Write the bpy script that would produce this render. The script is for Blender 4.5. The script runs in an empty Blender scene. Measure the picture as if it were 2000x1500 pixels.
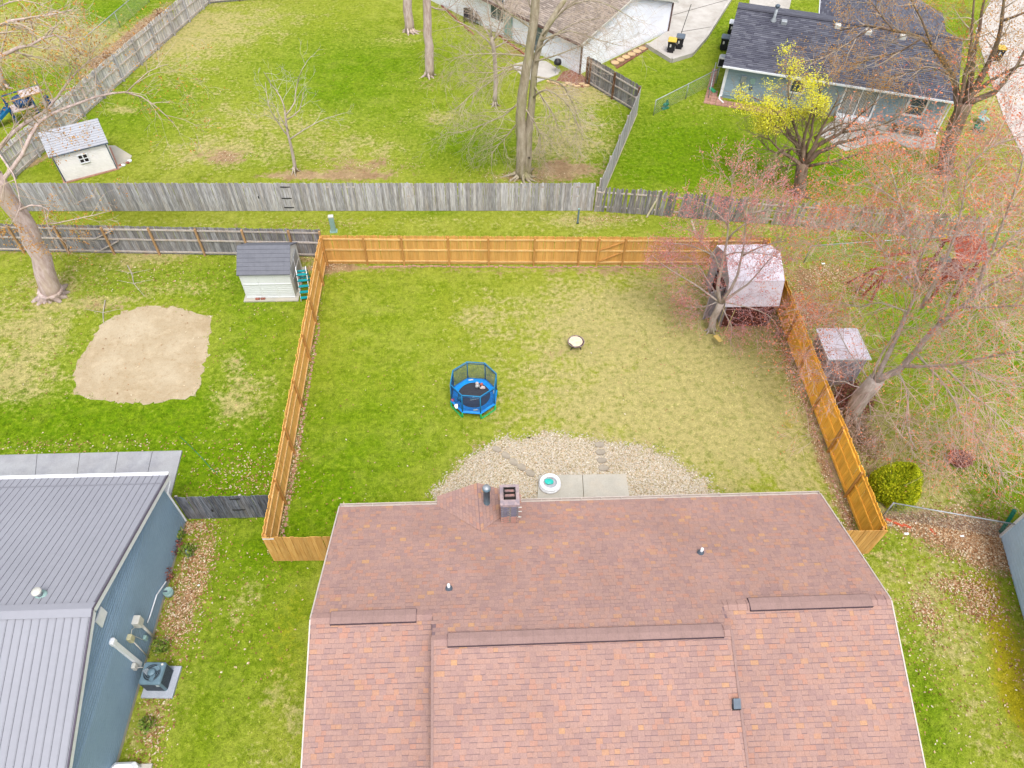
import bpy, math, random
import numpy as np
from mathutils import Vector, Matrix
random.seed(7)
rng = np.random.default_rng(7)
PI = math.pi
S = bpy.context.scene
COL = S.collection

# ---------------------------------------------------------------- camera
F = 1388.0; CAMZ = 25.0
R = np.array([[0.99904047, -0.02051562, 0.03869437],
              [-0.04052883, -0.76793009, 0.63925018],
              [0.01659996, -0.64020504, -0.76802471]])   # columns: right, down, forward
cd = bpy.data.cameras.new('camera'); cam = bpy.data.objects.new('camera', cd); COL.objects.link(cam)
cd.sensor_width = 36; cd.lens = F / 2000 * 36; cd.clip_start = .1; cd.clip_end = 6000
m = Matrix.Identity(4)
for i in range(3):
    m[i][0] = R[i, 0]; m[i][1] = -R[i, 1]; m[i][2] = -R[i, 2]
m[2][3] = CAMZ
cam.matrix_world = m
S.camera = cam
# ---------------------------------------------------------------- light: bright overcast day
SUN_EL, SUN_AZ = math.radians(65), math.radians(168)
w = bpy.data.worlds.new('World'); S.world = w; w.use_nodes = True
nt = w.node_tree; nt.nodes.clear()
sky = nt.nodes.new('ShaderNodeTexSky'); sky.sky_type = 'NISHITA'; sky.sun_disc = False
sky.sun_elevation = SUN_EL; sky.sun_rotation = SUN_AZ; sky.dust_density = 4; sky.air_density = 1.0
hs = nt.nodes.new('ShaderNodeHueSaturation'); hs.inputs['Saturation'].default_value = .25
bg = nt.nodes.new('ShaderNodeBackground'); bg.inputs['Strength'].default_value = .15
wo = nt.nodes.new('ShaderNodeOutputWorld')
nt.links.new(sky.outputs[0], hs.inputs['Color']); nt.links.new(hs.outputs[0], bg.inputs[0]); nt.links.new(bg.outputs[0], wo.inputs[0])
sl = bpy.data.lights.new('sun', 'SUN'); sl.energy = .8; sl.angle = math.radians(20); sl.color = (1, .965, .91)
sun = bpy.data.objects.new('sun', sl); COL.objects.link(sun)
sd = Vector((math.cos(SUN_EL) * math.sin(SUN_AZ), math.cos(SUN_EL) * math.cos(SUN_AZ), math.sin(SUN_EL)))
sun.rotation_euler = sd.to_track_quat('Z', 'Y').to_euler(); sun.location = (0, 0, 60)
S.view_settings.view_transform = 'Standard'; S.view_settings.look = 'None'
S.view_settings.gamma = 1; S.view_settings.use_curve_mapping = False
S.view_settings.exposure = 1.17

# ---------------------------------------------------------------- surveying: photo point -> place
def ray(px, py): return R @ np.array([px - 1000.0, py - 750.0, F])
def G(px, py, z=0.0):
    r = ray(px, py); t = (z - CAMZ) / r[2]
    return Vector((r[0] * t, r[1] * t, z))
def hitx(px, py, X):
    r = ray(px, py); t = X / r[0]
    return Vector((X, r[1] * t, CAMZ + r[2] * t))
def hit(px, py, p, n):
    r = Vector(ray(px, py)); c = Vector((0, 0, CAMZ)); n = Vector(n)
    t = (Vector(p) - c).dot(n) / r.dot(n)
    return c + r * t
def zat(x, y, px, py):
    r = ray(px, py); k = (x * r[0] + y * r[1]) / (r[0]**2 + r[1]**2)
    return CAMZ + k * r[2]

# ---------------------------------------------------------------- naming and linking
def tag(o, label=None, cat=None, group=None, kind=None):
    if label: o['label'] = label
    if cat: o['category'] = cat
    if group: o['group'] = group
    if kind: o['kind'] = kind
    return o
def thing(name, label, cat, loc=(0, 0, 0), rotz=0.0, group=None):
    o = bpy.data.objects.new(name, None); COL.objects.link(o)
    o.location = loc; o.rotation_euler = (0, 0, rotz); o.empty_display_size = .3
    return tag(o, label, cat, group)
def link(name, me, parent=None, loc=(0, 0, 0), rot=(0, 0, 0)):
    o = bpy.data.objects.new(name, me); COL.objects.link(o)
    o.location = loc; o.rotation_euler = rot
    if parent: o.parent = parent
    return o
class MB:
    def __init__(s): s.v = []; s.f = []; s.a = []; s.cur = 0.0
    def add(s, vs, fs):
        b = len(s.v); s.v += [tuple(v) for v in vs]
        for f in fs: s.f.append(tuple(i + b for i in f)); s.a.append(s.cur)
        return s
    def box(s, a, b):
        x0, y0, z0 = a; x1, y1, z1 = b
        return s.add([(x0,y0,z0),(x1,y0,z0),(x1,y1,z0),(x0,y1,z0),(x0,y0,z1),(x1,y0,z1),(x1,y1,z1),(x0,y1,z1)],
            [(3,2,1,0),(4,5,6,7),(0,1,5,4),(1,2,6,5),(2,3,7,6),(3,0,4,7)])
    def bev(s, a, b, c=.02):
        """box with chamfered vertical and top edges"""
        x0, y0, z0 = a; x1, y1, z1 = b
        def ring(i, z): return [(x0+c+i,y0+i,z),(x1-c-i,y0+i,z),(x1-i,y0+c+i,z),(x1-i,y1-c-i,z),(x1-c-i,y1-i,z),(x0+c+i,y1-i,z),(x0+i,y1-c-i,z),(x0+i,y0+c+i,z)]
        vs = ring(0, z0) + ring(0, z1 - c) + ring(c * .7, z1)
        fs = [tuple(range(7, -1, -1)), tuple(range(16, 24))]
        for r in (0, 8):
            for i in range(8):
                j = (i + 1) % 8; fs.append((r + i, r + j, r + 8 + j, r + 8 + i))
        return s.add(vs, fs)
    def obox(s, o, u, v, w):
        o, u, v, w = Vector(o), Vector(u), Vector(v), Vector(w)
        vs = [o, o+u, o+u+v, o+v, o+w, o+u+w, o+u+v+w, o+v+w]
        return s.add(vs, [(3,2,1,0),(4,5,6,7),(0,1,5,4),(1,2,6,5),(2,3,7,6),(3,0,4,7)])
    def bar(s, p, q, w, h, up=(0, 0, 1)):
        """beam from p to q, w wide, h thick"""
        p, q = Vector(p), Vector(q); d = (q - p).normalized(); up = Vector(up)
        sd_ = d.cross(up)
        if sd_.length < 1e-4: sd_ = d.cross(Vector((1, 0, 0)))
        sd_.normalize(); u2 = sd_.cross(d)
        return s.obox(p - sd_ * w / 2 - u2 * h / 2, q - p, sd_ * w, u2 * h)
    def prism(s, poly, z0, z1):
        n = len(poly)
        vs = [(p[0], p[1], z0) for p in poly] + [(p[0], p[1], z1) for p in poly]
        fs = [tuple(range(n - 1, -1, -1)), tuple(range(n, 2 * n))]
        for i in range(n):
            j = (i + 1) % n; fs.append((i, j, n + j, n + i))
        return s.add(vs, fs)
    def tube(s, pts, rad, n=6, cap=True, closed=False):
        pts = [Vector(p) for p in pts]; k = len(pts)
        if not hasattr(rad, '__len__'): rad = [rad] * k
        vs = []; ref = None
        for i, p in enumerate(pts):
            if closed: d = pts[(i + 1) % k] - pts[i - 1]
            else: d = pts[min(i + 1, k - 1)] - pts[max(i - 1, 0)]
            if d.length < 1e-9: d = Vector((0, 0, 1))
            d.normalize()
            if ref is None:
                ref = Vector((0, 0, 1)) if abs(d.z) < .9 else Vector((1, 0, 0))
            a = d.cross(ref).normalized(); b = d.cross(a).normalized(); ref = -b if False else ref
            if abs(d.dot(ref)) > .95: ref = a
            for j in range(n):
                t = 2 * PI * j / n
                vs.append(p + a * math.cos(t) * rad[i] + b * math.sin(t) * rad[i])
        fs = []
        for i in range(k if closed else k - 1):
            i2 = (i + 1) % k
            for j in range(n):
                j2 = (j + 1) % n; fs.append((i*n+j, i*n+j2, i2*n+j2, i2*n+j))
        if cap and not closed: fs += [tuple(range(n - 1, -1, -1)), tuple(range((k-1)*n, k*n))]
        return s.add(vs, fs)
    def lathe(s, prof, c=(0, 0, 0), n=20, sx=1, sy=1):
        vs = []; k = len(prof)
        for r, z in prof:
            for j in range(n):
                t = 2 * PI * j / n; vs.append((c[0] + r * sx * math.cos(t), c[1] + r * sy * math.sin(t), c[2] + z))
        fs = []
        for i in range(k - 1):
            for j in range(n):
                j2 = (j + 1) % n; fs.append((i*n+j, i*n+j2, (i+1)*n+j2, (i+1)*n+j))
        if prof[0][0] > 1e-4: fs.append(tuple(range(n - 1, -1, -1)))
        if prof[-1][0] > 1e-4: fs.append(tuple(range((k-1)*n, k*n)))
        return s.add(vs, fs)
    def blob(s, c, r, n=8, sq=(1, 1, 1), jit=.12):
        vs = []; fs = []; rows = max(3, n // 2)
        vs.append((c[0], c[1], c[2] - r * sq[2]))
        for i in range(1, rows):
            ph = -PI / 2 + PI * i / rows
            for j in range(n):
                t = 2 * PI * j / n; q = r * (1 + random.uniform(-jit, jit))
                vs.append((c[0] + q*sq[0]*math.cos(ph)*math.cos(t), c[1] + q*sq[1]*math.cos(ph)*math.sin(t), c[2] + q*sq[2]*math.sin(ph)))
        vs.append((c[0], c[1], c[2] + r * sq[2]))
        for j in range(n): fs.append((0, 1 + (j+1) % n, 1 + j))
        for i in range(rows - 2):
            for j in range(n):
                a = 1 + i*n; fs.append((a+j, a+(j+1) % n, a+n+(j+1) % n, a+n+j))
        a = 1 + (rows-2)*n; e = len(vs) - 1
        for j in range(n): fs.append((a+j, a+(j+1) % n, e))
        return s.add(vs, fs)
    def mesh(s, name, mat, smooth=False, attr=False):
        me = bpy.data.meshes.new(name); me.from_pydata(s.v, [], s.f)
        for mm in (mat if isinstance(mat, (list, tuple)) else [mat]): me.materials.append(mm)
        if attr:
            at = me.attributes.new('rnd', 'FLOAT', 'FACE'); at.data.foreach_set('value', s.a)
        if smooth: me.polygons.foreach_set('use_smooth', [True] * len(me.polygons))
        return me
    def build(s, name, mat, parent=None, smooth=False, attr=False, loc=(0, 0, 0), rot=(0, 0, 0)):
        return link(name, s.mesh(name, mat, smooth, attr), parent, loc, rot)

# ---------------------------------------------------------------- materials
def srgb(r, g, b, k=1.0):
    def c(x):
        x /= 255.0
        return k * (x / 12.92 if x <= .04045 else ((x + .055) / 1.055) ** 2.4)
    return (c(r), c(g), c(b), 1)
class NT:
    def __init__(s, name, rough=.8, spec=.3, metal=0.0):
        s.m = bpy.data.materials.new(name); s.m.use_nodes = True; s.t = s.m.node_tree
        s.b = s.t.nodes['Principled BSDF']; s.b.inputs['Roughness'].default_value = rough
        s.b.inputs['Specular IOR Level'].default_value = spec; s.b.inputs['Metallic'].default_value = metal
    def n(s, typ, **kw):
        nd = s.t.nodes.new(typ)
        for k, v in kw.items():
            if hasattr(nd, k) and not k.startswith('i_'): setattr(nd, k, v)
            else: s.set(nd.inputs[k[2:].replace('_', ' ')], v)
        return nd
    def set(s, sock, v):
        if isinstance(v, bpy.types.NodeSocket): s.t.links.new(v, sock)
        elif isinstance(v, bpy.types.Node): s.t.links.new(v.outputs[0], sock)
        else: sock.default_value = v
    def pos(s, kind='Object', scale=(1, 1, 1)):
        tc = s.t.nodes.new('ShaderNodeTexCoord')
        if kind == 'World': out = s.t.nodes.new('ShaderNodeNewGeometry').outputs['Position']
        else: out = tc.outputs[kind]
        mp = s.t.nodes.new('ShaderNodeMapping'); mp.inputs['Scale'].default_value = scale
        s.t.links.new(out, mp.inputs[0]); return mp.outputs[0]
    def noise(s, vec, scale, detail=4, rough=.6, fac=True):
        nd = s.t.nodes.new('ShaderNodeTexNoise'); s.t.links.new(vec, nd.inputs['Vector'])
        nd.inputs['Scale'].default_value = scale; nd.inputs['Detail'].default_value = detail; nd.inputs['Roughness'].default_value = rough
        return nd.outputs['Fac'] if fac else nd.outputs['Color']
    def vor(s, vec, scale, out='Distance'):
        nd = s.t.nodes.new('ShaderNodeTexVoronoi'); s.t.links.new(vec, nd.inputs['Vector']); nd.inputs['Scale'].default_value = scale
        return nd.outputs[out]
    def math(s, op, a, b=0.0, clamp=False):
        nd = s.t.nodes.new('ShaderNodeMath'); nd.operation = op; nd.use_clamp = clamp
        s.set(nd.inputs[0], a); s.set(nd.inputs[1], b); return nd.outputs[0]
    def rng(s, x, a, b, c=0.0, d=1.0, smooth=False):
        nd = s.t.nodes.new('ShaderNodeMapRange'); nd.interpolation_type = 'SMOOTHSTEP' if smooth else 'LINEAR'
        for i, v in enumerate((x, a, b, c, d)): s.set(nd.inputs[i], v)
        return nd.outputs[0]
    def mix(s, f, a, b, mode='MIX'):
        nd = s.t.nodes.new('ShaderNodeMix'); nd.data_type = 'RGBA'; nd.blend_type = mode; nd.clamp_factor = True
        s.set(nd.inputs[0], f); s.set(nd.inputs[6], a); s.set(nd.inputs[7], b); return nd.outputs[2]
    def ramp(s, f, stops, const=False):
        nd = s.t.nodes.new('ShaderNodeValToRGB'); s.set(nd.inputs[0], f); e = nd.color_ramp.elements
        if const: nd.color_ramp.interpolation = 'CONSTANT'
        while len(e) < len(stops): e.new(.5)
        for i, (p, c) in enumerate(stops): e[i].position = p; e[i].color = c
        return nd.outputs[0]
    def scale(s, col, f):
        nd = s.t.nodes.new('ShaderNodeVectorMath'); nd.operation = 'SCALE'; s.set(nd.inputs[0], col); s.set(nd.inputs['Scale'], f)
        return nd.outputs[0]
    def bump(s, h, strength=.3, dist=.02):
        nd = s.t.nodes.new('ShaderNodeBump'); nd.inputs['Strength'].default_value = strength; nd.inputs['Distance'].default_value = dist
        s.t.links.new(h, nd.inputs['Height']); s.t.links.new(nd.outputs[0], s.b.inputs['Normal'])
    def out(s, col): s.set(s.b.inputs['Base Color'], col); return s.m
def mat(name, c1, c2=None, scale=4, rough=.75, rnd=0.0, bump=0.0, stretch=(1, 1, 1), grain=.12, spec=.3, metal=0.0, coords='Object'):
    """general surface: two tones in broad blotches, fine grain, brightness that varies from piece to piece"""
    t = NT(name, rough, spec, metal); v = t.pos(coords, stretch)
    c2 = c2 or tuple(x * .78 for x in c1[:3]) + (1,)
    n1 = t.noise(v, scale, 5); n2 = t.noise(v, scale * 9, 3)
    c = t.mix(t.rng(n1, .35, .65), c1, c2)
    f = t.rng(n2, .25, .75, 1 - grain, 1 + grain)
    if rnd:
        oi = t.t.nodes.new('ShaderNodeObjectInfo')
        f = t.math('MULTIPLY', f, t.rng(oi.outputs['Random'], 0.0, 1.0, 1 - rnd, 1 + rnd))
    c = t.scale(c, f)
    if bump: t.bump(n2, bump, .02)
    return t.out(c)
K = .62
def c_(r, g, b, k=K): return srgb(r, g, b, k)
def wood(name, ca, cb, cc, rnd=.18, rough=.85):
    t = NT(name, rough, .2); oi = t.t.nodes.new('ShaderNodeObjectInfo')
    v = t.pos('Object', (14, 14, 1.2)); off = t.n('ShaderNodeVectorMath', operation='ADD')
    t.set(off.inputs[0], v); sc = t.scale(oi.outputs['Random'], 60.0)
    cmb = t.n('ShaderNodeCombineXYZ'); t.set(cmb.inputs[0], t.math('MULTIPLY', oi.outputs['Random'], 83.0)); t.set(cmb.inputs[2], t.math('MULTIPLY', oi.outputs['Random'], 37.0))
    t.set(off.inputs[1], cmb.outputs[0])
    g = t.noise(off.outputs[0], 1.6, 5, .65); b = t.noise(off.outputs[0], .25, 3)
    pick = t.math('FRACT', t.math('MULTIPLY', oi.outputs['Random'], 17.3))
    c = t.mix(t.rng(g, .38, .62), ca, cb)
    c = t.mix(t.math('MULTIPLY', t.rng(b, .45, .7), .55), c, cc)
    c = t.scale(c, t.rng(pick, 0.0, 1.0, 1 - rnd, 1 + rnd))
    t.bump(g, .35, .01)
    return t.out(c)
CEDAR = wood('cedar_boards', c_(236,184,108), c_(226,168,88), c_(210,150,82), .11)
CEDAR2 = wood('cedar_frame_lumber', c_(222,168,98), c_(204,148,80), c_(184,130,74), .08)
CEDAR3 = wood('cedar_rails', c_(250,212,150), c_(240,190,120), c_(222,168,104), .08)
CEDAR_W = wood('cedar_boards_warm_brightened', c_(250,192,84,.95), c_(240,172,62,.95), c_(214,150,66,.95), .12)  # warm hue, brightened to offset the weak light on the right run
CEDAR_L = wood('cedar_boards_left_brightened', c_(240,188,112,.85), c_(230,168,88,.85), c_(214,152,84,.85), .09)  # same cedar with colour lifted against the dim light on the left run
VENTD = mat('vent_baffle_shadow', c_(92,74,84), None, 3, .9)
CEDAR_F = wood('cedar_front_boards', c_(238,190,116), c_(222,164,88), c_(196,138,76), .14)
GREYW = wood('weathered_grey_boards', c_(212,210,214), c_(160,158,162), c_(180,162,138), .3)
GREYL = wood('brightened_grey_boards', c_(236,232,232,.72), c_(184,180,182,.72), c_(200,176,148,.72), .3)  # grey boards lightened in colour because the diagonal fence is dimly lit
GREYD = wood('darker_weathered_boards', c_(170,168,170), c_(122,120,124), c_(150,132,108), .3)
GREYM = wood('mossy_weathered_boards', c_(196,190,176), c_(146,140,124), c_(142,144,84), .26)
GREYR = wood('weathered_rails', c_(222,212,206), c_(190,180,172), c_(186,158,130), .15)
POSTW = wood('treated_posts', c_(214,174,128), c_(184,144,102), c_(150,116,84), .12)
CHARW = wood('dark_gate_boards', c_(136,140,152), c_(84,88,100), c_(150,136,120), .36)
RUSTP = wood('brown_weathered_posts', c_(150,112,84), c_(108,76,54), c_(90,60,40), .15)

def grass_mat(name, tuft=False):
    t = NT(name, .95, .08); v = t.pos('World')
    at = t.n('ShaderNodeAttribute', attribute_name='soil'); sp = t.n('ShaderNodeSeparateColor'); t.set(sp.inputs[0], at.outputs['Color'])
    dry, dirt, lush, moss = sp.outputs[0], sp.outputs[1], sp.outputs[2], at.outputs['Alpha']
    n0 = t.noise(v, .22, 4); n1 = t.noise(v, .9, 5, .65); n2 = t.noise(v, 4.5, 5, .7); n3 = t.noise(v, 22, 3, .7)
    mid = t.mix(t.rng(n0, .35, .65), c_(158,168,52), c_(170,176,74))
    mid = t.mix(t.rng(n1, .42, .62), mid, c_(142,158,36))
    # lush
    c = t.mix(t.math('MULTIPLY', lush, t.rng(n1, .3, .6, .55, 1.0)), mid, t.mix(t.rng(n2, .4, .65), c_(104,142,10), c_(128,156,18)))
    d = t.math('ADD', dry, t.math('MULTIPLY', t.math('SUBTRACT', n1, .52), 1.6))
    d = t.math('ADD', d, t.math('MULTIPLY', t.math('SUBTRACT', n2, .5), 1.7))
    nb = t.noise(v, .42, 5, .7); d = t.math('ADD', d, t.math('MULTIPLY', t.math('SUBTRACT', nb, .5), 1.3))
    c = t.mix(t.rng(d, .1, 1.15, 0, .72, True), c, t.mix(t.rng(n2, .35, .7), c_(162,166,58), c_(184,178,98)))
    # straw-coloured dead grass
    s2 = t.math('ADD', t.math('MULTIPLY', dry, .4), t.math('ADD', t.math('MULTIPLY', n2, .55), t.math('MULTIPLY', n1, .5)))
    s2 = t.math('SUBTRACT', s2, t.math('MULTIPLY', lush, .06))
    c = t.mix(t.rng(s2, .64, .80, 0, .7, True), c, c_(200,184,130))
    dk = t.noise(v, 2.6, 4, .7)
    c = t.mix(t.rng(dk, .50, .64, 0, t.math('ADD', .35, t.math('MULTIPLY', lush, .3)), True), c, c_(104,130,14))
    ms = t.math('ADD', moss, t.math('MULTIPLY', t.math('SUBTRACT', n2, .5), .9))
    c = t.mix(t.rng(ms, .35, .8, 0, .8, True), c, c_(176,160,20))
    if not tuft:
        e = t.math('ADD', dirt, t.math('MULTIPLY', t.math('SUBTRACT', n2, .5), 1.5))
        e = t.math('ADD', e, t.math('MULTIPLY', t.math('SUBTRACT', n1, .5), 1.5))
        c = t.mix(t.rng(e, .3, .8, 0, .92, True), c, t.mix(t.rng(n1, .35, .65), c_(196,168,134), c_(160,126,98)))
    c = t.scale(c, t.rng(n3, .3, .7, .68 if not tuft else .8, 1.25))
    c = t.scale(c, t.rng(n2, .3, .7, .76, 1.2))
    if tuft:
        oi = t.n('ShaderNodeAttribute', attribute_name='rnd')
        c = t.scale(c, t.rng(oi.outputs['Fac'], 0.0, 1.0, .72, 1.4))
    else:
        t.bump(t.math('ADD', n3, t.math('MULTIPLY', n2, 2.0)), .5, .05)
    return t.out(c)
GRASS = grass_mat('lawn_grass'); TUFT = grass_mat('grass_blades', True)

def concrete(name, a, b, stain, cell=.6):
    t = NT(name, .9, .2); v = t.pos('Object')
    n = t.noise(v, 1.1, 6, .65); n2 = t.noise(v, 28, 3); n3 = t.noise(v, .45, 5, .7)
    c = t.mix(t.rng(n, .35, .65), a, b)
    c = t.mix(t.rng(n3, .5, .68, 0, .7), c, stain)
    c = t.scale(c, t.rng(n2, .3, .7, .92, 1.07)); t.bump(n2, .15, .01)
    return t.out(c)
CONC = concrete('patio_concrete', c_(204,198,186), c_(190,186,174), c_(214,200,180))
CONC_L = concrete('grey_slab_concrete', c_(186,188,192), c_(172,172,176), c_(146,146,158))
CONC_W = concrete('driveway_concrete', c_(214,208,202), c_(196,190,182), c_(176,168,158))
ROADC = concrete('road_concrete', c_(220,212,206), c_(206,198,190), c_(186,180,172))
SAND = None
t = NT('bare_packed_soil', .95, .1); v = t.pos('World')
n1 = t.noise(v, .5, 5, .6); n2 = t.noise(v, 5, 5, .7); n3 = t.noise(v, 30, 3)
c = t.mix(t.rng(n1, .35, .65), c_(202,186,158), c_(184,164,132)); c = t.mix(t.rng(n2, .52, .7, 0, .6), c, c_(168,140,102)); n4 = t.noise(v, 1.7, 5, .7); c = t.mix(t.rng(n4, .5, .64, 0, .5), c, c_(214,196,166))
c = t.scale(c, t.rng(n3, .3, .7, .85, 1.12)); t.bump(n2, .3, .03); SAND = t.out(c)
t = NT('gravel_bed_soil', .95, .1); v = t.pos('World')
n2 = t.noise(v, 9, 5, .7); c = t.mix(t.rng(n2, .4, .6), c_(198,182,150), c_(150,140,104)); t.bump(n2, .5, .03); GRAVB = t.out(c)
def ramp_attr(name, stops, rough=.85, grain=25, gamp=.12, coords='Object', spec=.2, broad=.08):
    t = NT(name, rough, spec); a = t.n('ShaderNodeAttribute', attribute_name='rnd')
    v = t.pos(coords); n = t.noise(v, grain, 3); n1 = t.noise(v, .5, 4)
    c = t.ramp(a.outputs['Fac'], stops)
    c = t.scale(c, t.math('MULTIPLY', t.rng(n, .3, .7, 1 - gamp, 1 + gamp), t.rng(n1, .3, .7, 1 - broad, 1 + broad))); t.bump(n, .2, .01)
    return t.out(c)
SHING = ramp_attr('red_brown_asphalt_shingles', [(0, c_(168,136,131)), (.25, c_(175,142,134)), (.5, c_(180,146,136)), (.78, c_(183,145,132)), (.90, c_(188,142,126)), (.95, c_(192,149,124)), (1, c_(204,159,121))], spec=.15)
DECK = mat('shingle_underlayer', c_(144,120,124), c_(134,110,114), 3, .9)
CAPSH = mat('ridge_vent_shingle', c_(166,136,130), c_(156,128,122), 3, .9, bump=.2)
SLATE = ramp_attr('charcoal_blue_shingles', [(0, c_(80,80,94)), (.35, c_(94,95,108)), (.7, c_(104,105,117)), (1, c_(118,119,130))], spec=.15)
SLDECK = mat('charcoal_underlayer', c_(80,80,92), None, 3, .9)
TAUPE = ramp_attr('weathered_taupe_shingles', [(0, c_(138,126,118)), (.4, c_(160,146,136)), (.8, c_(176,162,150)), (1, c_(190,176,166))], spec=.15)
TPDECK = mat('taupe_underlayer', c_(120,110,104), None, 3, .9)
GRSTONE = ramp_attr('river_gravel', [(0, c_(140,122,96)), (.25, c_(188,172,142)), (.5, c_(216,206,186)), (.75, c_(192,186,178)), (.93, c_(206,172,132)), (1, c_(244,238,228))], gamp=.1)
LEAF = ramp_attr('fallen_leaves', [(0, c_(128,84,54)), (.3, c_(176,124,84)), (.6, c_(206,166,124)), (.85, c_(226,200,164)), (1, c_(238,226,200))])
METALR = mat('lilac_grey_metal_roofing', c_(164,165,175), c_(159,160,170), .5, .6, grain=.03, spec=.25)
METALR2 = mat('metal_roof_ribs', c_(152,153,163), c_(148,149,159), 2, .6, grain=.03, spec=.25)
WHITE = mat('white_painted_trim', c_(244,246,250,.8), c_(232,234,240,.8), 3, .5, grain=.03)
OFFW = mat('off_white_plastic', c_(232,230,222), c_(214,212,204), 6, .5, grain=.04)
TANTRIM = mat('aluminium_gutter', c_(222,208,198), c_(206,192,184), 3, .45, grain=.04)
BLUES = mat('slate_blue_siding', c_(140,166,188,.75), c_(132,158,180,.75), .8, .6, grain=.05, spec=.3)
PBLUES = mat('pale_blue_siding', c_(166,190,204), c_(154,178,192), .8, .6, grain=.05)
EBLUES = mat('powder_blue_siding', c_(180,206,228,.95), c_(170,196,218,.95), .8, .6, grain=.05)
WSIDE = mat('white_vinyl_siding', c_(240,242,250,.85), c_(228,230,240,.85), .8, .55, grain=.03)
BRICK = mat('red_brick', c_(176,110,92), c_(150,88,74), 6, .85, rnd=.2, bump=.2)
BRICKP = mat('pinkish_pavers', c_(196,152,134), c_(172,128,112), 5, .85, rnd=.15, bump=.2)
MORTAR = mat('mortar', c_(170,160,150), None, 8, .9)
PAVER = mat('grey_stepping_stone', c_(182,172,156), c_(164,152,136), 5, .9, rnd=.08, bump=.2)
TANSTONE = mat('tan_round_stone', c_(228,196,150), c_(206,172,128), 5, .9, rnd=.08)
SHEDW = mat('pale_grey_resin_wall', c_(226,230,230,.75), c_(218,222,222,.75), 1.5, .5, grain=.03)
SHEDD = mat('grey_resin_door', c_(176,180,184), c_(168,172,176), 1.5, .5, grain=.03)
SHEDR = mat('charcoal_resin_roof', c_(118,120,130), c_(108,110,120), 3, .55, grain=.06)
SHEDR2 = mat('light_grey_ribbed_roof', c_(190,192,200), c_(182,184,192), 2, .5, grain=.05)
SHEDV = mat('ivory_vinyl_wall', c_(240,236,236,.85), c_(230,226,226,.85), 2, .55, grain=.04)
GALV = mat('galvanised_steel', c_(190,196,202), c_(164,170,178), 6, .4, grain=.06, spec=.5, metal=.3)
GALVP = mat('pale_tin_roofing', c_(240,232,242,.8), c_(222,214,226,.8), 1.3, .5, grain=.08, spec=.4)
DARK = mat('dark_opening', c_(44,38,36), None, 4, .8)
BLACKP = mat('black_plastic', c_(48,48,52), c_(40,40,44), 6, .5, grain=.05)
GREYP = mat('grey_plastic', c_(104,118,134), None, 6, .5, grain=.05)
YELP = mat('yellow_lid', c_(240,206,84), c_(228,190,70), 6, .5, grain=.04)
REDWALL = mat('barn_red_boards', c_(120,66,56), c_(96,54,46), 5, .85)
TEAL = mat('teal_plastic', c_(24,170,178), c_(18,150,160), 6, .4, grain=.04)
TURQ = mat('turquoise_water_toys', c_(60,214,198), c_(40,196,184), 8, .35, grain=.04)
ACM = mat('blue_grey_enamel', c_(118,146,160), c_(108,134,150), 5, .5, grain=.04)
ACD = mat('condenser_coil', c_(78,88,98), c_(66,74,84), 8, .6, grain=.1)
TBLUE = mat('blue_trampoline_pad', c_(20,140,226,.85), c_(12,122,210,.85), 8, .45, grain=.06)
TCYAN = mat('blue_foam_pole', c_(20,142,196), c_(14,124,180), 8, .5, grain=.05)
TGREEN = mat('bright_green_tube', c_(40,196,110), c_(30,176,96), 8, .4, grain=.05)
TMAT = mat('black_jump_mat', c_(64,66,74), c_(54,56,66), 12, .8, grain=.1)
GREENP = mat('green_plastic', c_(24,140,110), c_(20,124,96), 6, .45, grain=.05)
LTEAL = mat('pale_green_enamel', c_(168,200,196), c_(150,184,180), 5, .5, grain=.05)
REDW = wood('red_stained_lumber', c_(182,86,62), c_(154,64,48), c_(120,52,42), .1)
PBLUE = mat('navy_plastic', c_(18,84,140), c_(14,70,124), 6, .45, grain=.05)
PINKW = mat('sun_bleached_plastic', c_(226,208,204), c_(206,190,188), 6, .5)
YEL = mat('yellow_plastic', c_(240,200,20), None, 6, .4)
PURP = mat('purple_plastic', c_(150,126,200), None, 6, .4)
ORANGE = mat('terracotta', c_(176,92,70), c_(156,78,58), 5, .8)
ROPE = mat('yellow_rope', c_(220,200,140), None, 10, .8)
PALEW = wood('pale_new_board', c_(220,210,186), c_(200,190,164), c_(186,172,140), .1)
CURT = mat('window_glass_drapes', c_(124,140,150), c_(92,106,118), 3, .15, grain=.05, spec=.6)
GLASS = mat('dark_window_glass', c_(92,112,128), c_(70,88,104), 3, .12, grain=.04, spec=.6)
STICKW = mat('printed_label', c_(220,232,240), None, 20, .5)
t = NT('jagged_bark', .95, .1)
def bark(name, a, b, c3, sc=6):
    t = NT(name, .95, .1); v = t.pos('Object', (1, 1, .25))
    n = t.noise(v, sc, 6, .7); n2 = t.noise(v, sc * .3, 4)
    c = t.mix(t.rng(n, .38, .62), a, b); c = t.mix(t.rng(n2, .5, .66, 0, .6), c, c3); t.bump(n, .6, .03)
    return t.out(c)
BK_GREY = bark('pale_grey_bark', c_(222,206,196), c_(182,166,154), c_(184,180,146))
BK_MOSS = bark('mossy_grey_bark', c_(206,194,172), c_(168,154,130), c_(164,164,104))
BK_DARK = bark('dark_furrowed_bark', c_(168,144,126), c_(120,98,84), c_(150,138,100))
BK_SCALE = bark('pinkish_scaly_bark', c_(232,212,206), c_(192,168,160), c_(210,190,166))
TW_PALE = bark('pale_twigs', c_(214,206,200), c_(180,170,164), c_(190,180,156), 2)
TW_TAN = bark('tan_twigs', c_(220,202,186), c_(186,166,148), c_(176,162,130), 2)
TW_GREY = bark('grey_twigs', c_(232,206,200), c_(204,168,160), c_(230,166,144), 2)
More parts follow.
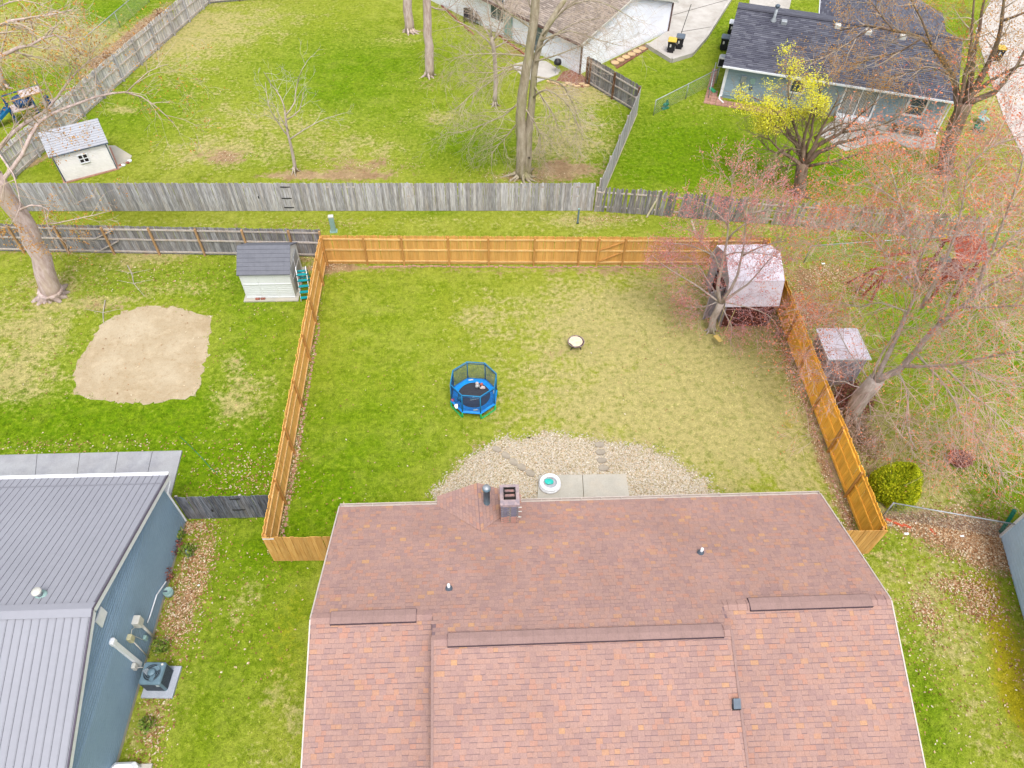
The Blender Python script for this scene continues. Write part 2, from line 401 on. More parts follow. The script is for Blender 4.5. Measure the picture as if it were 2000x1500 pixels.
TW_PINK = bark('pinkish_twigs', c_(218,182,182), c_(190,154,156), c_(214,150,148), 2)
TW_DARK = bark('brown_twigs', c_(176,154,132), c_(140,120,100), c_(168,150,108), 2)
def bud(name, stops):
    return ramp_attr(name, stops, .7, 10, .05)
B_ORANGE = bud('amber_buds', [(0, c_(186,122,52)), (.5, c_(216,152,66)), (1, c_(228,182,96))])
B_RED = bud('rose_buds', [(0, c_(214,110,104)), (.5, c_(240,144,132)), (1, c_(248,184,168))])
B_CORAL = bud('coral_buds', [(0, c_(220,110,76)), (.5, c_(246,146,104)), (1, c_(250,178,124))])
B_YEL = bud('yellow_green_leaflets', [(0, c_(206,200,30,.7)), (.5, c_(236,228,50,.75)), (1, c_(248,244,110,.75))])
B_SHRUB = bud('golden_cedar_sprays', [(0, c_(104,124,8,.7)), (.35, c_(150,164,12,.7)), (.7, c_(184,190,20,.72)), (1, c_(224,220,50,.72))])
B_DULL = bud('dull_red_shrub_leaves', [(0, c_(120,66,60)), (.5, c_(160,98,88)), (1, c_(196,130,112))])
B_WEED = bud('green_weed_leaves', [(0, c_(80,120,30)), (.5, c_(120,150,50)), (1, c_(170,170,90))])
# ---------------------------------------------------------------- soil map (what grows where)
# photo point, radius x, radius y (m), angle, strength, channel 0 dry 1 bare 2 lush 3 mossy
BL = [
 (1330,720,6.5,6.5,0,.62,0),(1480,760,4.2,6,.1,.3,0),(1150,640,4,2.5,0,.35,0),(1250,560,6,2,0,.2,0),(1050,800,5,2,0,.25,0),(1360,850,4,2.5,0,.3,0),
 (760,650,3,5,0,.25,2),(700,850,3,4,0,.4,2),(800,880,3,2.5,0,.35,2),(650,980,1.8,1.6,0,.8,2),(900,560,5,2,0,.15,2),(930,610,1.5,1.2,0,.4,0),
 (120,840,9,2.6,0,.95,2),(340,870,3.5,2,0,.9,2),(480,700,2,4,0,.7,2),(500,560,3,2,0,.7,2),(300,540,5,1.6,0,.55,2),(60,700,4,5,0,.55,2),(450,940,2,1.6,0,.8,2),
 (250,520,3,1.2,0,.4,0),(60,760,3,1.5,0,.6,0),(480,800,1.5,2,0,.4,0),(320,560,2.2,.8,0,.45,0),(530,900,1.2,2,0,.35,0),(150,870,5,.6,0,.5,0),
 (60,640,3,2,0,.7,0),(100,560,2,1.2,0,.6,0),(300,500,2,.6,0,.6,0),(420,560,1.6,.6,0,.5,0),(40,720,1.6,2,0,.5,0),(470,760,1.6,1.2,0,.6,0),(200,590,2,.4,0,.7,0),(440,800,1,1,0,.5,0),(250,600,3.4,.5,0,.35,1),(455,705,1,.8,0,.5,0),
 (470,1200,2.2,6,0,.75,2),(560,1250,1.4,4,0,.45,3),(540,1420,1.5,2,0,.45,0),(540,1080,2,1,0,.5,2),
 (385,1110,.8,2.2,0,.42,1),(345,1200,.9,1.6,.2,.38,1),(290,1420,.7,1.5,.1,.5,0),(480,1180,.8,1.2,0,.7,0),(330,1400,.5,1.2,.2,.3,1),
 (1330,270,7,4.5,-.3,1.1,2),(1290,330,6,2,0,.9,2),(1480,330,6,3,0,.7,2),(1690,340,5,2.5,0,.8,2),(1310,150,4,3,.3,.7,2),(1400,60,3,5,.3,.8,2),
 (1640,300,4,2,0,.35,0),(1350,200,3,1.5,0,.35,0),
 (430,50,8,5,0,.6,0),(560,80,7,7,0,.35,2),(730,130,6,5,0,.9,2),(350,150,4,8,.5,.4,0),(300,210,4,4,0,.8,2),(560,230,5,2.5,0,.5,0),(800,240,6,3,0,.5,2),(720,290,5,2,0,.5,0),
 (500,300,3,2,0,.5,2),(440,300,3.6,1.5,0,.7,0),(1150,260,4,5,.2,.6,0),(1060,300,4,3,0,.4,0),(900,300,4,2.5,0,.5,2),(640,190,3,2,0,.5,2),(860,230,2.2,1,0,.7,0),(760,80,3,1,0,.5,0),
 (1130,180,3,1.5,0,.8,0),(960,290,3,2,0,.5,2),(230,215,1.2,.7,0,.9,0),
 (110,250,3,3,0,.8,2),(60,150,7,3,0,.7,2),(190,25,5,4,0,1.0,2),(50,60,9,5,0,.6,0),(120,110,5,2,.4,.5,0),(30,330,2,1.5,0,.5,2),(270,20,3,3,0,.5,2),
 (445,308,1.4,.75,0,.85,1),(390,300,2.2,.5,0,.3,1),(705,322,2.6,1.0,0,.72,1),(690,345,4,.5,0,.5,1),(1125,333,2.6,1.1,0,.78,1),(1020,345,2.6,.7,0,.6,1),(570,340,1.8,.5,0,.55,1),(600,345,5,.35,0,.4,1),
 (800,62,2.2,.9,0,.5,1),(840,150,2.4,1,0,.42,1),(850,172,2,.6,0,.4,1),(965,210,1.3,.6,0,.45,1),(1165,230,1.5,2.5,.2,.3,1),(1090,170,2.2,.7,0,.5,1),
 (990,90,3.8,1.8,-.85,.55,1),(1020,135,3,1,0,.4,1),(1090,320,1.2,.6,0,.4,1),
 (250,75,.7,4.5,-.25,.75,1),(300,35,.8,3,-.25,.7,1),(190,120,.7,3,-.25,.62,1),(150,325,1.4,.8,.3,.4,1),(65,318,.4,1.8,-.6,.9,1),
 (640,520,1.4,.6,0,.8,1),(720,522,4,.22,0,.6,1),(1000,528,8,.2,0,.55,1),(1250,532,5,.3,0,.6,1),(1370,560,1.2,.8,0,.6,1),(1470,620,1.6,.7,0,1.0,1),(1400,615,1.2,.7,0,.5,1),
 (1545,700,.3,2.6,-.06,.6,1),(1595,850,.32,2.6,-.06,.6,1),(1640,960,.32,2.0,-.06,.6,1),(1670,1040,.35,1.0,0,.5,1),
 (602,700,.2,4,0,.6,1),(570,900,.2,3,0,.55,1),(548,1010,.2,1.2,0,.5,1),
 (310,470,10,.5,0,.1,0),(200,492,9,.35,0,.6,1),(560,505,2.2,.35,0,.6,1),(330,432,6,.5,0,.2,0),(800,432,7,.7,0,.25,0),(1150,432,3.2,.8,0,.5,0),(1190,425,1,.4,0,.7,1),(480,440,1,.3,0,.4,1),(850,415,2,.4,0,.6,2),
 (1320,440,3.5,.8,0,.4,2),(1500,445,5,1,0,.35,0),(1700,470,6,.6,0,.7,2),(1600,540,3,1.5,0,.55,1),(1580,600,1.4,2,0,.4,1),(1640,630,3,2.5,0,.35,0),(1850,620,5,4,0,.9,2),(1750,850,4,3,0,.3,0),(1850,960,3,2,0,.5,0),
 (1960,960,2.5,2,0,.9,2),(1930,750,4,4,0,.6,2),(1690,860,.9,2.4,0,.55,1),(1650,780,.6,1.5,0,.6,1),(1640,930,.5,1.2,0,.4,1),(1960,300,2,6,0,.3,1),
 (1890,1045,2.0,1.05,-.25,1.0,1),(1780,1025,1.6,.4,-.3,.7,1),(1940,1075,1,1.0,0,.7,1),(1900,1150,.9,.5,0,.4,1),(1910,1190,1,.5,0,.4,1),(1810,1200,.35,.6,0,.32,1),
 (1800,1150,3,3,0,.2,0),(1850,1280,2.2,3.5,0,.3,0),(1960,1240,.8,2.0,0,.8,3),(1930,1150,.6,.5,0,.6,3),(1985,1380,.7,1.6,0,.75,3),(1850,1300,.9,1,0,.3,3),(1720,1060,1.2,.8,0,.6,2),(1790,1290,.7,2,0,.6,2),(1810,1420,1,2,0,.8,2),(1990,1130,.5,1.5,0,.8,2),
 (1280,880,1.5,.6,0,.45,2),(1220,920,8,.3,0,.0,2),(1535,828,.35,.3,0,.9,3),(1512,770,.3,.25,0,.7,3),(1460,940,2.2,.5,0,.45,3),(1160,835,1.4,.5,0,.4,3),
 (1590,10,8,3,0,.5,2),(1590,10,8,3,0,.35,3),(1890,60,4,5,0,.8,2),(1960,220,3,3,0,.6,0),(1900,260,3,2,0,.4,1),(1780,300,5,.6,-.3,.5,1),
 (280,690,3.2,3.4,0,.34,1),(1120,925,5.2,2.4,0,.42,1),(920,930,2.0,1.2,.5,.3,1),(1120,715,1.0,.6,0,.28,1),(1110,690,.9,.4,0,.35,1),(1190,120,1,.6,0,.2,1),(1240,115,1.6,.5,.8,.35,1),
]
BLW = []
for px, py, rx, ry, an, st, ch in BL:
    g = G(px, py); BLW.append((g.x, g.y, rx, ry, an, st, ch))
def soil(X, Y):
    out = np.zeros(X.shape + (4,), dtype=np.float32); out[..., 0] = .16
    for x, y, rx, ry, an, st, ch in BLW:
        dx, dy = X - x, Y - y; ca, sa = math.cos(an), math.sin(an)
        u = (dx * ca + dy * sa) / rx; v = (-dx * sa + dy * ca) / ry
        q = u * u + v * v
        out[..., ch] += (st * .78 if ch == 0 else st) * np.exp(-q * .9)
        if ch == 2: out[..., 0] -= .15 * st * np.exp(-q * .8)
    return np.clip(out, 0, 1.2)
xs = np.concatenate([[-3000, -400, -90], np.arange(-50, 52, .42), [90, 400, 3000]])
ys = np.concatenate([[-2000, -300, -40], np.arange(0, 72, .42), [110, 500, 4000]])
XX, YY = np.meshgrid(xs, ys)
nx, ny = len(xs), len(ys)
ZZ = 0.0 * XX
vv = np.stack([XX.ravel(), YY.ravel(), ZZ.ravel()], 1)
ii = np.arange(nx * ny).reshape(ny, nx)
ff = np.stack([ii[:-1, :-1].ravel(), ii[:-1, 1:].ravel(), ii[1:, 1:].ravel(), ii[1:, :-1].ravel()], 1)
def np_mesh(name, v, f, mt, soilattr=None, rnd=None):
    me = bpy.data.meshes.new(name); k = f.shape[1]
    me.vertices.add(len(v)); me.vertices.foreach_set('co', v.astype(np.float32).ravel())
    me.loops.add(f.size); me.loops.foreach_set('vertex_index', f.astype(np.int32).ravel())
    me.polygons.add(len(f)); me.polygons.foreach_set('loop_start', np.arange(0, f.size, k, dtype=np.int32))
    me.polygons.foreach_set('loop_total', np.full(len(f), k, dtype=np.int32))
    me.update(calc_edges=True); me.materials.append(mt)
    if soilattr is not None:
        a = me.attributes.new('soil', 'FLOAT_COLOR', 'POINT'); a.data.foreach_set('color', soilattr.astype(np.float32).ravel())
    if rnd is not None:
        a = me.attributes.new('rnd', 'FLOAT', 'FACE'); a.data.foreach_set('value', rnd.astype(np.float32).ravel())
    return me
tag(link('ground', np_mesh('ground', vv, ff, GRASS, soil(XX, YY).reshape(-1, 4))), kind='structure')

def inpoly(X, Y, poly):
    c = np.zeros(X.shape, bool); n = len(poly)
    for i in range(n):
        x0, y0 = poly[i][0], poly[i][1]; x1, y1 = poly[i - 1][0], poly[i - 1][1]
        cond = ((y0 > Y) != (y1 > Y)); xi = (x1 - x0) * (Y - y0) / ((y1 - y0) or 1e-9) + x0
        c ^= cond & (X < xi)
    return c
def sheet(name, poly, mt, z=.004, thick=None, kind='structure'):
    b = MB()
    if thick: b.prism(poly, 0 if z > 0 else z, thick)
    else: b.add([(p[0], p[1], z) for p in poly], [tuple(range(len(poly)))])
    return tag(b.build(name, mt), kind=kind)
def PX(*pts, z=0.0): return [G(a, b, z) for a, b in pts]
def wobble(pts, step=.25, amp=.06):
    out = []; n = len(pts)
    for i in range(n):
        a, b = Vector(pts[i][:2]), Vector(pts[(i + 1) % n][:2]); k = max(1, int((b - a).length / step))
        for j in range(k):
            p = a.lerp(b, j / k); out.append((p.x + random.gauss(0, amp), p.y + random.gauss(0, amp)))
    return out
def ccw(p):
    a = sum(p[i-1][0]*p[i][1] - p[i][0]*p[i-1][1] for i in range(len(p)))
    return p if a > 0 else p[::-1]
sandp = PX((145,772),(148,712),(178,668),(202,628),(240,608),(285,598),(340,600),(390,613),(413,618),(410,640),(404,700),(392,745),(380,775),(330,782),(272,790),(220,786),(175,778))
sandp = wobble(sandp, .16, .06)
sheet('sand_patch', ccw(sandp), SAND, .008)
gravp = PX((850,1000),(862,960),(880,930),(905,905),(938,882),(985,858),(1060,848),(1110,850),(1150,862),(1215,868),(1270,878),(1310,896),(1350,925),(1385,950),(1425,982),(1425,1010))
gravp = wobble(gravp, .22, .13)
sheet('gravel_bed', ccw(gravp), GRAVB, .005)
patio = PX((1052,930),(1222,928),(1232,990),(1049,990))
pm = G(1138, 929)
pt = thing('patio', 'pale two-section concrete patio slab against the shingled house', 'patio'); del pt['category']; del pt['label']; pt['kind'] = 'structure'
midp = [patio[0].lerp(patio[1], .5), patio[3].lerp(patio[2], .5)]
for q in ([patio[0], midp[0] - Vector((.012,0,0)), midp[1] - Vector((.012,0,0)), patio[3]], [midp[0] + Vector((.012,0,0)), patio[1], patio[2], midp[1] + Vector((.012,0,0))]):
    MB().prism(ccw([tuple(p) for p in q]), 0, .09).build('concrete_panel', CONC, pt)
slab = PX((-60,892),(357,882),(333,968),(325,1010),(-60,1010))
st_ = thing('side_slab', None, None); st_['kind'] = 'structure'
sx = [slab[0].lerp(slab[1], k) for k in (0, .32, .52, .70, .86, 1)]; sx2 = [slab[4].lerp(slab[3], k) for k in (0, .32, .52, .70, .86, 1)]
for i in range(5):
    MB().prism(ccw([tuple(sx[i] + Vector((.01,0,0))), tuple(sx[i+1] - Vector((.01,0,0))), tuple(sx2[i+1] - Vector((.01,0,0))), tuple(sx2[i] + Vector((.01,0,0)))]), 0, .08).build('concrete_panel', CONC_L, st_)
# driveways and walks beyond
dv = PX((1302,64),(1262,90),(1311,120),(1350,108),(1395,52),(1436,-10),(1420,-60),(1290,-60))
dvs = thing('driveway', None, None); dvs['kind'] = 'structure'
q0, q1, q2, q3 = G(1262,90), G(1311,120), G(1436,-12), G(1330,-60)
MB().prism(ccw(dv), 0, .10).build('concrete_panel', CONC_W, dvs)
for (a, b) in (((1330,62),(1392,52)),((1312,30),(1440,-6)),((1350,8),(1322,90))):
    A, B = G(*a, .104), G(*b, .104); MB().bar(A, B, .05, .004).build('expansion_joint', DARK, dvs)
tag(MB().prism(ccw(PX((1460,24),(1540,24),(1552,-30),(1470,-30))), 0, .05).build('front_walk', CONC_W), kind='structure')
tag(MB().prism(ccw(PX((1905,60),(1935,0),(2140,0),(2140,330),(2010,330),(1960,230),(1925,130))), 0, .05).build('side_driveway', ROADC), kind='structure')
tag(MB().prism(ccw(PX((1596,262),(1640,226),(1830,262),(1825,292),(1770,288),(1745,276),(1700,282),(1650,296))), 0, .05).build('back_patio', CONC_W), kind='structure')
tag(MB().prism(ccw(PX((1000,128),(1032,118),(1066,120),(1094,138),(1090,146),(1048,162),(1020,150))), 0, .05).build('yard_patio', CONC_W), kind='structure')

# gravel: real stones
def in_view(X, Y, mar=.02):
    P_ = np.stack([X, Y, np.zeros_like(X) - CAMZ], -1) @ R
    u = P_[..., 0] / P_[..., 2] * F / 1000; v = P_[..., 1] / P_[..., 2] * F / 750
    return (abs(u) < 1 + mar) & (abs(v) < 1 + mar) & (P_[..., 2] > 0)
gx = np.array([p[0] for p in gravp]); gy = np.array([p[1] for p in gravp])
n = 62000; X = rng.uniform(gx.min()-.6, gx.max()+.6, n); Y = rng.uniform(gy.min(), gy.max()+.6, n)
ok = inpoly(X + rng.normal(0, .18, n), Y + rng.normal(0, .18, n), gravp) & ~inpoly(X, Y, [tuple(p) for p in patio]) & (Y > 13.3)
# thin the stones towards the lawn edge
cx, cy = G(1140, 990).x, G(1140, 990).y
X, Y = X[ok], Y[ok]
def stones(X, Y, s0, s1, z0=.005, flat=.55):
    k = len(X); base = np.array([[1,0,0],[.3,.9,0],[-.8,.5,0],[-.7,-.6,0],[.4,-.9,0],[0.05,.05,1]], float)
    sz = rng.uniform(s0, s1, k) ** 1.0; th = rng.uniform(0, 2 * PI, k)
    v = np.repeat(base[None], k, 0) * (1 + rng.uniform(-.25, .25, (k, 6, 3)))
    v[:, :5, 2] = 0; v[:, 5, 2] = abs(v[:, 5, 2]) * flat
    v *= sz[:, None, None]
    c, s_ = np.cos(th)[:, None], np.sin(th)[:, None]
    x = v[..., 0] * c - v[..., 1] * s_ + X[:, None]; y = v[..., 0] * s_ + v[..., 1] * c + Y[:, None]; z = v[..., 2] + z0
    V = np.stack([x, y, z], -1).reshape(-1, 3)
    f = np.array([[0,1,5],[1,2,5],[2,3,5],[3,4,5],[4,0,5]])
    Fc = (f[None] + (np.arange(k) * 6)[:, None, None]).reshape(-1, 3)
    return V, Fc, np.repeat(rng.uniform(0, 1, k), 5)
V, Fc, rn = stones(X, Y, .016, .042)
tag(link('gravel', np_mesh('gravel', V, Fc, GRSTONE, rnd=rn)), kind='stuff')
# ---------------------------------------------------------------- shingle laying
def shingles(O, u, v, W, L, expo=.143, tw=(.12, .25), inside=None, lift=.012, gap=.003, taper=.006):
    """tabs laid in courses on a slope: O lower left corner, u along the eave, v up the slope.
    returns list of (centre, verts, tint)"""
    O, u, v = Vector(O), Vector(u).normalized(), Vector(v).normalized(); n = u.cross(v)
    if n.z < 0: n = -n
    out = []; rows = int(L / expo + .5)
    for r in range(rows):
        y0 = r * expo; y1 = min(L, y0 + expo); x = -random.uniform(0, tw[1])
        row = random.random()
        while x < W:
            w_ = random.uniform(*tw); a, b = max(0, x + gap / 2), min(W, x + w_ - gap / 2); x += w_
            if b - a < .03: continue
            if inside:
                c = O + u * ((a + b) / 2) + v * (y0 + expo / 2)
                if not inside(c): continue
            h = lift + random.uniform(0, .010); d = random.choice((0, .008, .014, .021))
            lo = y0 + d
            vs = [O+u*a+v*lo+n*.002, O+u*b+v*lo+n*.002, O+u*b+v*y1+n*.002, O+u*a+v*y1+n*.002,
                  O+u*a+v*lo+n*h, O+u*b+v*lo+n*h, O+u*b+v*y1+n*taper, O+u*a+v*y1+n*taper]
            out.append((O + u * ((a + b) / 2) + v * y0, vs, min(1, max(0, random.random() * .93 + .07 * row))))
    return out
BOXF = [(4,5,6,7),(0,1,5,4),(1,2,6,5),(3,0,4,7)]
def lay(parent, tabs, mt, name='shingle', near=0, back=None):
    """the tabs that show largest become objects, the others one joined part"""
    inv = parent.matrix_basis.inverted() if parent else Matrix()
    def key(t):
        p = t[0]; q = np.array([p.x, p.y, p.z - CAMZ]) @ R
        U, V_ = q[0] / q[2] * F / 1000, q[1] / q[2] * F / 750
        return q[2] + (0 if abs(U) < 1 and abs(V_) < 1 else 1000)
    if near: tabs = sorted(tabs, key=key)
    for c, vs, tn in tabs[:near]:
        b = MB(); b.cur = tn; b.add([inv @ Vector(p) for p in vs], BOXF); b.build(name, mt, parent, attr=True)
    b = MB()
    for c, vs, tn in tabs[near:]:
        b.cur = tn; b.add([inv @ Vector(p) for p in vs], BOXF)
    o = b.build(name + ('s' if near else 's'), mt, parent, attr=True); tag(o, kind='stuff')
    return o
def slope_slab(O, u, v, W, L, t=.09):
    O, u, v = Vector(O), Vector(u).normalized(), Vector(v).normalized(); n = u.cross(v)
    if n.z < 0: n = -n
    return MB().obox(O - n * t, u * W, v * L, n * t)
def siding(mb, A, B, z0, z1f, out, lap=.11, d=.016):
    """overlapping boards on a wall from A to B; z1f(t) gives the top at fraction t"""
    A, B, out = Vector(A), Vector(B), Vector(out).normalized(); Lw = (B - A).length; dr = (B - A) / Lw
    z = z0; zm = max(z1f(t / 40) for t in range(41))
    while z < zm - .01:
        ts = [t / 60 for t in range(61) if z1f(t / 60) > z + .01]
        if ts:
            a, b = ts[0], ts[-1]; zt = min(z + lap, zm)
            p, q = A + dr * (a * Lw), A + dr * (b * Lw)
            ta = min(zt, max(z1f(a), z + .012)); tb = min(zt, max(z1f(b), z + .012))
            za, zb = z + (ta - z) * .72, z + (tb - z) * .72
            mb.add([(p.x + out.x*d, p.y + out.y*d, z), (q.x + out.x*d, q.y + out.y*d, z), (q.x, q.y, tb), (p.x, p.y, ta), (p.x, p.y, z), (q.x, q.y, z), (q.x + out.x*d, q.y + out.y*d, zb), (p.x + out.x*d, p.y + out.y*d, za)],
                   [(0,1,6,7), (7,6,2,3), (4,5,1,0)])
        z += lap
    return mb
# ---------------------------------------------------------------- the red-brown shingled house
H = thing('shingled_house', 'house roofed in red-brown asphalt shingles with a brick chimney and ridge vents', 'house', (3.4, 8.2, 0))
def loc_(p): return Vector(p) - Vector((3.4, 8.2, 0))
XL, XR, YE, ZE, YR = -5.24, 12.18, 13.06, 2.65, 8.30
ZR = 4.42; SL = (ZR - ZE) / (YE - YR); YC = 7.42; ZC = ZR + SL * (YR - YC); CL, CR = -1.66, 7.02
YF = YR - (YE - YR) - .2; ZF = ZE - .05
MB().box(loc_((XL+.4, YF+.4, 0)), loc_((XR-.4, YE-.45, 2.55))).build('wall', mat('tan_brick_wall', c_(188,160,136), None, 6, .9), H)
# back slope (one plane up to the raised centre), side ridges and front slopes
dv_ = Vector((0, -1, SL)); Lb = math.hypot(YE - YR, ZR - ZE); Lc = math.hypot(YE - YC, ZC - ZE)
b = MB()
def slab_l(b, O, u, v, W, L, t=.1):
    m_ = slope_slab(O, u, v, W, L, t); b.add([loc_(p) for p in m_.v], m_.f)
slab_l(b, (XL, YE, ZE), (1,0,0), dv_, XR - XL, Lb)
slab_l(b, (CL, YR+.0, ZR), (1,0,0), dv_, CR - CL, Lc - Lb)
sf = (ZR - ZF) / (YR - YF); fv = Vector((0, 1, sf)); Lf = math.hypot(YR - YF, ZR - ZF)
slab_l(b, (XL, YF, ZF), (1,0,0), fv, CL - XL + .3, Lf); slab_l(b, (CR - .1, YF, ZF), (1,0,0), fv, XR - CR + .1, Lf)
YF2 = 2.4; sc_ = .395; ZF2 = ZC - sc_ * (YC - YF2); cv = Vector((0, 1, sc_)); Lcf = math.hypot(YC - YF2, ZC - ZF2)
slab_l(b, (CL, YF2, ZF2), (1,0,0), cv, CR - CL, Lcf, .26)
b.build('roof', DECK, H)
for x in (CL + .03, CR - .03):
    MB().bar(loc_((x, YF2, ZF2 + .02)), loc_((x, YC, ZC + .02)), .075, .03).build('rake_shade_bar', CAPSH, H)  # bars added along the roof step to draw its shadow line as a darker strip
tabs = shingles((XL, YE, ZE), (1,0,0), dv_, XR - XL, Lc - .15, inside=lambda c: c.y > YR + .12 or CL < c.x < CR)
# the cross gable over the bay
BX0, BX1, BXR = -1.78, 1.22, -.34
tf = shingles((XL, YF, ZF), (1,0,0), fv, CL - XL - .04, Lf - .16) + shingles((CR + .02, YF, ZF), (1,0,0), fv, XR - CR, Lf - .16) + shingles((CL, YF2, ZF2), (1,0,0), cv, CR - CL, Lcf - .16)
lay(H, [t for t in tabs + tf], SHING, near=300)
# ridge caps, laid as overlapping folded pieces
b = MB()
def cap(b, x0, x1, y, z, s0, s1, hw=.16, step=.143):
    x = x0; i = 0
    while x < x1 - .01:
        xe = min(x1, x + step + .02); h = .028 + .008 * ((i % 2)); b.cur = random.uniform(0, .45)
        b.add([loc_(p) for p in [(x, y-hw, z-s0*hw+h), (xe, y-hw, z-s0*hw+h-.01), (xe, y, z+h-.01), (x, y, z+h), (x, y+hw, z-s1*hw+h), (xe, y+hw, z-s1*hw+h-.01), (x,y-hw,z-s0*hw-.02),(x,y+hw,z-s1*hw-.02),(x,y,z-.02),(xe,y-hw,z-s0*hw-.02),(xe,y+hw,z-s1*hw-.02)]],
              [(0,1,2,3),(3,2,5,4),(6,0,3,8),(8,3,4,7),(6,9,1,0),(4,5,10,7)])
        x += step; i += 1
cap(b, XL, CL - .02, YR, ZR, sf, SL); cap(b, CR + .02, XR, YR, ZR, sf, SL); cap(b, CL, CR, YC, ZC, sc_, SL)
tag(b.build('ridge_caps', SHING, H, attr=True), kind='stuff')
for (pa, pb, y, z, s0) in (((645,1217),(812,1217),YR,ZR,sf), ((875,1247),(1414,1244),YC,ZC,sc_), ((1470,1205),(1712,1203),YR,ZR,sf)):
    a = hit(*pa, (0, y, z), (0, 0, 1)).x; c = hit(*pb, (0, y, z), (0, 0, 1)).x; hw = .19
    b = MB(); h = .055; sk = MB(); fl = .35
    for sgn, s1 in ((-1, s0), (1, SL)):
        p = [(a, y, z+h), (c, y, z+h), (c, y+sgn*hw, z+h-s1*hw*fl), (a, y+sgn*hw, z+h-s1*hw*fl)]
        b.add([loc_(v) for v in p], [(0,1,2,3) if sgn < 0 else (3,2,1,0)])
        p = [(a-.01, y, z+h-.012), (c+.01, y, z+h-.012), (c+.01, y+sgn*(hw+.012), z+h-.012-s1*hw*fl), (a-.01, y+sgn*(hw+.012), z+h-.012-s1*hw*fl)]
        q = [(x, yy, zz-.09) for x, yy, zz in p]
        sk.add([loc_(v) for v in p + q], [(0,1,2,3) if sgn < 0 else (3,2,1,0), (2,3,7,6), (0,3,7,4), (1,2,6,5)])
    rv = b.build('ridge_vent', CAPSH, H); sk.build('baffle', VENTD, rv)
    b = MB(); k = int((c - a) / .3)
    for i in range(k + 1):
        x = a + (c - a) * i / k
        b.add([loc_(v) for v in [(x-.003,y-hw,z+h-s0*hw*fl+.003),(x+.003,y-hw,z+h-s0*hw*fl+.003),(x+.003,y,z+h+.003),(x-.003,y,z+h+.003),(x+.003,y+hw,z+h-SL*hw*fl+.003),(x-.003,y+hw,z+h-SL*hw*fl+.003)]],[(0,1,2,3),(3,2,4,5)])
    b.build('cap_seams', DECK, rv)
# rake edges, fascia and gutters
for x in (XL - .02, XR + .02):
    b = MB()
    b.bar(loc_((x, YE, ZE - .05)), loc_((x, YR, ZR - .05)), .04, .16); b.bar(loc_((x, YR, ZR - .05)), loc_((x, YF, ZF - .05)), .04, .16)
    b.build('rake_trim', TANTRIM, H)
def gutter(parent, A, B, out, inv=lambda p: p, name='gutter', mt=None, w_=.12, hgt=.11, strap=.9):
    A, B, out = Vector(A), Vector(B), Vector(out).normalized(); d = (B - A).normalized(); b = MB()
    def add(p0, p1, ww, hh): b.bar(inv(p0), inv(p1), ww, hh)
    add(A + out * w_, B + out * w_, .022, hgt); add(A + out * .01, B + out * .01, .012, hgt * .8)
    add(A + out * w_ * .5 + Vector((0,0,-hgt*.5)), B + out * w_ * .5 + Vector((0,0,-hgt*.5)), w_, .012)
    for P_ in (A, B): b.bar(inv(P_), inv(P_ + out * w_), .012, hgt)
    o = b.build(name, mt or TANTRIM, parent)
    L = (B - A).length; k = int(L / strap)
    for i in range(1, k):
        p = A + d * (L * i / k) + Vector((0,0,.035)); MB().bar(inv(p), inv(p + out * w_), .02, .012).build('strap', mt or TANTRIM, o)
    return o
gutter(H, (XL, YE+.01, ZE-.05), (BX0, YE+.01, ZE-.05), (0,1,0), loc_)
gutter(H, (BX1+.02, YE+.01, ZE-.05), (XR, YE+.01, ZE-.05), (0,1,0), loc_, strap=.7)
# bay roof: small cross gable with its own shingles running up to a point
bd = .47; ridz = ZE + .52; yb = YE + bd; yapex = YE - .52 / SL
b = MB(); lw, rw = BXR - BX0, BX1 - BXR
P0 = (BX0, yb - .15, ZE + .03); P1 = (BXR, yb + .06, ridz); P2 = (BX1, yb - .15, ZE + .03); PA = (BXR + .1, yapex, ridz + .02)
PL = (BX0, YE, ZE + .02); PR = (BX1, YE, ZE + .02)
dn = Vector((0, 0, -.1))
b.add([loc_(p) for p in (P0, P1, P2, PA, PL, PR)] + [loc_(Vector(p) + dn) for p in (P0, P1, P2, PL, PR)],
      [(0,1,3,4),(1,2,5,3),(0,6,7,1),(1,7,8,2),(0,4,9,6),(2,8,10,5)])
bayr = b.build('bay_roof', DECK, H)
b = MB()
def tri_tabs(b, E0, E1, Pr0, Pr1, rows=13):
    """courses from the valley line up to the small ridge"""
    E0, E1, Pr0, Pr1 = map(Vector, (E0, E1, Pr0, Pr1)); n = (E1 - E0).cross(Pr0 - E0).normalized()
    if n.z < 0: n = -n
    for r in range(rows):
        a0, a1 = E0.lerp(Pr0, r / rows), E1.lerp(Pr1, r / rows); c0, c1 = E0.lerp(Pr0, min(1, (r + .9) / rows)), E1.lerp(Pr1, min(1, (r + .9) / rows))
        Lr = (a1 - a0).length; x = 0
        while x < Lr:
            w_ = random.uniform(.13, .26); t0, t1 = x / Lr, min(1, (x + w_ - .006) / Lr); x += w_; b.cur = random.random() * .98
            h = .016 + random.uniform(0, .012)
            b.add([loc_(p) for p in (a0.lerp(a1, t0) + n*h, a0.lerp(a1, t1) + n*h, c0.lerp(c1, t1) + n*.005, c0.lerp(c1, t0) + n*.005, a0.lerp(a1, t0), a0.lerp(a1, t1))], [(0,1,2,3),(4,5,1,0)])
tri_tabs(b, P0, (BX0, YE - .05, ZE + .03), P1, PA); tri_tabs(b, P2, (BX1, YE - .05, ZE + .03), P1, PA)
tag(b.build('bay_shingles', SHING, bayr, attr=True), kind='stuff')
MB().box(loc_((BX0 + .25, YE - .4, 0)), loc_((BX1 - .25, YE + bd - .25, 2.5))).build('bay_wall', bpy.data.materials['tan_brick_wall'], H)
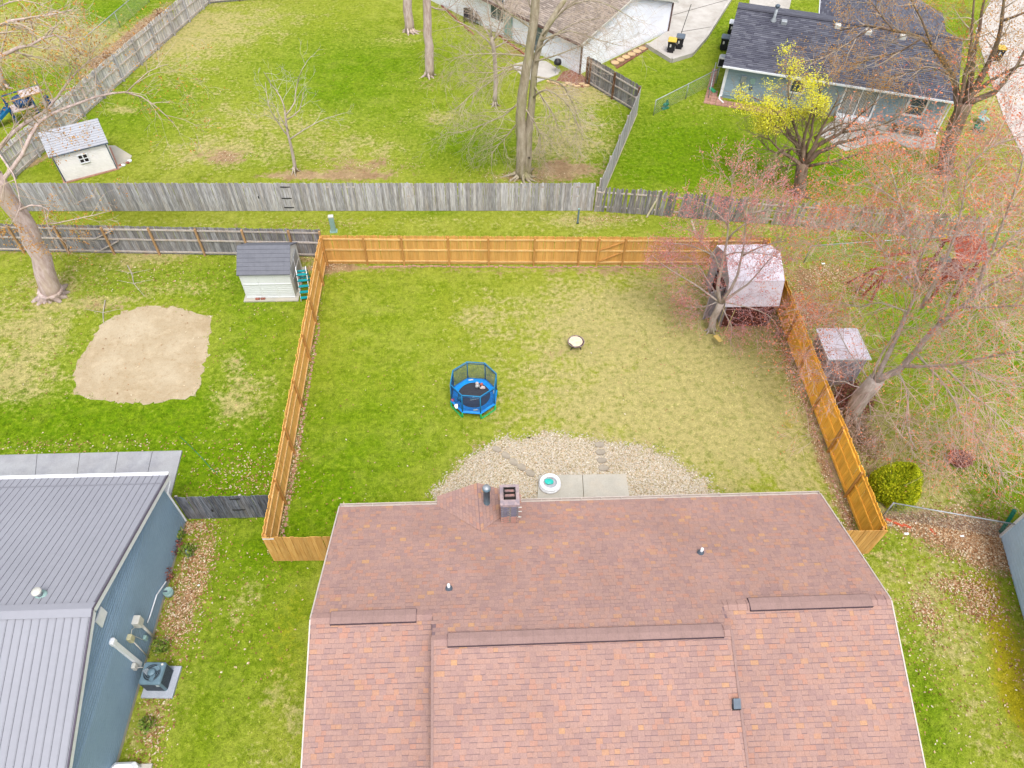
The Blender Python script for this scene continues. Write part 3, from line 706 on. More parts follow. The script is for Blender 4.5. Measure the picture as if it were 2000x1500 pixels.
MB().tube([loc_(p) for p in ((BX0+.02, YE+.1, ZE-.1), (BX0+.05, YE+.42, ZE-.3), (BX0+.2, YE+.55, ZE-1.2), (BX0+.2, YE+.3, .2))], .04, 8).build('downspout', TANTRIM, H, smooth=True)
# chimney
cb = hit(995, 1021, (0, YE, ZE), (0, SL, 1)); ct = zat(cb.x, cb.y + .0, 995, 974)
tag(H, None); cw, cdp = .28, .35
chx, chy = cb.x - .0, cb.y + cdp; z0c, ztop = 2.3, cb.z + 1.32
ch = bpy.data.objects.new('chimney', None); COL.objects.link(ch); ch.parent = H; ch.location = loc_((chx, chy, 0))
b = MB().box((-cw+.01, -cdp+.01, z0c), (cw-.01, cdp-.01, ztop - .16)); b.build('mortar_core', MORTAR, ch)
bw, bh = .2, .072
n_br = 0
BRM = mat('chimney_brick_lower', c_(206,160,148), c_(186,136,124), 5, .85, rnd=.1, bump=.2); BRD = mat('chimney_brick_sooty', c_(140,134,150), c_(112,112,130), 5, .85, rnd=.14, bump=.2)
zz = z0c + .3; row = 0
bmf = MB().bev((-.095, -.012, 0), (.095, .012, .064), .006).mesh('brick', BRM); bmfd = MB().bev((-.095, -.012, 0), (.095, .012, .064), .006).mesh('brick', BRD)
bsh = MB().bev((-.04, -.012, 0), (.04, .012, .064), .006).mesh('brick', BRM); bshd = MB().bev((-.04, -.012, 0), (.04, .012, .064), .006).mesh('brick', BRD)
while zz < ztop - .2:
    sooty = zz > cb.z + .36 + random.uniform(-.03, .03)
    for (cx_, cy_, rz, ln) in ((0, -cdp, 0, 2*cw), (0, cdp, 0, 2*cw), (-cw, 0, PI/2, 2*cdp), (cw, 0, PI/2, 2*cdp)):
        k = 3; off = (row % 2) * .1
        x = -ln/2 + .1 + (0 if not row % 2 else -.0)
        n_ = int(ln / .205)
        for i in range(n_):
            xx = -ln/2 + ln * (i + .5) / n_ + (.04 if row % 2 else -.04) * (1 if i < n_ - 1 else .3)
            px_, py_ = cx_ + xx * math.cos(rz), cy_ + xx * math.sin(rz)
            link('brick', bmfd if sooty else bmf, ch, (px_, py_, zz), (0, 0, rz))
    zz += bh; row += 1
b = MB().bev((-cw-.05, -cdp-.05, ztop-.16), (cw+.05, cdp+.05, ztop-.02), .02); b.build('crown', mat('stained_mortar_crown', c_(206,180,176), c_(160,146,154), 5, .9, bump=.3), ch)
for s_ in (-1, 1):
    pass
b = MB(); fw, fy = .2, .2
for (a, c) in (((-fw,-fy),(fw,-fy+.03)),((-fw,fy-.03),(fw,fy)),((-fw,-fy),(-fw+.03,fy)),((fw-.03,-fy),(fw,fy)),((-fw,-.015),(fw,.015))):
    b.box((a[0], a[1], ztop-.02), (c[0], c[1], ztop+.12))
b.build('flue_frame', DARK, ch)
MB().box((-fw+.04, -fy+.04, ztop-.019), (fw-.04, fy-.04, ztop+.03)).build('flue_tile', mat('flue_tile', c_(196,150,140), c_(120,110,120), 8, .9), ch)
for dz in (.25, .62, .9):
    MB().tube([(cw-.02, -cdp+.08, cb.z+dz), (cw+.13, -cdp+.08, cb.z+dz)], .018, 8).build('wire_bracket', OFFW, ch)
# metal flue beside it
fl = hit(951, 992, (0, YE, ZE), (0, SL, 1)); f = bpy.data.objects.new('flue_pipe', None); COL.objects.link(f); f.parent = H; f.location = loc_((fl.x, fl.y, fl.z - .06))
MB().lathe([(.0,0),(.16,.02),(.14,.10),(.115,.14),(.112,1.3),(.14,1.31),(.14,1.42),(.0,1.43)], n=20).build('pipe', ACM, f, True)
MB().lathe([(.12,1.432),(.12,1.46),(.0,1.47)], n=18).build('cap', GALV, f, True)
MB().lathe([(.135,.1),(.2,.12),(.2,.16),(.11,.2)], n=20).build('storm_collar', GALV, f, True)
MB().obox((.1,-.12,.02), (.28,0,0), (0,.5,-.18), (0,0,.02)).build('flashing', GALV, f)
# plumbing vents and box vent
for px, py in ((877,1150),(1368,1080)):
    p = hit(px, py, (0, YE, ZE), (0, SL, 1)); v_ = bpy.data.objects.new('plumbing_vent', None); COL.objects.link(v_); v_.parent = H; v_.location = loc_(p)
    MB().lathe([(.12,-.05),(.11,.05),(.06,.12),(.058,.15)], n=16).build('rubber_boot', GREYP, v_, True)
    MB().lathe([(.045,.05),(.045,.30),(.032,.30),(.032,.2)], n=14).build('white_pipe', WHITE, v_, True)
    MB().obox((-.2,-.14,.02), (.4,0,0), (0,.26,-.26*SL), (0,0,.012)).build('flashing', CAPSH, v_)
p = hit(1437, 1378, (0, YC, ZC), (0, -sc_, 1)); v_ = bpy.data.objects.new('box_vent', None); COL.objects.link(v_); v_.parent = H; v_.location = loc_(p)
MB().box((-.12,-.12,-.04), (.12,.12,.03)).build('base', BLACKP, v_)
MB().add([(-.10,-.10,.03),(.10,-.10,.03),(.10,.12,.03),(-.10,.12,.03),(-.10,-.12,.10),(.10,-.12,.10),(.10,.12,.24),(-.10,.12,.24)], [(0,1,5,4),(1,2,6,5),(2,3,7,6),(3,0,4,7),(4,5,6,7)]).build('hood', GREYP, v_)
# ---------------------------------------------------------------- blue-sided house with the metal roof (left)
BX = -11.78; BO = Vector((-18.5, 9.0, 0))
HB = thing('metal_roofed_house', 'house with lilac-grey metal roof and slate blue siding', 'house', BO)
def lb(p): return Vector(p) - BO
RX = BX + .16
p_e = hitx(326, 930, RX); p_r = hitx(179, 1190, RX); p_f = hitx(131, 1497, RX)
yE, zE = p_e.y, p_e.z; yR, zR = p_r.y, p_r.z; sB = (zR - zE) / (yE - yR); sF = (zR - p_f.z) / (yR - p_f.y)
yFF = 2.6; zFF = zR - sF * (yR - yFF); XW = -26.5
Lr = math.hypot(yE - yR, zR - zE); Lq = math.hypot(yR - yFF, zR - zFF)
b = MB()
for o, v, L in (((XW, yE, zE), (0, yR - yE, zR - zE), Lr), ((XW, yFF, zFF), (0, yR - yFF, zR - zFF), Lq)):
    m_ = slope_slab(o, (1,0,0), v, RX - XW, L, .12); b.add([lb(p) for p in m_.v], m_.f)
b.build('roof_deck', METALR2, HB)
x = RX - .02; pw = .232
while x > -21:
    for (ya, za, yb_, zb_, wdt) in ((yE + .03, zE, yR, zR, pw), (yFF, zFF, yR, zR, pw)):
        A, B_ = Vector((x - wdt, ya, za)), Vector((x - wdt, yb_, zb_)); d = (B_ - A); n = Vector((1,0,0)).cross(d).normalized()
        if n.z < 0: n = -n
        b = MB(); L_ = d; w1 = wdt - .045
        b.add([lb(q) for q in (A+n*.004, A+Vector((w1,0,0))+n*.004, A+Vector((w1,0,0))+L_+n*.004, A+L_+n*.004,
              A+n*.014, A+Vector((w1,0,0))+n*.014, A+Vector((w1,0,0))+L_+n*.014, A+L_+n*.014)], [(4,5,6,7),(0,1,5,4),(1,2,6,5),(3,0,4,7)])
        r0 = A + Vector((w1 + .012, 0, 0)); b.add([lb(q) for q in (r0, r0+Vector((.022,0,0)), r0+Vector((.022,0,0))+L_, r0+L_, r0+n*.026, r0+Vector((.022,0,0))+n*.026, r0+Vector((.022,0,0))+L_+n*.026, r0+L_+n*.026)], [(4,5,6,7),(0,1,5,4),(1,2,6,5),(3,0,4,7)])
        b.build('roof_panel', METALR, HB)
    x -= pw
b = MB()
for s_, sl_ in ((1, sB), (-1, sF)):
    b.obox(lb((XW, yR, zR + .05)), (RX + .03 - XW, 0, 0), (0, s_ * .22, -sl_ * .22), (0, 0, .014))
b.build('ridge_cap', METALR, HB)
b = MB().obox(lb((XW, yE - .42, zE + .42 * sB + .02)), (RX - XW, 0, 0), (0, .03, -.03 * sB), (0, 0, .03)); b.build('snow_guard', METALR2, HB)
b = MB(); b.bar(lb((RX+.03, yE+.03, zE-.09)), lb((RX+.03, yR, zR-.09)), .035, .2); b.bar(lb((RX+.03, yR, zR-.09)), lb((RX+.03, yFF, zFF-.09)), .035, .2); b.build('rake_board', WHITE, HB)
b = MB(); b.bar(lb((RX+.045, yE+.03, zE+.035)), lb((RX+.045, yR, zR+.035)), .05, .03); b.bar(lb((RX+.045, yR, zR+.035)), lb((RX+.045, yFF, zFF+.035)), .05, .03); b.build('rake_flashing', mat('dark_plum_flashing', c_(96,88,104)), HB)
gutter(HB, (XW, yE+.05, zE-.06), (RX, yE+.05, zE-.06), (0,1,0), lb, 'gutter', WHITE, .13, .12, .55)
yW = yE - .42; yW0 = yFF + .4
b = MB().prism([tuple(lb(q))[:2] for q in ((XW, yW0, 0), (BX, yW0, 0), (BX, yW, 0), (XW, yW, 0))], 0, zE - .14); b.build('wall', BLUES, HB)
def roofz(t):
    y = yW0 + (yW - yW0) * t
    return (zR - sB * (y - yR) if y > yR else zR - sF * (yR - y)) - .12
b = MB(); siding(b, lb((BX, yW0, 0)), lb((BX, yW, 0)), .16, roofz, (1, 0, 0), .125, .03)
b.add([lb((BX+.001, yW0, .1)), lb((BX+.001, yW, .1)), lb((BX+.001, yW, roofz(1))), lb((BX+.001, yR, roofz((yR-yW0)/(yW-yW0)))), lb((BX+.001, yW0, roofz(0)))], [(0,1,2,3,4)])
b.build('siding', BLUES, HB)
MB().box(lb((BX - .02, yW0, 0)), lb((BX + .03, yW, .14))).build('foundation', CONC, HB)
MB().box(lb((BX - .03, yW - .05, .1)), lb((BX + .04, yW + .05, zE - .1))).build('corner_trim', BLUES, HB)
b = MB(); b.tube([lb(q) for q in ((RX, yE+.1, zE-.1), (RX-.02, yE-.05, zE-.35), (BX+.05, yW+.08, zE-.6), (BX+.05, yW+.08, .1))], .04, 6); b.build('downspout', WHITE, HB)
v_ = bpy.data.objects.new('roof_vent', None); COL.objects.link(v_); v_.parent = HB
vp = hit(80, 1163, (0, yR, zR), (0, sB, 1)); v_.location = lb(vp)
MB().lathe([(.19,-.05),(.17,.03),(.10,.06)], n=16).build('flashing', LTEAL, v_, True); MB().lathe([(.09,.05),(.09,.26)], n=16).build('pipe', GALV, v_, True)
MB().lathe([(.13,.24),(.14,.27),(.13,.31),(0,.34)], n=16).build('cap', OFFW, v_, True)
def wq(px, py, o=.0): return lb(hitx(px, py, BX + .02 + o))
a = wq(190, 1189); c = wq(200, 1222)
gv = MB().bev((0, -.24, -.22), (.05, .24, .22), .01); o_ = gv.build('gable_vent_cover', WHITE, HB); o_.location = wq(196, 1205)
b = MB(); P1_ = wq(220, 1254, .06); P2_ = wq(274, 1298, .06); b.bar(P1_, P2_, .14, .1, (1, 0, 0)); o_ = b.build('line_set_cover', WHITE, HB)
MB().bev((-.06, -.11, -.1), (.08, .11, .12), .03).build('end_cap', WHITE, o_, loc=tuple(P1_))
m_ = wq(268, 1214, .1); o_ = MB().bev((-.1, -.15, -.18), (.13, .15, .18), .02).build('meter_box', OFFW, HB); o_.location = m_
MB().tube([m_ + Vector((0, .02, -.18)), Vector((m_.x, m_.y + .02, 0.05))], .045, 8).build('conduit', OFFW, o_ if False else HB, True)
m_ = wq(254, 1247, .06); o_ = MB().bev((-.06, -.1, -.15), (.09, .1, .15), .02).build('junction_box', mat('yellowed_plastic', c_(226,220,180)), HB); o_.location = m_
MB().tube([m_ + Vector((0, 0, -.15)), Vector((m_.x, m_.y - .05, .05))], .022, 8).build('conduit', OFFW, HB, True)
m2_ = wq(283, 1246, .05); o_ = MB().bev((-.05, -.08, -.09), (.07, .08, .09), .02).build('small_box', LTEAL, HB); o_.location = m2_
MB().tube([m_ + Vector((.02,.1,.05)), m_ + Vector((.02,.25,.1)), wq(268,1214,.1) + Vector((0,0,-.2))], .01, 5).build('wire', OFFW, HB)
MB().tube([m_ + Vector((.02,.12,0)), m2_ + Vector((0,-.1,.1)), m2_], .01, 5).build('wire', OFFW, HB)
MB().tube([wq(288,1216,.05), wq(294,1200,.05), wq(306,1162,.05), wq(324,1136,.05)], .022, 6).build('downpipe', WHITE, HB)
m_ = wq(262, 1302, .06); o_ = MB().bev((-.05, -.09, -.12), (.08, .09, .12), .02).build('disconnect_box', OFFW, HB); o_.location = m_
MB().tube([m_ + Vector((.08, 0, -.1)), m_ + Vector((.2, .05, -.25)), m_ + Vector((.28, .12, -.1))], .018, 6).build('cable', OFFW, HB)
# ---------------------------------------------------------------- generic gabled house
def gabled(name, label, O, rot, W, D, zeave, zridge, yridge, wallm, roofdeck, shm, oh=.35, lap=.12, tw=(.25,.5), expo=.16, near=0, back=True):
    t = thing(name, label, 'house', (O[0], O[1], 0), rot); M = t.matrix_basis.copy()
    M = Matrix.Translation(Vector((O[0], O[1], 0))) @ Matrix.Rotation(rot, 4, 'Z')
    def prof(y): return zeave + (zridge - zeave) * (y / yridge if y < yridge else (D - y) / (D - yridge))
    b = MB(); b.box((.02, .02, 0), (W - .02, D - .02, zeave - .02)); b.add([(.02,.02,zeave-.03),(.02,yridge,zridge-.05),(.02,D-.02,zeave-.03),(W-.02,.02,zeave-.03),(W-.02,yridge,zridge-.05),(W-.02,D-.02,zeave-.03)], [(0,2,1),(3,4,5)])
    b.build('wall', wallm, t)
    b = MB(); siding(b, (0,0,0), (W,0,0), .2, lambda q: zeave - .02, (0,-1,0), lap, .02)
    siding(b, (0,0,0), (0,D,0), .2, lambda q: prof(q*D) - .03, (-1,0,0), lap, .02); siding(b, (W,0,0), (W,D,0), .2, lambda q: prof(q*D) - .03, (1,0,0), lap, .02)
    tag(b.build('siding', wallm, t), kind='stuff')
    s1 = (zridge - zeave) / yridge; s2 = (zridge - zeave) / (D - yridge)
    b = MB(); tabs = []
    for (o, v, L) in (((-oh, -oh, zeave - s1*oh + .06), (0, 1, s1), math.hypot(yridge + oh, s1*(yridge + oh))), ((-oh, D+oh, zeave - s2*oh + .06), (0, -1, s2), math.hypot(D - yridge + oh, s2*(D-yridge+oh)))):
        m_ = slope_slab(o, (1,0,0), v, W + 2*oh, L, .1); b.add(m_.v, m_.f)
        tabs += shingles(o, (1,0,0), v, W + 2*oh, L, expo, tw, lift=.02)
    b.build('roof', roofdeck, t)
    mb = MB()
    for c, vs, tn in tabs: mb.cur = tn; mb.add(vs, BOXF)
    tag(mb.build('shingles', shm, t, attr=True), kind='stuff')
    b = MB(); b.box((-oh, yridge-.15, zridge+.05), (W+oh, yridge+.15, zridge+.09)); b.build('ridge_cap', roofdeck, t)
    return t
WT = gabled('blue_sided_house', 'pale blue house with dark slate-coloured shingle roof and sliding patio door', (16.87, 46.41), math.atan2(-4.65, 13.13), 13.95, 9.8, 2.42, 3.95, 4.9, PBLUES, SLDECK, SLATE, .38, .12, (.2, .6), .17)
gutter(WT, (-.38, -.40, 2.34), (14.3, -.40, 2.34), (0,-1,0), lambda p: p, 'gutter', WHITE, .12, .11, 1.2)
MB().box((-.06,-.06,.1),(.05,.05,2.35)).build('corner_trim', WHITE, WT); MB().box((13.9,-.06,.1),(14.01,.05,2.35)).build('corner_trim', WHITE, WT)
MB().tube([(-.1,-.42,2.3),(-.1,-.2,2.05),(-.1,-.12,.2),(-.1,-.35,.06),(.25,-.8,.05)], .05, 6).build('downspout', WHITE, WT)
MB().tube([(14.1,-.42,2.3),(14.1,-.15,2.05),(14.1,-.12,.2),(14.1,-.4,.06)], .05, 6).build('downspout', WHITE, WT)
# sliding door
def window(t, x0, x1, z0, z1, name='window', cols=2, rows=1, fr=.09, glass=None, y=-.03):
    w_ = bpy.data.objects.new(name, None); COL.objects.link(w_); w_.parent = t; w_.location = (x0, y, z0)
    W_, H_ = x1 - x0, z1 - z0; b = MB()
    b.box((-fr, -.04, -fr), (0, .02, H_+fr)); b.box((W_, -.04, -fr), (W_+fr, .02, H_+fr)); b.box((0, -.04, H_), (W_, .02, H_+fr)); b.box((0, -.06, -fr), (W_, .02, 0))
    for i in range(1, cols): b.box((W_*i/cols-.025, -.035, 0), (W_*i/cols+.025, .02, H_))
    for i in range(1, rows): b.box((0, -.03, H_*i/rows-.02), (W_, .02, H_*i/rows+.02))
    b.build('frame', WHITE, w_)
    for i in range(cols):
        for j in range(rows):
            MB().box((W_*i/cols+.026, -.012, H_*j/rows+.021), (W_*(i+1)/cols-.026, -.002, H_*(j+1)/rows-.021)).build('pane', glass or GLASS, w_)
    return w_
sd_ = window(WT, 7.75, 9.75, .28, 2.15, 'sliding_door', 2, 1, .1, CURT)
b = MB()
for i in range(22):
    x = .08 + i * .085; b.box((x, -.022, .05), (x+.035, -.014, 1.82))
b.build('vertical_blinds', OFFW, sd_)
MB().box((7.7,-.5,.05),(9.8,-.1,.22)).build('door_step', WHITE, WT)
window(WT, 11.75, 12.75, .95, 2.1, 'window', 1, 2, .12)
window(WT, 4.3, 5.1, 1.2, 2.0, 'window', 1, 1, .1)
MB().bev((1.0,-.14,1.25),(1.35,-.02,1.75),.02).build('meter_box', GALV, WT); MB().tube([(1.17,-.08,1.25),(1.17,-.08,.1)], .04, 6).build('conduit', GALV, WT)
MB().bev((1.6,-.1,1.3),(1.95,-.02,1.7),.02).build('panel_box', LTEAL, WT); MB().bev((1.7,-.12,.9),(1.9,-.02,1.1),.02).build('meter_box', GREYP, WT)
for (x, y, s_) in ((2.9,4.1,1),(6.4,4.45,1),(8.4,4.3,1),(10.6,4.3,1)):
    z = 2.42 + (3.95-2.42)*y/4.9 + .06; MB().bev((x-.2,y-.2,z-.04),(x+.2,y+.2,z+.2),.04).build('roof_vent', OFFW if x > 3 else GALV, WT)
v_ = bpy.data.objects.new('flue_pipe', None); COL.objects.link(v_); v_.parent = WT; v_.location = (2.2, 4.2, 3.75)
MB().lathe([(.22,-.05),(.2,.05),(.1,.25),(.09,.95)], n=14).build('pipe', GALV, v_, True); MB().lathe([(.16,.93),(.16,1.05),(.05,1.12)], n=14).build('cap', GREYP, v_, True)
# street wing of the same house
sw = 8.2; x0 = 5.9
b = MB(); b.box((x0, 5, 0), (x0+sw, 13, 2.4)); b.build('wing_wall', PBLUES, WT)
b = MB(); tabs = []; zr = 4.0; s_ = (zr - 2.3) / (sw/2 + .35)
for (o, u_, v_) in (((x0-.35, 13.3, 2.35), (0,-1,0), (1,0,s_)), ((x0+sw+.35, 4.9, 2.35), (0,1,0), (-1,0,s_))):
    m_ = slope_slab(o, u_, v_, 8.4, math.hypot(sw/2+.35, zr-2.3), .1); b.add(m_.v, m_.f); tabs += [t_ for t_ in shingles(o, u_, v_, 8.4, math.hypot(sw/2+.35, zr-2.3), .17, (.2,.6), lift=.02)]
b.build('wing_roof', SLDECK, WT); mb = MB()
for c, vs, tn in tabs: mb.cur = tn; mb.add(vs, BOXF)
tag(mb.build('wing_shingles', SLATE, WT, attr=True), kind='stuff')
MB().bar((x0-.36, 4.95, 2.33), (x0-.36, 13.3, 2.33), .04, .14).build('wing_gutter', WHITE, WT)
# brick planter border at its corner, white-sided house
ang = math.atan2(6.69, 7.59)
# local frame: x runs along the yard wall (up-left), so build with the gable end at x = 0
ang2 = math.atan2(.75, -.66) - PI
WH = thing('white_sided_house', 'white-sided house with weathered taupe shingles beside the concrete driveway', 'house', (7.32, 49.76, 0), ang)
Wg = 10.1; Dg = 17.0
def wp(u, v, z): return (u, v, z)
b = MB(); b.box((0, 0, 0), (Wg, Dg, 2.4)); zr = 4.05
b.add([(0,0,2.38),(Wg/2,0,zr-.06),(Wg,0,2.38),(0,Dg,2.38),(Wg/2,Dg,zr-.06),(Wg,Dg,2.38)], [(0,1,2),(3,5,4)]); b.build('wall', WSIDE, WH)
b = MB(); siding(b, (0,0,0), (Wg,0,0), .15, lambda q: 2.4 + (zr-2.4)*(1-abs(q-.5)*2) - .05, (0,-1,0), .12, .02); siding(b, (0,0,0), (0,Dg,0), .15, lambda q: 2.38, (-1,0,0), .12, .02)
tag(b.build('siding', WSIDE, WH), kind='stuff')
b = MB(); tabs = []; s_ = (zr - 2.4) / (Wg/2); Lw = math.hypot(Wg/2+.4, s_*(Wg/2+.4))
for (o, u_, v_) in (((-.4, -.25, 2.4 - .4*s_ + .06), (0,1,0), (1,0,s_)), ((Wg+.4, -.25, 2.4 - .4*s_ + .06), (0,1,0), (-1,0,s_))):
    m_ = slope_slab(o, u_, v_, Dg + .5, Lw, .1); b.add(m_.v, m_.f); tabs += shingles(o, u_, v_, Dg + .5, Lw, .17, (.2,.5), lift=.02)
b.build('roof', TPDECK, WH); mb = MB()
for c, vs, tn in tabs: mb.cur = tn; mb.add(vs, BOXF)
tag(mb.build('shingles', TAUPE, WH, attr=True), kind='stuff')
MB().bar((-.42,-.25,2.24), (-.42, Dg, 2.24), .1, .12).build('gutter', mat('brown_gutter', c_(120,92,84)), WH); MB().bar((Wg+.42,-.25,2.24), (Wg+.42, Dg, 2.24), .1, .12).build('gutter', bpy.data.materials['brown_gutter'], WH)
for x in (-.06, Wg+.06): MB().box((x-.05, -.1, 0), (x+.05, 0, 2.2)).build('downspout', bpy.data.materials['brown_gutter'], WH)
b = MB(); b.bar((-.4,-.27,2.4-.4*s_), (Wg/2,-.27,zr), .04, .14); b.bar((Wg/2,-.27,zr), (Wg+.4,-.27,2.4-.4*s_), .04, .14); b.build('rake_board', OFFW, WH)
dr = window(WH, 0, 1, .1, 2.1, 'patio_door', 1, 1, .1, CURT); dr.location = (-.03, 4.9, .1); dr.rotation_euler = (0, 0, -PI/2)
dr = window(WH, 0, 1.4, .1, 2.1, 'window', 2, 1, .1, GLASS); dr.location = (-.03, 9.4, 1.0); dr.rotation_euler = (0, 0, -PI/2)
MB().box((-.1, 7.0, .1), (-.02, 7.9, 2.1)).build('back_door', LTEAL, WH)
# low wall round the driveway
lw = thing('driveway_retaining_wall', 'low concrete retaining wall bending round the driveway with the trash carts', 'wall')
wpth = PX((1262,92),(1311,122),(1350,110),(1378,78),(1402,40),(1440,-20))
for a, c in zip(wpth[:-1], wpth[1:]):
    MB().bar(a + Vector((0,0,.12)), c + Vector((0,0,.12)), .2, .36).build('concrete_block', CONC_W, lw)
# neighbour on the right edge
EH = thing('powder_blue_house', 'powder blue clapboard house cut off by the right edge', 'house', (*G(1953,1049)[:2], 0), 0)
d_ = (G(1990,1180) - G(1953,1049)); EH.rotation_euler = (0, 0, math.atan2(d_.y, d_.x) + PI/2)
MB().box((.02, -9, 0), (9, -.02, 2.6)).build('wall', EBLUES, EH)
b = MB(); siding(b, (0, -9, 0), (0, 0, 0), .1, lambda q: 2.6, (-1, 0, 0), .15, .022); siding(b, (0,0,0), (9,0,0), .1, lambda q: 2.6, (0,1,0), .15, .022); tag(b.build('siding', EBLUES, EH), kind='stuff')
MB().box((-.05,-.06,0),(.05,.05,2.55)).build('corner_trim', WHITE, EH)
MB().add([(-.4,-9.4,2.6),(9.4,-9.4,2.6),(9.4,.4,2.6),(-.4,.4,2.6),(4.5,-4.5,4.4)], [(3,2,1,0),(0,1,4),(1,2,4),(2,3,4),(3,0,4)]).build('roof', SLDECK, EH)
# ---------------------------------------------------------------- fences
def picket_mesh(mt, w, h, th=.018, top='dog', nm='picket'):
    b = MB(); c = w * .22
    if top == 'flat': pf = [(0,0),(w,0),(w,h),(0,h)]
    elif top == 'point': pf = [(0,0),(w,0),(w,h-.07),(w*.5,h),(0,h-.07)]
    else: pf = [(0,0),(w,0),(w,h-c),(w-c,h),(c,h),(0,h-c)]
    n = len(pf); vs = [(x, -th/2, z) for x, z in pf] + [(x, th/2, z) for x, z in pf]
    fs = [tuple(range(n)), tuple(range(2*n-1, n-1, -1))] + [(i, n+i, n+(i+1) % n, (i+1) % n) for i in range(n)]
    fs = [tuple(reversed(f)) if k == 1 else f for k, f in enumerate(fs)]
    b.add(vs, fs); me = b.mesh(nm, mt); 
    return me
def fence(name, label, A, B, h=1.8, pm=CEDAR, rm=CEDAR2, pw=.137, gap=.004, side=1, posts=None, post_step=2.4, rails=(.25,.95,1.6), rail=(.04,.09), post=.09, jit=.01, tilt=.006, lean=0.0, top='dog', zj=.0, miss=(), post_h=None, pth=.018, postm=None, group=None, railm=None):
    A, B = Vector((A[0], A[1], 0)), Vector((B[0], B[1], 0)); d = B - A; L = d.length
    t = thing(name, label, 'fence', A, math.atan2(d.y, d.x), group)
    n = int(L / (pw + gap)); st = L / n
    mesh = [picket_mesh(pm, st - gap, hh, pth, top) for hh in (h - .0, h - .012 - jit, h + jit * .7)]
    for i in range(n):
        if i in miss: continue
        link('picket', mesh[random.choice((0, 0, 1, 2))], t, (i * st + gap / 2, random.uniform(-.003, .003), .03 + random.uniform(-zj, zj)),
             (lean + random.gauss(0, tilt), random.gauss(0, tilt), 0))
    ph = post_h or h - .02
    xs_ = posts if posts is not None else [min(L - post / 2, i * post_step) for i in range(int(L / post_step) + 1)] + [L - post / 2]
    xs_ = sorted(set(round(max(post/2, min(L - post/2, x)), 3) for x in xs_))
    off = side * (pth / 2 + rail[0] + .004)
    pmh = MB().bev((-post/2, -post/2, 0), (post/2, post/2, ph), .008).mesh('post', postm or rm)
    for x in xs_: link('post', pmh, t, (x, side * (pth/2 + post/2 + .004 + rail[0] * .4), 0), (0, random.gauss(0, .004), 0))
    for i in range(len(xs_) - 1):
        a, c = xs_[i], xs_[i+1]
        if c - a < .25: continue
        for z in rails:
            MB().bar((a + .01, side * (pth/2 + rail[0]/2 + .002), z + random.uniform(-.01,.01)), (c - .01, side * (pth/2 + rail[0]/2 + .002), z + random.uniform(-.01,.01)), rail[0], rail[1]).build('rail', railm or rm, t)
    t['_L'] = L; del t['_L']
    return t, L
def xs_of(t, *px):
    A = Vector(t.location); a = t.rotation_euler.z; u = Vector((math.cos(a), math.sin(a), 0))
    return [(G(*p) - A).dot(u) for p in px]
FH = 1.86
# cedar enclosure
Q0 = G(637, 514); Q0.x = -8.25; Q1 = Vector((-8.06, 12.42, 0)); Q2 = Vector((15.0, 28.75, 0))
pL = [(Vector((G(*p).x, G(*p).y, 0)) - Vector((-8.25, 29.35, 0))).length for p in ((719,512),(790,515),(878,517),(955,519),(1042,521),(1129,522),(1165,523),(1215,523),(1302,523),(1380,523))]
fb, L = fence('cedar_fence', 'long honey-coloured cedar fence with diagonal-braced gate along the back of the yard', (-8.25, 29.35), (14.95, 28.72), FH, CEDAR, CEDAR2, side=-1, posts=[.1] + pL + [20.6, 22.9], rails=(.22, .98, 1.66), railm=CEDAR3)
for z0, z1 in ((.25, .92), (1.0, 1.62)):
    MB().bar((pL[7] + .0, -.05, z0), (pL[8 if False else 7] + 0, -.05, z1), .03, .03) if False else None
gx0, gx1 = pL[6] + .08, pL[7] - .08
for z0, z1 in ((.28, .92), (1.04, 1.6)): MB().bar((gx0, -.055, z0), (gx1, -.055, z1), .04, .085, (0, 1, 0)).build('brace', CEDAR2, fb)
def line_posts(A, B, pxs):
    A, B = Vector((*A, 0)), Vector((*B, 0)); u = (B - A).normalized(); return [(G(*p) - A).dot(u) for p in pxs]
lp = line_posts((-8.25, 29.33), (-8.06, 12.42), ((633,558),(622,634),(607,705),(594,795),(580,885),(563,983)))
fence('cedar_fence', 'honey-coloured cedar fence down the left side of the yard, posts facing in', (-8.25, 29.33), (-8.06, 12.42), FH, CEDAR_L, CEDAR3, side=1, posts=[.1] + lp + [16.85], rails=(.2, .98, 1.62), postm=CEDAR2)
rp = line_posts((14.82, 28.7), (14.62, 12.0), ((1500,590),(1530,665),(1557,727),(1582,803),(1613,883),(1650,971)))
fence('cedar_fence', 'deeper golden cedar fence down the right side of the yard, below the gambrel shed', (14.82, 28.7), (14.62, 12.0), FH, CEDAR_W, CEDAR_W, side=-1, posts=[.1] + rp + [16.6], rails=(.2, .98, 1.68), postm=CEDAR2)
tL, _ = fence('cedar_fence', 'short cedar fence left of the shingled house with small white tag at its corner', (-8.06, 12.36), (-5.2, 12.30), FH, CEDAR_F, CEDAR2, side=1, posts=[.1, 2.7], top='flat')
MB().box((.02, -.02, FH-.1), (.42, -.012, FH-.04)).build('white_tag', WHITE, tL)
fence('cedar_fence', 'short cedar fence closing the gap right of the shingled house', (11.9, 11.95), (14.62, 11.93), FH, CEDAR_F, CEDAR2, side=1, posts=[.1, 2.6], top='flat')
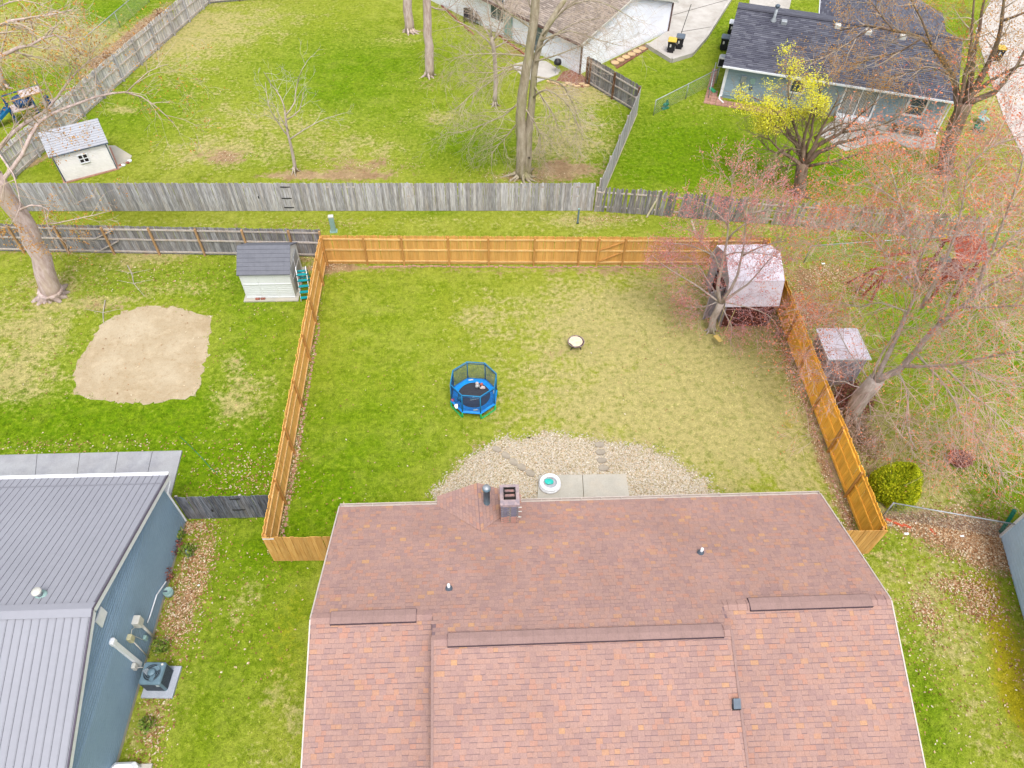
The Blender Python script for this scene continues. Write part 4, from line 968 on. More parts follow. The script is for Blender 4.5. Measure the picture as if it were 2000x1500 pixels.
# brick edging under the cedar fence
def bricks(name, label, A, B, n, mt=BRICKP, wd=.2, lap=.01, cat='edging', z=-.02, hh=.06, jit=.03, dep=.1):
    A, B = Vector((A[0], A[1], 0)), Vector((B[0], B[1], 0)); d = B - A
    t = thing(name, label, cat, A, math.atan2(d.y, d.x)); st = d.length / n
    me = MB().bev((-wd/2, -dep/2, 0), (wd/2, dep/2, hh), .01).mesh('brick', mt)
    for i in range(n): link('brick', me, t, ((i + .5) * st, random.gauss(0, jit), z + random.uniform(-.015, .012)), (0, random.gauss(0, .03), random.gauss(0, .08)))
    return t
bricks('brick_edging', 'row of pinkish pavers laid along the foot of the back cedar fence', (-6.0, 29.08), (11.4, 28.62), 76, BRICKP, .2)
bricks('brick_edging', 'line of pale pavers at the foot of the left cedar fence', (-8.02, 25.0), (-7.88, 13.0), 48, BRICKP, .16, z=-.035)
bricks('brick_edging', 'line of pale pavers at the foot of the right cedar fence', (14.5, 24.5), (14.33, 12.6), 48, BRICKP, .16, z=-.035)
# long grey fence
gA, gB = G(20, 413), G(1157, 412)
fg, L = fence('grey_picket_fence', 'long weathered silver-grey plank fence behind the grass alley, with black gate hinges', gA, gB, 1.84, GREYW, GREYR, .137, .005, side=1, jit=.01, tilt=.008, rails=(.3, 1.0, 1.6), top='dog')
u_ = (gB - gA).normalized()
for px, py in ((557,365),(560,387),(565,405),(505,385)):
    p = hit(px, py, gA, (-u_.y, u_.x, 0)); x = (p - gA).dot(u_)
    if px == 505: MB().bev((x-.03,-.03,p.z-.08),(x+.03,-.012,p.z+.08),.01).build('latch', BLACKP, fg)
    else: MB().prism([(x-.28,-.02),(x-.06,-.03),(x+.06,-.03),(x+.28,-.02),(x+.28,-.012),(x-.28,-.012)], p.z-.03, p.z+.03).build('hinge', BLACKP, fg)
# old fence to its right
pts = [G(1160,413), G(1280,421), G(1442,434), G(1640,449), G(1905,474)]
labs = ['sagging grey picket fence section with a loose pale board leaning on it',
        'old grey picket fence section behind the pink-budded tree',
        'mossy leaning picket fence section below the thick-trunked willow',
        'mossy leaning picket fence section under the coral-budded branches']
for i in range(4):
    nm = int((pts[i+1] - pts[i]).length / .137)
    fence('old_picket_fence', labs[i], pts[i], pts[i+1], 1.62 + .05 * (i % 2), GREYD if i < 2 else GREYM, GREYR, .125, .012, side=1, jit=.05, tilt=.03 if i < 2 else .045, lean=(-.02, .03, -.04, -.03)[i], zj=.03, top='point', miss=random.sample(range(nm), 2), post_step=2.3, rails=(.35, 1.3))
a = hit(1290,380, G(1280,421), (.05,1,0)); MB_ = MB().bar(Vector((0,0,0)), Vector((.62, .32, 1.5)), .1, .025, (0,1,0)); o_ = MB_.build('leaning_board', PALEW); p = G(1262, 423); o_.location = p + Vector((0,-.1,.02))
tag(o_, 'single pale board leaning slantwise against the sagging picket fence', 'board')
p0, p1 = G(1350,430), G(1359,458); o_ = MB().bar((0,0,.03), (p1-p0)+Vector((0,0,.03)), .1, .03).build('fallen_board', PALEW); o_.location = p0; tag(o_, 'pale yellow board lying on the alley grass near the pink-budded tree', 'board')
# left neighbour's fence seen from inside
la, lb_, lc = G(-40, 490), G(430, 502), Vector((-8.3, 29.9, 0))
f2, L = fence('railed_grey_fence', 'grey board fence with three pale rails and tan posts, behind the small resin shed', la, lc, 1.8, GREYD, GREYR, .137, .006, side=-1, rails=(.18, .98, 1.62), postm=POSTW, post=.1, jit=.01)
for x in [ (G(196,503) - la).length ]: MB().bar((x-.0,-.07,.25),(x+1.2,-.07,.9),.04,.09,(0,1,0)).build('brace', GREYR, f2); MB().bar((x,-.07,1.0),(x+1.1,-.07,1.55),.04,.06,(0,1,0)).build('brace', GREYR, f2)
# upper left diagonal fence
ua, ub, uc = G(28, 350), G(409, 7), G(640, -12)
fence('railed_grey_fence', 'grey board fence climbing diagonally to the upper left corner, brown posts on its lawn side', ua, ub, 1.85, GREYL, GREYR, .137, .006, side=-1, rails=(.2, .98, 1.6), postm=GREYW, post=.11, jit=.02, tilt=.012)
fence('railed_grey_fence', 'far grey fence leaving the top edge above the big lawn', ub, uc, 1.8, GREYD, GREYR, .137, .006, side=-1, rails=(.2, .98, 1.6), postm=RUSTP)
# zigzag between the two lawns
z1, z2, z3 = G(1160, 362), G(1244, 222), G(1150, 165)
z1 = Vector((6.85, 34.2, 0))
fence('grey_divider_fence', 'silver-grey fence slanting up between the twin-trunked tree lawn and the bright green lawn', z1, z2, 1.8, GREYW, GREYR, .137, .004, side=1, rails=(.25, .95, 1.55), jit=.004, tilt=.004, postm=GREYR)
bz = MB().bar((0, -.05, .2), ((z2-z1).length * .98, -.05, .12), .03, .08).build('base_board', PALEW); bz.location = z1; bz.rotation_euler = (0, 0, math.atan2((z2-z1).y, (z2-z1).x)); bz.parent = [o for o in COL.objects if o.name.startswith('grey_divider_fence')][0]; bz.location = (0,0,0); bz.rotation_euler = (0,0,0)
fence('railed_grey_fence', 'shadowy grey fence with rust-brown posts joining the corner of the white-sided house', z2, z3 + (z3 - z2).normalized() * .3, 1.9, GREYD, GREYR, .137, .006, side=1, rails=(.2, 1.0, 1.6), postm=RUSTP, post=.12, jit=.02)
# dark gate fence beside the blue house
g0, g1 = G(362, 1014), G(523, 1018)
g0.x = BX + .06; g1.x = -8.12; g1.y = g0.y - .02
fd, L = fence('dark_board_gate', 'dark blackened board gate between the metal-roofed house and the cedar fence', g0, g1, 1.62, CHARW, GREYR, .14, .008, side=1, jit=.01, top='flat', rails=(.3, 1.35))
u_ = (g1 - g0).normalized()
for px, py in ((457,974),(466,995),(476,1012),(415,996)):
    p = hit(px, py, g0, (-u_.y, u_.x, 0)); x = (p - g0).dot(u_)
    if px == 415: MB().bev((x-.03,-.04,p.z-.07),(x+.03,-.012,p.z+.07),.01).build('latch', BLACKP, fd)
    else: MB().prism([(x-.24,-.02),(x-.06,-.035),(x+.06,-.035),(x+.24,-.02),(x+.24,-.012),(x-.24,-.012)], p.z-.03, p.z+.03).build('hinge', BLACKP, fd)
# chain link
def chain(name, label, A, B, h=1.15, step=3.0, mt=GALV, gate=False, dense=.14):
    A, B = Vector((A[0], A[1], 0)), Vector((B[0], B[1], 0)); d = B - A; L = d.length
    t = thing(name, label, 'fence', A, math.atan2(d.y, d.x))
    MB().tube([(0,0,h),(L,0,h)], .028, 6).build('top_rail', mt, t, True)
    k = max(1, int(L / step))
    for i in range(k + 1):
        x = L * i / k; MB().tube([(x,0,0),(x,0,h+.04)], .03, 6).build('post', mt, t, True)
    b = MB(); x = -h
    while x < L:
        for s_ in (1, -1):
            x0, z0, x1, z1_ = (x, .05, x + h, h) if s_ > 0 else (x, h, x + h, .05)
            if x0 < 0: z0 += (z1_ - z0) * (0 - x0) / (x1 - x0); x0 = 0
            if x1 > L: z1_ = z0 + (z1_ - z0) * (L - x0) / (x1 - x0); x1 = L
            if x1 - x0 > .02: b.bar((x0, .03 * s_ * .1, z0), (x1, .03 * s_ * .1, z1_), .004, .004)
        x += dense
    tag(b.build('wire_mesh', mt, t), kind='stuff'); return t
chain('chain_link_fence', 'low chain-link fence meeting the powder blue house at the right edge', G(1722,1010), G(1960,1052), 1.1, 3.2)
chain('chain_link_fence', 'chain-link fence above the red wooden playset', G(1570,513), G(1985,483), 1.15, 4.2)
chain('chain_link_fence', 'chain-link fence crossing from the grey divider fence to the pale blue house', G(1276,226), G(1398,163), 1.1, 2.6, GALV)
chain('chain_link_fence', 'chain-link fence in the upper left corner lawn', G(172,110), G(292,5), 1.15, 4)
chain('chain_link_gate', 'short chain-link gate by the brick walk at the corner of the pale blue house', G(1383,192), G(1392,150), 1.0, 1.4)
# ---------------------------------------------------------------- trees
class Tree:
    def __init__(s, name, label, base, bark_, twig, budm=None, seed=1, cat='tree', bud_size=(.03,.06), group=None):
        s.base = Vector(base); s.t = thing(name, label, cat, s.base, 0, group)
        s.rn = random.Random(seed); s.trunk = MB(); s.tw = MB(); s.bk = bark_; s.twm = twig; s.bm = budm; s.tips = []; s.bs = bud_size; s.inst = []
    def L(s, p): return Vector(p) - s.base
    def limb(s, pts, r0, r1, n=8, bend=.06, sub=3, thick=True):
        """pts world points; returns a smooth list of (point, radius)"""
        pts = [Vector(p) for p in pts]; out = []; k = len(pts) - 1
        tot = sum((pts[i+1]-pts[i]).length for i in range(k)); acc = 0
        for i in range(k):
            p0 = pts[max(0, i-1)]; p1 = pts[i]; p2 = pts[i+1]; p3 = pts[min(k, i+2)]; seg = (p2-p1).length
            m = max(2, int(seg / .6)) if thick else sub
            for j in range(m + (1 if i == k-1 else 0)):
                q = j / m; q2, q3 = q*q, q*q*q
                p = .5 * ((2*p1) + (p2-p0)*q + (2*p0-5*p1+4*p2-p3)*q2 + (3*p1-p0-3*p2+p3)*q3)
                f = (acc + seg*q) / tot; r = r0 + (r1-r0) * f ** .8
                if 0 < f < 1: p = p + Vector((s.rn.gauss(0,bend), s.rn.gauss(0,bend), s.rn.gauss(0,bend*.6))) * (r * 2 + .15)
                out.append((p, r))
            acc += seg
        s.trunk.tube([s.L(p) for p, r in out], [r for p, r in out], n)
        return out
    def grow(s, p, d, length, r, lvl, maxl, droop=0.0, spread=.7, kids=(3,5), nseg=4, ratio=.6, up=.0):
        rn = s.rn; d = d.normalized(); pts = [p]; rads = [r]; step = length / nseg; cur = p
        for i in range(nseg):
            d = (d + Vector((rn.gauss(0,.13), rn.gauss(0,.13), rn.gauss(0,.10) + up - droop * (i+1) / nseg))).normalized()
            cur = cur + d * step; pts.append(cur); rads.append(max(.004, r * (1 - .75 * (i+1) / nseg)))
        mb = s.trunk if r > .045 else s.tw
        mb.tube([s.L(q) for q in pts], rads, 6 if r > .045 else (4 if r > .015 else 3), cap=False)
        if lvl >= maxl:
            for q in pts[1:]: s.tips.append((q, d))
            return
        k = rn.randint(*kids)
        for i in range(k):
            f = rn.uniform(.25, 1.0) if i else 1.0; x = f * nseg; a = min(nseg-1, int(x)); q = pts[a].lerp(pts[a+1], x - a)
            ax = (pts[a+1]-pts[a]).normalized(); v = Vector((rn.gauss(0,1), rn.gauss(0,1), rn.gauss(0,1))); v = (v - ax * v.dot(ax)).normalized()
            sp = spread * rn.uniform(.6, 1.3); nd = ax * math.cos(sp) + v * math.sin(sp)
            s.grow(q, nd, length * ratio * rn.uniform(.75, 1.2), max(.004, rads[a] * .62), lvl+1, maxl, droop, spread, kids, max(2, nseg - (1 if lvl else 0)), ratio, up)
    def along(s, limb, count, length, r, f0=.2, spread=1.0, **kw):
        rn = s.rn; n = len(limb)
        for i in range(count):
            f = f0 + (1 - f0) * (i + rn.random()) / count; x = f * (n - 1); a = min(n-2, int(x)); q = limb[a][0].lerp(limb[a+1][0], x-a)
            ax = (limb[a+1][0]-limb[a][0]).normalized(); v = Vector((rn.gauss(0,1), rn.gauss(0,1), rn.gauss(0,.7))); v = (v - ax*v.dot(ax)).normalized()
            sp = spread * rn.uniform(.6, 1.25); rr = min(r, limb[a][1] * .7)
            s.grow(q, ax*math.cos(sp) + v*math.sin(sp), length * rn.uniform(.6, 1.2) * (1.15 - .5*f), rr, 0, **kw)
    def buds(s, prob=1.0, per=2, spread=.08, name='buds', only=None, mt=None, size=None, elong=1.6):
        b = MB(); rn = s.rn; sz = size or s.bs
        for q, d in s.tips:
            if only and not only(q): continue
            if rn.random() > prob: continue
            for _ in range(per):
                c = s.L(q) + Vector((rn.gauss(0,spread), rn.gauss(0,spread), rn.gauss(0,spread))); z = rn.uniform(*sz)
                a = Vector((rn.gauss(0,1), rn.gauss(0,1), rn.gauss(0,1))).normalized(); e = a.orthogonal().normalized(); g = a.cross(e)
                b.cur = rn.random()
                b.add([c + a*z*elong, c + e*z*.6, c - a*z*elong*.6, c - e*z*.6, c + g*z*.5], [(0,1,4),(1,2,4),(2,3,4),(3,0,4),(0,3,2,1)])
        if b.f: tag(b.build(name, mt or s.bm, s.t, attr=True), kind='stuff')
    def roots(s, n=6, r=.2, ln=.9, sides=5):
        for i in range(n):
            a = 2*PI*i/n + s.rn.uniform(-.3,.3); l = ln * s.rn.uniform(.6,1.2); c = s.base
            s.trunk.tube([s.L(c + Vector((math.cos(a)*r*.5, math.sin(a)*r*.5, .35))), s.L(c + Vector((math.cos(a)*l*.5, math.sin(a)*l*.5, .08))), s.L(c + Vector((math.cos(a+.15)*l, math.sin(a+.15)*l, -.03)))], [r*.5, r*.32, r*.12], sides)
    def done(s, tn='trunk', wn='branches'):
        s.trunk.build(tn, s.bk, s.t, True); 
        if s.tw.f: tag(s.tw.build(wn, s.twm, s.t), kind='stuff')
        return s.t
def ax(px, py, x, y, off=0.0):
    """point on the line of sight nearest the upright line over (x, y), moved off metres along it"""
    r = Vector(ray(px, py)).normalized(); hx, hy = r.x, r.y; k = (x*hx + y*hy) / (hx*hx + hy*hy)
    return Vector((0,0,CAMZ)) + r * (k + off)

# 1 big scaly tree at the left edge
b0 = G(105, 578); T = Tree('large_shade_tree', 'large scaly-barked tree leaning out of the left edge, amber buds on its spreading limbs', b0, BK_SCALE, TW_TAN, B_ORANGE, 11)
tr = T.limb([b0, ax(78,500,b0.x,b0.y), ax(35,420,b0.x,b0.y), ax(-15,340,b0.x,b0.y)], .50, .36, 14, .05)
T.roots(12, .62, .85, 6)
e = tr[-1][0]; tr2 = T.limb([e, ax(-60,270,b0.x,b0.y), ax(-100,150,b0.x,b0.y,-.5)], .34, .16, 10)
m1 = ax(20,400,b0.x,b0.y)
l1 = T.limb([ax(-10,372,b0.x,b0.y), ax(45,300,b0.x,b0.y,-.5), ax(75,240,b0.x,b0.y,-.3), ax(160,200,b0.x,b0.y), ax(245,180,b0.x,b0.y,.5), ax(300,205,b0.x,b0.y,.7), ax(338,240,b0.x,b0.y,.8)], .11, .02, 7)
l2 = T.limb([ax(-30,330,b0.x,b0.y), ax(20,262,b0.x,b0.y,1), ax(90,215,b0.x,b0.y,1), ax(150,140,b0.x,b0.y,1), ax(190,110,b0.x,b0.y,1)], .12, .02, 7)
l3 = T.limb([ax(-80,200,b0.x,b0.y), ax(0,110,b0.x,b0.y,0), ax(60,88,b0.x,b0.y), ax(110,68,b0.x,b0.y), ax(160,108,b0.x,b0.y)], .14, .02, 7)
l4 = T.limb([ax(30,420,b0.x,b0.y), ax(60,400,b0.x,b0.y,-1.0), ax(96,410,b0.x,b0.y,-1.2), ax(90,436,b0.x,b0.y,-1.4), ax(140,430,b0.x,b0.y,-1.5), ax(215,412,b0.x,b0.y,-1.6)], .055, .012, 5)
l5 = T.limb([ax(-80,180,b0.x,b0.y), ax(-20,60,b0.x,b0.y,-1), ax(60,35,b0.x,b0.y,-1), ax(140,20,b0.x,b0.y,-1)], .12, .02, 6)
l6 = T.limb([ax(245,182,b0.x,b0.y,.5), ax(290,140,b0.x,b0.y,.5), ax(330,125,b0.x,b0.y,.7)], .035, .01, 5)
l7 = T.limb([ax(-10,290,b0.x,b0.y), ax(25,340,b0.x,b0.y,-1.5), ax(40,400,b0.x,b0.y,-2), ax(20,440,b0.x,b0.y,-2.2)], .05, .012, 5)
for l_, c_n in ((l1,16),(l2,18),(l3,22),(l5,22),(l4,6),(l6,5),(l7,7)):
    T.along(l_, c_n, 1.9, .035, .15, 1.0, maxl=3, kids=(2,4), droop=.05)
T.buds(1.0, 2, .12, size=(.026,.05), only=lambda q: T.rn.random() < (1 if q.x < -19 else .25))
T.done()
# trunk glimpsed beyond the playset
b0 = G(8, 172); T = Tree('neighbour_tree', 'tree at the far left edge above the blue playset, only trunk foot and twigs showing', b0, BK_SCALE, TW_TAN, B_ORANGE, 12)
tr = T.limb([b0, ax(-12,120,b0.x,b0.y), ax(-40,20,b0.x,b0.y)], .34, .2, 10); T.roots(5,.3,.7)
l1 = T.limb([ax(-30,60,b0.x,b0.y), ax(30,40,b0.x,b0.y,.4), ax(90,50,b0.x,b0.y,.5), ax(150,70,b0.x,b0.y,.5)], .08, .015, 5)
l2 = T.limb([ax(-35,30,b0.x,b0.y), ax(40,0,b0.x,b0.y,.4), ax(120,25,b0.x,b0.y,.5)], .08, .015, 5)
for l_ in (l1, l2): T.along(l_, 8, 2.0, .03, .2, 1.0, maxl=3, kids=(2,4))
T.buds(.5, 1, .12, size=(.035,.07)); T.done()
# 2 bare young tree
b0 = G(577, 336); T = Tree('bare_young_tree', 'slim bare young tree alone on the lawn left of centre, just behind the grey fence', b0, BK_GREY, TW_PALE, None, 13)
tr = T.limb([b0, ax(572,300,b0.x,b0.y), ax(562,260,b0.x,b0.y), ax(556,215,b0.x,b0.y)], .12, .05, 8, .03)
for pts in ([(566,270),(540,235),(525,205),(518,160)],[(566,272),(600,250),(640,230),(668,222)],[(556,215),(548,190),(530,165),(515,140)],[(558,225),(575,200),(580,165),(590,135),(600,118)],[(564,255),(548,230),(532,200)],[(558,235),(585,215),(592,180)]):
    l_ = T.limb([ax(p[0],p[1],b0.x,b0.y, T.rn.uniform(-.8,.8)*i/3) for i, p in enumerate(pts)], .045, .012, 5); T.along(l_, 6, 1.1, .014, .2, .8, maxl=2, kids=(2,3), up=.03)
T.roots(5,.12,.5); T.done()
# 3 and 4 upright trunks leaving the top edge
b0 = G(800, 62); T = Tree('upright_tree', 'grey trunk with flared foot at the top edge, left one of the two tall trunks', b0, BK_SCALE, TW_TAN, None, 14)
T.limb([b0, ax(797,20,b0.x,b0.y), ax(792,-60,b0.x,b0.y)], .37, .3, 12, .03); T.roots(9,.34,.8); T.done()
b0 = G(839, 148); T = Tree('upright_tree', 'straight pinkish-grey trunk right of the flared one, running off the top edge', b0, BK_SCALE, TW_TAN, None, 15)
tr = T.limb([b0, ax(838,90,b0.x,b0.y), ax(834,20,b0.x,b0.y), ax(832,-80,b0.x,b0.y)], .33, .24, 12, .03); T.roots(7,.3,.6)
l_ = T.limb([ax(834,10,b0.x,b0.y), ax(870,20,b0.x,b0.y,.5), ax(900,-5,b0.x,b0.y)], .06, .02, 5); T.along(l_, 6, 1.6, .02, .1, .9, maxl=3, kids=(2,4), droop=.08)
T.along(tr[-6:], 5, 2.4, .04, .1, 1.2, maxl=3, kids=(2,4), droop=.12); T.done()
b0 = G(967, 207); T = Tree('slim_tree', 'slim grey tree between the tall trunk and the twin-trunked tree', b0, BK_GREY, TW_TAN, None, 16)
tr = T.limb([b0, ax(968,160,b0.x,b0.y), ax(966,110,b0.x,b0.y), ax(960,72,b0.x,b0.y)], .15, .12, 8, .03)
for pts in ([(960,75),(940,40),(915,5),(900,-30)],[(960,72),(955,30),(950,-20)],[(962,80),(985,50),(1005,20),(1015,-20)],[(964,95),(990,80),(1000,60)],[(962,90),(930,60),(890,40),(870,20)],[(968,70),(978,35),(985,0)]):
    l_ = T.limb([ax(p[0],p[1],b0.x,b0.y, T.rn.uniform(-.8,.8)*i/3) for i, p in enumerate(pts)], .07, .015, 5); T.along(l_, 9, 1.9, .02, .2, .9, maxl=2, kids=(2,4), droop=.10)
T.roots(5,.14,.4); T.done()
# 6 twin-trunked tree in the middle
b0 = G(1022, 345); T = Tree('twin_trunked_tree', 'tall twin-trunked grey tree with drooping pale branches and exposed roots behind the grey fence', b0, BK_MOSS, TW_TAN, None, 17)
tr = T.limb([b0 + Vector((-.1,0,0)), ax(1019,270,b0.x,b0.y), ax(1018,205,b0.x,b0.y), ax(1032,110,b0.x,b0.y), ax(1045,20,b0.x,b0.y), ax(1050,-60,b0.x,b0.y)], .34, .20, 12, .02)
tr2 = T.limb([b0 + Vector((.25,.1,0)), ax(1031,280,b0.x,b0.y,.2), ax(1039,190,b0.x,b0.y,.2), ax(1048,110,b0.x,b0.y,.3), ax(1070,50,b0.x,b0.y,.6), ax(1110,-10,b0.x,b0.y,1)], .30, .12, 10, .02)
T.roots(11,.3,1.3)
br = [[(1018,195),(985,225),(950,240),(905,257),(870,258)],[(1025,140),(990,135),(960,160),(920,185),(890,215)],[(1030,128),(1000,128),(960,142),(910,140)],[(1035,110),(985,105),(950,105),(905,108),(880,120)],
 [(1042,190),(1065,175),(1100,195),(1120,225),(1140,275)],[(1048,150),(1090,160),(1110,185),(1130,230),(1135,250)],[(1024,210),(1045,240),(1055,270),(1052,305)],[(1045,120),(1080,110),(1120,95),(1150,85)],[(1048,100),(1095,60),(1140,40),(1190,35)],
 [(1045,60),(1000,30),(970,5),(940,-20)],[(1055,80),(1110,60),(1160,75),(1215,90)],[(1060,70),(1100,20),(1150,0),(1200,15),(1240,40)],[(1095,25),(1140,-10),(1200,-20)],[(1040,90),(1010,85),(980,60),(950,45)],[(1050,45),(1035,10),(1020,-30)],[(1045,170),(1075,215),(1090,250)],[(1020,230),(990,265),(960,300)]]
for i, pts in enumerate(br):
    dep = T.rn.uniform(-2.2, 2.2); l_ = T.limb([ax(p[0],p[1],b0.x,b0.y, dep*j/4) for j, p in enumerate(pts)], .06, .012, 5, .05); T.along(l_, 17, 1.9, .018, .08, .85, maxl=2, kids=(3,5), droop=.09)
T.done()
o_ = MB().lathe([(.0,0),(.07,.0),(.075,.01),(0,.02)], n=10).build('knot_hole', DARK, T.t); o_.location = T.L(ax(1033,308,b0.x,b0.y,-.28)); o_.rotation_euler = (PI/2, 0, 0)
# 8 willow-like tree with yellow leaves
b0 = G(1562, 382); T = Tree('yellow_leafed_tree', 'stout dark-barked tree with chartreuse spring leaves on its left half and bare limbs at right', b0, BK_DARK, TW_DARK, B_YEL, 18, bud_size=(.05,.1))
tr = T.limb([b0, ax(1563,350,b0.x,b0.y), ax(1570,318,b0.x,b0.y)], .36, .34, 12, .03); T.roots(7,.34,.7)
c0 = ax(1570,318,b0.x,b0.y); yl = []
for pts, r in (([(1568,325),(1545,308),(1515,285),(1495,262)],.16),([(1568,318),(1555,280),(1535,250),(1515,215),(1480,195),(1450,180)],.15),([(1570,318),(1568,280),(1580,240),(1590,205)],.17),([(1572,320),(1600,300),(1640,280),(1690,265),(1740,262)],.18),
  ([(1572,316),(1595,285),(1640,260),(1680,225),(1720,190)],.17),([(1570,316),(1560,270),(1545,230),(1540,170),(1545,120)],.12),([(1572,312),(1600,265),(1620,225),(1640,185)],.14),([(1565,322),(1530,325),(1510,335)],.07),([(1575,325),(1630,315),(1680,300),(1720,300)],.1),
  ([(1568,310),(1545,290),(1520,300),(1500,290),(1480,270)],.08),([(1572,300),(1588,240),(1600,180),(1590,120)],.1),([(1640,260),(1700,250),(1740,235),(1770,215)],.07),([(1590,270),(1650,240),(1690,250)],.08),([(1570,300),(1520,250),(1500,230),(1470,220)],.08)):
    dep = T.rn.uniform(-1.6, 1.6); l_ = T.limb([ax(p[0],p[1],b0.x,b0.y, dep*j/4) for j, p in enumerate(pts)], r, .02, 7, .12); T.along(l_, 14, 1.3, .035, .2, .9, maxl=2, kids=(3,4), up=.04)
rg = [(1548,118,28,32),(1580,150,34,24),(1500,160,24,14),(1455,195,30,26),(1515,215,48,28),(1590,205,26,26),(1500,245,30,14),(1560,172,20,14)]
def yonly(q):
    c = np.array([q.x, q.y, q.z - CAMZ]) @ R; u, v = 1000 + F*c[0]/c[2], 750 + F*c[1]/c[2]
    return any(((u-a)/c_r)**2 + ((v-b_)/d_r)**2 < 1.1 for a, b_, c_r, d_r in rg)
T.buds(.8, 5, .16, 'leaves', yonly, size=(.025,.05))
T.done()
# 9 tall furrowed tree top right
b0 = G(1845, 340); T = Tree('tall_furrowed_tree', 'tall dark-trunked tree splitting into many limbs beside the pale blue house, amber buds', b0, BK_DARK, TW_TAN, B_ORANGE, 19)
tr = T.limb([b0, ax(1852,285,b0.x,b0.y), ax(1870,235,b0.x,b0.y), ax(1885,200,b0.x,b0.y)], .45, .42, 12, .03); T.roots(7,.4,.8)
for pts, r, nt_ in (([(1870,235),(1870,190),(1850,130),(1800,75),(1745,60),(1690,50),(1640,60)],.22,16),([(1878,215),(1895,150),(1905,90),(1920,20),(1930,-40)],.24,10),([(1885,205),(1920,140),(1950,80),(1960,0),(1965,-60)],.24,10),([(1885,205),(1940,180),(1985,130),(2020,60)],.22,10),
  ([(1872,225),(1880,170),(1895,100),(1900,30),(1905,-30)],.17,10),([(1885,200),(1930,160),(1990,130),(2040,120)],.16,8),([(1800,75),(1760,100),(1720,110),(1670,125)],.06,9),([(1860,150),(1820,130),(1780,140),(1740,150)],.06,8),([(1745,60),(1720,30),(1700,0),(1690,-30)],.05,7),([(1820,90),(1800,40),(1780,0),(1770,-40)],.07,8),([(1960,40),(2010,20),(2050,0)],.08,6),([(1860,270),(1830,250),(1790,260)],.05,5),([(1700,55),(1640,95),(1600,115),(1570,120)],.05,7)):
    dep = T.rn.uniform(-1.5, 1.5); l_ = T.limb([ax(p[0],p[1],b0.x,b0.y, dep*j/4) for j, p in enumerate(pts)], r, .03, 8, .08); T.along(l_, int(nt_*1.3), 1.8, .035, .2, .95, maxl=3, kids=(2,4))
T.buds(.9, 2, .12, size=(.024,.046)); T.done()
# 10 pink-budded tree in the fence corner
b0 = G(1388, 648); T = Tree('pink_budded_tree', 'small multi-stemmed tree with rose-pink buds and a rope swing in the fenced corner', b0, BK_GREY, TW_PINK, B_RED, 20)
tr = T.limb([b0, ax(1394,622,b0.x,b0.y), ax(1408,592,b0.x,b0.y)], .17, .17, 10, .02); T.roots(5,.16,.4)
for pts, r in (([(1408,592),(1402,560),(1410,520),(1420,470),(1423,420),(1425,390)],.11),([(1408,592),(1430,560),(1448,510),(1455,460),(1460,400)],.09),([(1408,592),(1440,570),(1475,540),(1500,510),(1525,490)],.075),([(1405,590),(1385,575),(1350,550),(1310,528),(1275,500)],.06),
  ([(1402,580),(1380,545),(1365,520),(1340,500)],.045),([(1410,540),(1395,500),(1370,470),(1355,440)],.05),([(1420,470),(1450,440),(1480,425),(1510,390)],.05),([(1423,440),(1395,410),(1370,395)],.045),([(1450,500),(1490,480),(1530,470),(1560,455)],.045),
  ([(1415,500),(1440,493),(1480,495),(1520,500)],.035),([(1408,596),(1420,620),(1430,640),(1425,665)],.04),([(1412,590),(1460,600),(1500,615),(1520,640)],.04),([(1400,590),(1370,600),(1340,600)],.03),([(1460,420),(1500,410),(1560,420),(1590,430)],.04),([(1425,400),(1430,370),(1425,345)],.045),([(1455,430),(1470,390),(1480,350)],.04),([(1395,500),(1350,480),(1310,475)],.035)):
    dep = T.rn.uniform(-1.3, 1.3); l_ = T.limb([ax(p[0],p[1],b0.x,b0.y, dep*j/4) for j, p in enumerate(pts)], r, .012, 6, .06); T.along(l_, 14, 1.25, .011, .12, .85, maxl=2, kids=(3,5), up=.02)
T.buds(1.0, 1, .08, size=(.018,.036)); T.done()
swing_top = ax(1425, 600, b0.x, b0.y, -.4)
